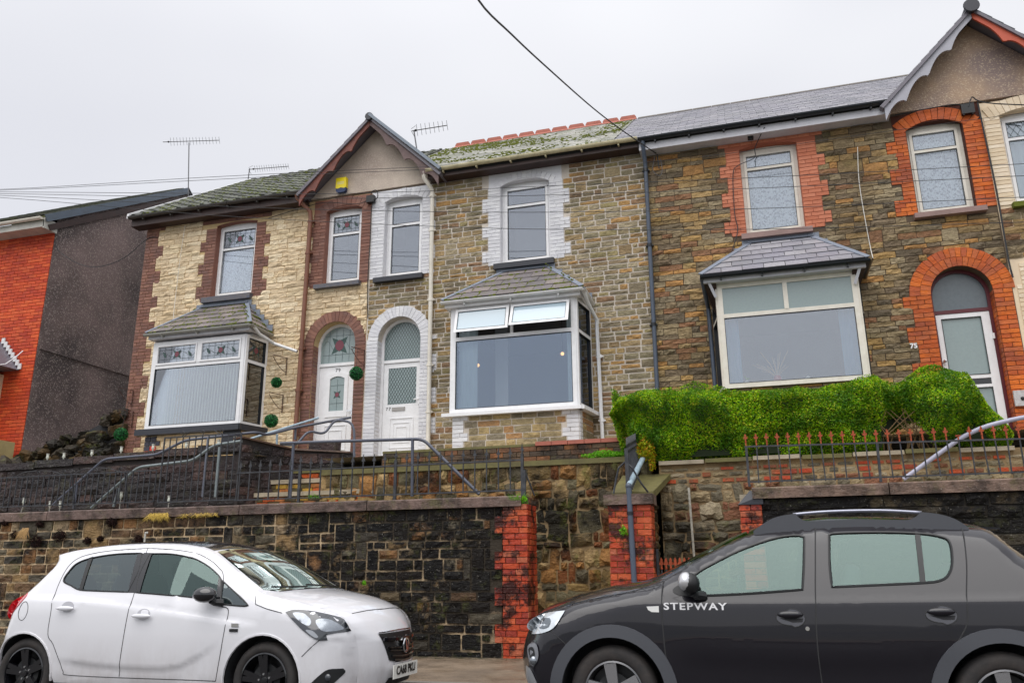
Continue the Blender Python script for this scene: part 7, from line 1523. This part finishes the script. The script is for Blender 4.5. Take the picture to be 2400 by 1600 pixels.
def seat(car, x, y, z, fw, mat):
    b = MB()
    for (cx, cz, sx, sz, rot) in ((x, z+.05, .24, .08, 0), (x-fw*.26, z+.36, .07, .33, -.25*fw), (x-fw*.36, z+.76, .055, .10, -.2*fw)):
        v0 = len(b.v); b.ball((0, 0, 0), (sx, .22 if sz != .10 else .12, sz), 12); c_, s_ = math.cos(rot), math.sin(rot)
        for i in range(v0, len(b.v)): p = b.v[i]; q_ = [math.copysign(abs(p[k_]/d)**.55*d, p[k_]) for k_, d in ((0, sx), (1, .22 if sz != .10 else .12), (2, sz))]; b.v[i] = (cx+q_[0]*c_+q_[2]*s_, y+q_[1], cz-q_[0]*s_+q_[2]*c_)
    return b.build('seat', mat, car, smooth=True)
seatm = m_plain('grey_seat_cloth', C(70,74,76), .9)
cglass = m_glass('car_glass_green', tint=(.52,.66,.63,1), refl=.06, reflc=(.72,.95,.9,1)); cglassd = m_glass('car_glass_dark', tint=(.36,.45,.45,1), refl=.10, reflc=(.85,.97,1,1))
# ======================= white hatchback (faces right)
WC = thing('parked_car', 'white five-door hatchback with black wheels and black roof, plate CA68 PKU', 'car', (-5.3, 7.2, .05))
def m_paint(name, c, rough, dirt_c, z0, z1, amt, coat=1.0, flake=0):
    """lacquered paint with a film of road dirt on the lower panels"""
    k = NT(name); sp = k.n('ShaderNodeSeparateXYZ'); k.l(k.pos(), sp.inputs[0]); mrn = k.n('ShaderNodeMapRange'); mrn.inputs[1].default_value = z0; mrn.inputs[2].default_value = z1; mrn.inputs[3].default_value = 1; mrn.inputs[4].default_value = 0; k.l(sp.outputs[2], mrn.inputs[0])
    f = k.math('MULTIPLY', k.math('MULTIPLY', mrn.outputs[0], k.ramp(k.noise(5, 8, .75, sc=(1,1,.35)), [(.35, .25), (.68, 1.0)])), amt); k.col(k.mix(f, c, dirt_c)); k.rough(rough); k.b.inputs['Coat Weight'].default_value = coat; k.b.inputs['Coat Roughness'].default_value = .04; k.b.inputs['Coat IOR'].default_value = 1.5 if c[0] > .1 else 1.45
    k.b.inputs['Specular IOR Level'].default_value = .5 if c[0] > .1 else .22
    if flake: k.b.inputs['Metallic'].default_value = flake
    return k.mat
M['wpaint'] = m_paint('white_car_paint', C(218,218,223), .35, C(128,110,96), .22, .72, .5)
M['gpaint'] = m_paint('dark_grey_car_paint', C(20,18,26), .3, C(60,58,58), .25, .6, .10, flake=0)
peri = [(-6.90,.28),(-6.93,.45),(-6.91,.62),(-6.88,.78),(-6.83,.93),(-6.76,1.04),(-6.66,1.15),(-6.56,1.27),(-6.52,1.34),(-6.545,1.40),(-6.50,1.425),(-6.28,1.462),(-5.92,1.492),(-5.55,1.497),(-5.25,1.487),(-5.00,1.452),(-4.82,1.395),(-4.62,1.30),(-4.42,1.185),(-4.24,1.08),(-4.10,1.035),(-3.92,1.00),(-3.72,.955),(-3.55,.90),(-3.44,.835),(-3.385,.76),(-3.36,.66),(-3.345,.52),(-3.34,.42),(-3.35,.28)]
peri = smooth_poly(peri, 3)
fwx, rwx, wz = -4.06, -6.56, .36
under = [(-3.55,.27),(-3.69,.30)]+archpts(fwx, wz-.0, .372, .30)[1:-1]+[(-4.44,.295),(-5.2,.285),(-6.18,.295)]+archpts(rwx, wz, .352, .30)[1:-1]
c1 = Car(WC, 6.33, 1.74, peri, [(-6.9,.3,.20,-.06,0),(-6.88,.78,.20,-.10,0),(-6.66,1.15,.14,-.10,.02),(-6.52,1.34,.08,-.08,.0),(-6.50,1.425,.07,-.04,.02),(-5.92,1.492,.07,0,.035),(-5.0,1.452,.07,.03,.035),(-4.62,1.30,.05,.09,.03),(-4.24,1.08,.06,.13,.02),(-4.10,1.035,.09,.06,.04),(-3.72,.955,.15,.03,.06),(-3.44,.835,.28,.08,.05),(-3.36,.66,.32,.17,0),(-3.34,.42,.32,.18,0),(-3.35,.28,.30,.15,0)], under, lambda x: .93 if x > -5 else .98, (.33, .22, .35))
c1.creases = [((-6.70,-6.17,-5.47,-4.95,-4.50,-4.1), (1.02,1.015,.95,.895,.84,.80), .016, .026), ((-6.20,-5.8,-5.4,-5.05,-4.85,-4.66,-4.45), (.49,.45,.43,.43,.46,.55,.68), -.016, .028)]
w_r = smooth_poly([(-6.30,1.165),(-6.29,1.25),(-6.24,1.325),(-6.10,1.372),(-5.86,1.402),(-5.60,1.408),(-5.545,1.40),(-5.50,1.25),(-5.52,1.065),(-5.88,1.075),(-6.07,1.085),(-6.18,1.12)], 4, True, sharp=(6, 8))
w_f = smooth_poly([(-5.46,1.402),(-5.22,1.395),(-4.99,1.358),(-4.80,1.29),(-4.66,1.215),(-4.60,1.17),(-4.53,.985),(-4.83,1.02),(-5.10,1.04),(-5.42,1.06),(-5.47,1.2)], 4, True, sharp=(0, 5, 6, 9))
w_q = smooth_poly([(-4.585,1.16),(-4.42,1.065),(-4.30,.995),(-4.24,.955),(-4.30,.95),(-4.50,.965),(-4.53,.985)], 3, True, sharp=(0, 3, 6))
ss = c1.s_at
s0, s1 = ss(-4.86, 1.41), ss(-4.17, 1.055); scr = [(s0, -.90), (s1-.06, -.93), (s1, -.82), (s1+.035, 0), (s1, .82), (s1-.06, .93), (s0, .90), (s0-.03, .5), (s0-.04, 0), (s0-.03, -.5)]
rs0, rs1 = ss(-6.84, .93), ss(-6.54, 1.32); rscr = [(rs0+.05, -.8), (rs1, -.86), (rs1, .86), (rs0+.05, .8)]
body = c1.build_body(M['wpaint'], None, [w_r, w_f, w_q], [scr[::-1], rscr])
gv = [(ss(-3.375,.70), -.60), (ss(-3.345,.50), -.46), (ss(-3.34,.445), -.2), (ss(-3.34,.435), 0), (ss(-3.34,.445), .2), (ss(-3.345,.50), .46), (ss(-3.375,.70), .60)]
c1.patch_skin(scr, m_glass('windscreen_glass', tint=(.42,.62,.55,1), refl=.05, reflc=(.85,1,.95,1)), 'windscreen', .001); c1.patch_skin(rscr, cglassd, 'rear_screen', .001)
rf0, rf1 = ss(-6.3, 1.46), s0-.03; c1.patch_skin([(rf0, -.94), (rf1, -.93), (rf1-.02, 0), (rf1, .93), (rf0, .94)], M['blackg'], 'roof_panel', .004)
for poly, nm, gm in ((w_f, 'front_side_window', cglass), (w_q, 'quarter_window', cglassd), (w_r, 'rear_side_window', cglassd)):
    for near in (True, False): c1.patch(poly, gm, nm, -.004, near)
    q_ = list(poly)+[poly[0]]; c1.line(q_, M['black'], 'window_seal', .007, .001)
c1.patch([(-5.60,1.41),(-5.47,1.40),(-5.42,1.06),(-5.52,1.06)], M['blackg'], 'door_pillar_trim', .003, grid=0); c1.patch([(-5.535,1.412),(-5.44,1.408),(-5.39,1.055),(-5.455,1.06)], M['blackg'], 'door_pillar_trim', .005, grid=0)
c1.patch([(-6.135,1.372),(-6.095,1.385),(-6.035,1.085),(-6.075,1.085)], M['black'], 'window_divider', .003, grid=0); c1.patch([(-4.635,1.20),(-4.585,1.165),(-4.525,.98),(-4.575,.985)], M['blackg'], 'window_divider', .005, grid=0)
seam = m_plain('panel_gap', (.03,.03,.032,1), .8)
dl = smooth_poly([(-5.52,1.452),(-5.47,1.25),(-5.45,1.06),(-5.445,.95),(-5.46,.67),(-5.48,.36)], 4); c1.line(dl, seam)
c1.line(smooth_poly([(-5.52,1.452),(-5.86,1.44),(-6.10,1.415),(-6.26,1.37),(-6.33,1.28),(-6.335,1.10),(-6.30,.91),(-6.29,.70),(-6.22,.62),(-6.13,.48),(-6.08,.39),(-6.02,.36),(-5.48,.352)], 4), seam)
c1.line(smooth_poly([(-5.52,1.452),(-5.25,1.437),(-4.98,1.40),(-4.78,1.33),(-4.66,1.262),(-4.605,1.22),(-4.56,1.12),(-4.53,.96),(-4.44,.93),(-4.43,.84),(-4.455,.60),(-4.49,.352)], 4), seam); c1.line([(-5.48,.352),(-4.49,.352)], seam)
c1.line([(-3.685,.56),(-3.60,.64),(-3.53,.70)], seam)
sb = ss(-4.13, 1.045); c1.line_skin([(sb-.03, -.80), (sb-.02, .80)], seam, off=.001)
c1.line([(-4.20,1.03),(-4.17,.965),(-4.05,.93),(-3.90,.897)], seam); sf = ss(-3.47, .85); c1.line_skin([(sf, -.82), (sf+.02, 0), (sf, .82)], seam, off=.001)
for (x, z) in ((-6.12, .925), (-5.28, .865)):
    b = MB(); c_ = c1.side(x, z, .03); b.ball(c_, (.105, .016, .021), 14); b.build('door_handle', M['wpaint'], WC, smooth=True); c1.patch([(x+.07*math.cos(a), z+.012+.048*math.sin(a)) for a in np.linspace(0, 2*PI, 17)[:-1]], m_plain('handle_cup', C(176,176,182), .35), 'handle_recess', .0015, grid=0)
fl = [(-6.62+.052*math.cos(a), .90+.082*math.sin(a)) for a in np.linspace(0, 2*PI, 25)]; c1.line(fl, seam, 'fuel_flap_line', .003)
tl = smooth_poly([(-6.74,1.055),(-6.67,1.052),(-6.65,1.02),(-6.70,.95),(-6.80,.86),(-6.87,.80),(-6.885,.87),(-6.84,.98)], 3, True); c1.patch(tl, m_plain('red_lamp_lens', C(200,20,35), .08, coat=1), 'tail_lamp', .006, grid=.03, edge=.01); c1.patch(smooth_poly([(-6.80,.98),(-6.755,.98),(-6.80,.90),(-6.85,.88)], 3, True), m_plain('clear_red_lens', C(235,110,120), .1, coat=1), 'lamp_reflector', .0085, grid=0)
hl = smooth_poly([(-3.87,.905),(-3.80,.925),(-3.68,.915),(-3.55,.885),(-3.44,.84),(-3.385,.785),(-3.375,.745),(-3.46,.735),(-3.50,.725),(-3.49,.685),(-3.56,.69),(-3.66,.745),(-3.75,.81)], 3, True, sharp=(0, 6, 8, 9))
M['lampdk'] = m_plain('smoked_lamp_housing', C(52,56,62), .08, coat=1); c1.patch(hl, M['lampdk'], 'headlamp', .006, grid=.03, edge=.012)
refl_m = m_plain('lamp_chrome', C(140,146,154), .22, metal=.85, coat=1, dirt=.5, dirtc=C(90,96,104), dscale=18)
c1.patch(smooth_poly([(-3.80,.90),(-3.72,.898),(-3.66,.865),(-3.63,.83),(-3.64,.80),(-3.70,.82),(-3.76,.86)], 3, True), refl_m, 'lamp_reflector', .010, grid=.03); c1.patch(smooth_poly([(-3.60,.84),(-3.53,.85),(-3.45,.81),(-3.41,.765),(-3.48,.752),(-3.54,.765)], 3, True), refl_m, 'lamp_reflector', .010, grid=.03); c1.patch(smooth_poly([(-3.66,.765),(-3.60,.76),(-3.55,.715),(-3.58,.71)], 3, True), m_plain('lamp_grey_reflector', C(150,154,160), .15, metal=.4, coat=1), 'lamp_reflector', .010, grid=0)
grille = c1.patch_skin(gv, M['black'], 'grille', .004)
for i, zz in enumerate((.655, .60, .555, .515, .478)):
    wv = .57-.055*i; sv = ss(-3.35, zz); c1.line_skin([(sv, -wv), (sv+.012, -wv*.3), (sv+.012, wv*.3), (sv, wv)], M['blackg'], 'grille_bar', .011 if i else .020, .012, parent=grille)
c1.line_skin([(gv[0][0]-.008, -.61), (gv[0][0]-.012, 0), (gv[0][0]-.008, .61)], M['chrome'], 'grille_trim', .006, .008, parent=grille)
e0 = c1.skin(ss(-3.355, .60), 0, .035); b = MB(); b.lathe([(.048, -.004), (.060, -.006), (.066, .0), (.062, .012)], (0, 0, 0), 'y', 24); b.lathe([(0, 0), (.05, 0)], (0, 0, 0), 'y', 24, 1)
b.v = [(e0[0]+y*-1.0+.0, e0[1]+x, e0[2]+z) for x, y, z in b.v]; bd = b.build('front_badge', [M['chrome'], M['black']], WC, smooth=True, auto=40)
b = MB(); b.prism([(-.035,.045),(-.012,.045),(.004,-.02),(.02,.03),(.035,.03),(.01,-.05),(-.008,-.05)], 0, .006); b.v = [(e0[0]+.004-y+.006, e0[1]+x, e0[2]+z) for x, y, z in b.v]; b.build('badge_emblem', M['chrome'], bd)
sp_ = ss(-3.34, .40); c1.patch_skin([(sp_-.065, -.33), (sp_+.045, -.33), (sp_+.045, .33), (sp_-.065, .33)], M['wpaint'], 'plate_holder', .006)
e1 = c1.skin(sp_+.005, 0, .028); b = MB(); b.box(-.26, .26, 0, .006, -.056, .056); plate_m = m_plain('white_number_plate', C(236,236,230), .35); b.v = [(e1[0]-y, e1[1]+x, e1[2]+z) for x, y, z in b.v]; pl = b.build('number_plate', plate_m, WC)
text_obj('CA68 PKU', .098, 'plate_text', M['black'], pl, (e1[0]+.004, e1[1], e1[2]+.004), (PI/2, 0, PI/2), depth=.001, bold=.0025, font_w=.92)
c1.patch_skin([(sp_+.055, -.42), (sp_+.12, -.50), (sp_+.12, .50), (sp_+.055, .42)], M['black'], 'lower_intake', .005)
c1.patch(smooth_poly([(-3.62,.335),(-3.53,.42),(-3.47,.462),(-3.385,.462),(-3.375,.43),(-3.42,.37),(-3.46,.33)], 3, True, sharp=(0, 3, 6)), M['black'], 'fog_lamp_surround', .005, grid=.03); c_ = c1.side(-3.47, .40, .012); b = MB(); b.ball(c_, (.03, .015, .03), 12); b.build('fog_lamp', M['lampdk'], WC, smooth=True)
b = MB(); p = c1.side(-4.335, .795, .004); b.box(-4.37, -4.30, p[1]-.004, p[1]+.004, .785, .812); b.build('wing_badge', M['chrome'], WC); b = MB(); b.box(-4.385, -4.305, p[1]-.006, p[1]+.004, .745, .768); b.build('wing_badge', M['black'], WC)
for cx, cy in ((fwx, 0), (rwx, 0)):
    wheel(WC, (cx, 6.38, wz), .305, .215, .20, 5, tyre, M['blackg'], M['blackg'], True); well(WC, cx, wz, .37, 6.37)
    o = wheel(WC, (cx, 7.82, wz), .305, .215, .20, 5, tyre, M['blackg'], M['blackg'], True)
    c1.line(archpts(cx, wz, .368 if cx == fwx else .352, .31), M['wpaint'], 'arch_lip', r=.012, off=-.004)
b = MB(); b.ball(c1.side(-4.62, 1.045, .13), (.115, .075, .068), 16); mo = b.build('door_mirror', M['blackg'], WC, smooth=True); b = MB(); b.tube([c1.side(-4.50, .975, .01), c1.side(-4.545, .98, .06), c1.side(-4.56, 1.0, .10)], [.035, .028, .03], 8); b.build('mirror_arm', M['black'], mo)
b = MB(); b.box(-6.5, -4.4, 6.72, 7.72, .22, .62); b.box(-6.85, -3.6, 6.80, 7.6, .20, .32); b.box(-3.95, -3.6, 6.8, 7.6, .3, .7); b.build('floor_light_block', M['dark'], WC)  # dark floor boxes added inside the shell to block light
b = MB(); b.prism([(-4.62,.60),(-4.10,.60),(-4.10,.98),(-4.30,1.03),(-4.60,.97),(-4.68,.85)], 6.60, 7.80); b.build('dashboard', m_plain('dark_dashboard', C(48,50,52), .8), WC)
for x in (-5.35, -6.2):
    for y in (6.85, 7.55): seat(WC, x, y, .55, 1, seatm)
b = MB(); b.tube([(-4.78+.05*math.sin(a)*.4, 6.86+.18*math.cos(a), .93+.18*math.sin(a)) for a in np.linspace(0, 2*PI, 25)], .014, 6); b.build('steering_wheel', M['black'], WC)
for (a0_, a1_) in (((s1+.01, -.55), (s1-.07, .20)), ((s1+.01, .25), (s1-.07, .82))): c1.line_skin([a0_, a1_], M['black'], 'wiper', .008, .018)
# ======================= dark grey crossover (faces left)
GC = thing('parked_car', 'dark grey crossover with silver roof rails and STEPWAY lettering on its door', 'car', (.2, 7.3, .03))
peri = [(-1.81,.28),(-1.86,.40),(-1.87,.52),(-1.855,.64),(-1.82,.74),(-1.77,.83),(-1.70,.885),(-1.60,.925),(-1.42,.985),(-1.15,1.04),(-.92,1.085),(-.74,1.145),(-.55,1.25),(-.36,1.35),(-.18,1.435),(0,1.495),(.2,1.53),(.5,1.547),(.85,1.545),(1.15,1.528),(1.40,1.50),(1.56,1.47),(1.66,1.36),(1.80,1.22),(1.93,1.10),(2.0,1.0),(2.06,.85),(2.09,.70),(2.09,.5),(2.05,.30)]
peri = smooth_poly(peri, 3)[::-1]
fx, rx, wz2 = -1.14, 1.455, .355
under = [(-1.66,.27)]+archpts(fx, wz2, .395, .30)[::-1][0:]+[(-.2,.27),(.5,.27)]+archpts(rx, wz2, .395, .30)[::-1]+[(1.95,.28)]
c2 = Car(GC, 6.38, 1.74, peri, [(-1.81,.3,.28,-.12,0),(-1.87,.52,.30,-.15,0),(-1.77,.83,.26,-.13,.02),(-1.60,.925,.17,-.08,.05),(-1.15,1.04,.12,-.03,.07),(-.74,1.145,.08,-.12,.03),(-.36,1.35,.06,-.08,.03),(0,1.495,.08,-.02,.06),(.5,1.547,.09,0,.075),(1.4,1.50,.09,.02,.06),(1.66,1.36,.10,.05,.02),(1.93,1.10,.14,.10,.02),(2.09,.70,.18,.12,0),(2.05,.30,.2,.1,0)], under, lambda x: 1.0, (.30, .22, .5))
c2.nd = 1
c2.creases = [((-1.5,-1.0,.3,1.3,1.9), (.98,.99,1.0,1.02,1.03), .010, .03), ((-.75,-.4,.3,.9,1.25), (.62,.60,.58,.60,.70), -.018, .12)]
f_w = smooth_poly([(-.50,1.185),(-.36,1.265),(-.18,1.35),(0,1.415),(.14,1.45),(.25,1.458),(.30,1.445),(.275,1.25),(.245,1.075),(-.10,1.05),(-.42,1.035),(-.52,1.04),(-.54,1.10)], 4, True, sharp=(6, 8))
r_w = smooth_poly([(.475,1.455),(.52,1.468),(.80,1.470),(1.05,1.458),(1.20,1.435),(1.265,1.39),(1.25,1.25),(1.205,1.165),(1.14,1.13),(1.04,1.118),(.75,1.105),(.445,1.092),(.45,1.25)], 4, True, sharp=(0, 11))
ss = c2.s_at; s0, s1 = ss(-.10, 1.465), ss(-.80, 1.125); scr = [(s0, -.88), (s1, -.86), (s1, .86), (s0, .88)]; q0, q1 = ss(1.92, 1.12), ss(1.62, 1.40); rs = [(q0, -.8), (q1, -.84), (q1, .84), (q0, .8)]
c2.build_body(M['gpaint'], None, [f_w, r_w], [scr, rs])
c2.patch_skin(scr, cglass, 'windscreen', .001); c2.patch_skin(rs, cglass, 'rear_screen', .001)
for poly, nm in ((f_w, 'front_side_window'), (r_w, 'rear_side_window')):
    for near in (True, False): c2.patch(poly, cglass, nm, -.004, near)
    c2.line(list(poly)+[poly[0]], M['black'], 'window_seal', .010, .0)
c2.patch([(1.055,1.46),(1.09,1.458),(1.055,1.12),(1.02,1.115)], M['black'], 'window_divider', .004, grid=0)
c2.line(smooth_poly([(.39,1.54),(.36,1.30),(.325,1.01),(.305,.72),(.31,.48),(.32,.36)], 4), seam, r=.005); c2.line(smooth_poly([(1.375,1.495),(1.34,1.25),(1.29,1.03),(1.265,.87),(1.21,.77),(1.10,.62),(1.04,.5)], 4), seam, r=.005)
c2.line(smooth_poly([(-.745,1.14),(-.755,.95),(-.75,.75),(-.74,.60),(-.70,.44),(-.68,.36)], 4), seam, r=.005); c2.line([(-.68,.355),(.32,.355),(1.0,.38)], seam, r=.004)
c2.line([(-1.60,.78),(-1.50,.70),(-1.44,.64)], seam, r=.003); c2.line(smooth_poly([(-1.72,.895),(-1.55,.95),(-1.30,1.005),(-1.0,1.06),(-.76,1.115)], 3), seam, r=.003)
def ring(cx, r0, r1, z0): o_ = archpts(cx, wz2, r1, z0, 26); i_ = archpts(cx, wz2, r0, z0, 26); return o_+i_[::-1]
clad = m_plain('grey_plastic_cladding', C(72,74,80), .55, bump=.15, bscale=200)
for cx in (fx, rx):
    c2.patch(ring(cx, .385, .475, .31), clad, 'arch_cladding', .018, grid=0, edge=.03, dens=False); well(GC, cx, wz2, .40, 6.41)
    wheel(GC, (cx, 6.42, wz2), .325, .212, .20, 5, tyre, m_plain('grey_alloy', C(110,110,112), .3, metal=.8), m_plain('silver_alloy', C(190,190,194), .25, metal=.85)); wheel(GC, (cx, 7.90, wz2), .325, .212, .20, 5, tyre, M['galv'], M['galv'])
c2.patch([(-.70,.27),(1.0,.27),(1.05,.38),(-.72,.38)], clad, 'sill_cladding', .014, grid=0, edge=.02)
hm = m_plain('pale_lamp_lens', C(205,212,218), .08, metal=.3, coat=1)
hp = smooth_poly([(-1.50,.925),(-1.52,.885),(-1.58,.80),(-1.68,.76),(-1.80,.745),(-1.825,.80),(-1.78,.86),(-1.66,.905)], 3, True, sharp=(0, 4)); c2.patch(hp, hm, 'headlamp', .006, grid=.03, edge=.01); c2.patch(smooth_poly([(-1.62,.87),(-1.62,.81),(-1.70,.79),(-1.78,.79),(-1.74,.85)], 3, True), m_plain('lamp_inner', C(96,104,112), .1, metal=.5, coat=1), 'lamp_reflector', .010, grid=.03); c2.patch([(-1.70,.86),(-1.685,.885),(-1.672,.885),(-1.69,.86)], refl_m, 'lamp_reflector', .0125, grid=0)
c2.patch(smooth_poly([(-1.83,.655),(-1.74,.685),(-1.71,.64),(-1.71,.58),(-1.75,.52),(-1.80,.55)], 3, True), m_plain('fog_surround_grey', C(120,122,128), .3), 'fog_lamp_surround', .006, grid=.03); c2.patch(smooth_poly([(-1.815,.635),(-1.76,.655),(-1.74,.60),(-1.77,.56)], 3, True), M['black'], 'fog_recess', .009, grid=0); c_ = c2.side(-1.75, .56, .015); b = MB(); b.ball(c_, (.03, .02, .035), 12); b.build('fog_lamp', refl_m, GC, smooth=True)
c2.patch(smooth_poly([(-1.86,.50),(-1.80,.50),(-1.76,.46),(-1.72,.38),(-1.70,.30),(-1.80,.28),(-1.85,.36)], 3, True), m_plain('satin_skid_plate', C(180,182,186), .3, metal=.5), 'skid_plate', .010, grid=.03, edge=.01)
sg = ss(-1.86, .60); c2.patch_skin([(ss(-1.80,.78), -.62), (ss(-1.87,.50), -.60), (ss(-1.87,.50), .60), (ss(-1.80,.78), .62)], M['black'], 'grille', .006)
for (x, z) in ((.145, .885), (1.115, .91)):
    ol = [(x+.098*math.cos(a), z+.055*math.sin(a)*(1.15 if math.cos(a) > 0 else .9)) for a in np.linspace(0, 2*PI, 25)[:-1]]; c2.patch(ol, m_plain('handle_shadow_paint', C(70,70,78), .25, coat=.8), 'handle_recess', .001, grid=0); c2.line(ol+[ol[0]], seam, 'handle_edge', .0035, .001)
    b = MB(); b.ball(c2.side(x+.0, z+.022, .012), (.088, .018, .026), 14); b.build('door_handle', M['gpaint'], GC, smooth=True); c2.patch([(x-.075, z-.002), (x+.085, z-.002), (x+.075, z-.028), (x+.01, z-.03)], M['dark'], 'handle_gap', .0025, grid=0)
b = MB(); p = c2.side(.25, .815, .003); b.lathe([(0, -.003), (.014, -.003), (.016, .004)], p, 'y', 14); b.build('door_lock', M['chrome'], GC)
b = MB(); p = c2.side(-.815, .945, .003); b.prism([(-.865, .958), (-.775, .962), (-.775, .918), (-.83, .920), (-.855, .935)], p[1]-.006, p[1]+.004); b.build('side_repeater', m_plain('clear_lens_white', C(228,228,226), .15, coat=.6), GC)
cu = bpy.data.curves.new('door_text', 'FONT'); p = c2.side(-.5, .955, .0035)
to = text_obj('STEPWAY', .068, 'door_lettering', m_plain('white_vinyl', C(235,235,238), .4), GC, (-.515, p[1]-.002, .958), (PI/2+.02, 0, 0), depth=.0008, bold=.0016, font_w=1.35, spacing=1.18)
b = MB(); b.ball(c2.side(-.535, 1.12, .11), (.072, .085, .078), 16); mo = b.build('door_mirror', M['black'], GC, smooth=True); b = MB(); b.ball(c2.side(-.562, 1.133, .125), (.058, .082, .07), 16); b.build('mirror_cap', m_plain('silver_mirror_cap', C(205,205,208), .25, metal=.5), mo, smooth=True)
b = MB(); b.tube([c2.side(-.45, 1.03, .0), c2.side(-.50, 1.04, .06), c2.side(-.52, 1.06, .10)], [.04, .03, .035], 8); b.build('mirror_arm', M['black'], mo); c2.patch(smooth_poly([(-.66,1.09),(-.53,1.16),(-.50,1.19),(-.49,1.04),(-.60,1.035),(-.66,1.055)], 3, True), M['black'], 'mirror_base', .006, grid=0)
for near in (1, 0):      # roof rails
    yy = (lambda x, z: c2.y0+.30) if near else (lambda x, z: c2.y0+c2.w-.30)
    rl = smooth_poly([(-.06,1.50),(.05,1.572),(.14,1.605),(.26,1.622)], 4); rr_ = smooth_poly([(1.12,1.610),(1.24,1.592),(1.34,1.555),(1.42,1.495)], 4)
    m_rail = clad; b = MB()
    def blade(top, bot): 
        n = len(top); vs = []
        for dy in (-.018, .018):
            for (x, z) in top: vs.append((x, yy(x, 1.49)+dy, z))
            for (x, z) in bot: vs.append((x, yy(x, 1.49)+dy, z))
        fs = []
        for i in range(n-1):
            fs += [(i, n+i, n+i+1, i+1), (2*n+i, 2*n+i+1, 3*n+i+1, 3*n+i), (i, i+1, 2*n+i+1, 2*n+i), (n+i, 3*n+i, 3*n+i+1, n+i+1)]
        b.add(vs, fs+[(0, 2*n, 3*n, n), (n-1, 2*n-1, 4*n-1, 3*n-1)])
    blade(rl, [(x, np.interp(x, [-.1, 0, .2, .5], [1.44, 1.46, 1.49, 1.50])) for x, z in rl]); blade([(.26,1.622),(.27,1.60),(.30,1.575),(.34,1.562)], [(.26,1.49),(.27,1.49),(.30,1.49),(.34,1.49)])
    blade(rr_, [(x, np.interp(x, [1.0, 1.2, 1.45], [1.48, 1.47, 1.43])) for x, z in rr_]); blade([(1.02,1.555),(1.06,1.562),(1.10,1.585),(1.12,1.610)], [(1.02,1.49),(1.06,1.49),(1.10,1.49),(1.12,1.49)])
    blade([(.34,1.562),(.7,1.570),(1.02,1.555)], [(.34,1.49),(.7,1.49),(1.02,1.49)])
    ro = b.build('roof_rail', clad, GC); b = MB(); b.tube([(x, yy(x, 1.49), z) for x, z in smooth_poly([(.24,1.616),(.5,1.630),(.85,1.628),(1.13,1.606)], 5)], .012, 8); b.build('rail_tube', m_plain('silver_rail', C(150,152,166), .3, metal=.7), ro, smooth=True)
b = MB(); b.add([c2.skin(ss(1.5,1.485), v, o_) for v in (-.85, .85) for o_ in (0, .02)]+[(p[0]+.16, p[1], p[2]-.015) for p in [c2.skin(ss(1.5,1.485), v, o_) for v in (-.80, .80) for o_ in (0, .012)]], [(0,2,6,4), (1,5,7,3), (4,6,7,5), (0,4,5,1), (2,3,7,6), (0,1,3,2)]); b.build('spoiler', M['gpaint'], GC)
c2.patch(smooth_poly([(2.0,1.07),(1.9,1.09),(1.84,1.07),(1.86,1.0),(1.95,.92),(2.04,.90)], 3, True), bpy.data.materials['red_lamp_lens'], 'tail_lamp', .006, grid=.03)
b = MB(); b.box(-.6, 1.2, 6.75, 7.75, .2, .62); b.box(-1.5, 1.9, 6.85, 7.65, .19, .32); b.box(-1.45, -.9, 6.9, 7.6, .3, .8); b.build('floor_light_block', M['dark'], GC)  # dark boxes low in the shell, put in to stop light passing through
b = MB(); b.prism([(-.92,.6),(-.36,.6),(-.30,.85),(-.40,.98),(-.75,1.05),(-.92,1.02)], 6.62, 7.85); b.build('dashboard', m_plain('grey_dashboard', C(60,62,64), .8), GC)
for x in (.30, 1.10):
    for y in (6.9, 7.6): seat(GC, x, y, .58, -1, seatm)
b = MB(); b.tube([(-.22, 7.6+.18*math.cos(a), .98+.18*math.sin(a)) for a in np.linspace(0, 2*PI, 25)], .014, 6); b.build('steering_wheel', M['black'], GC)
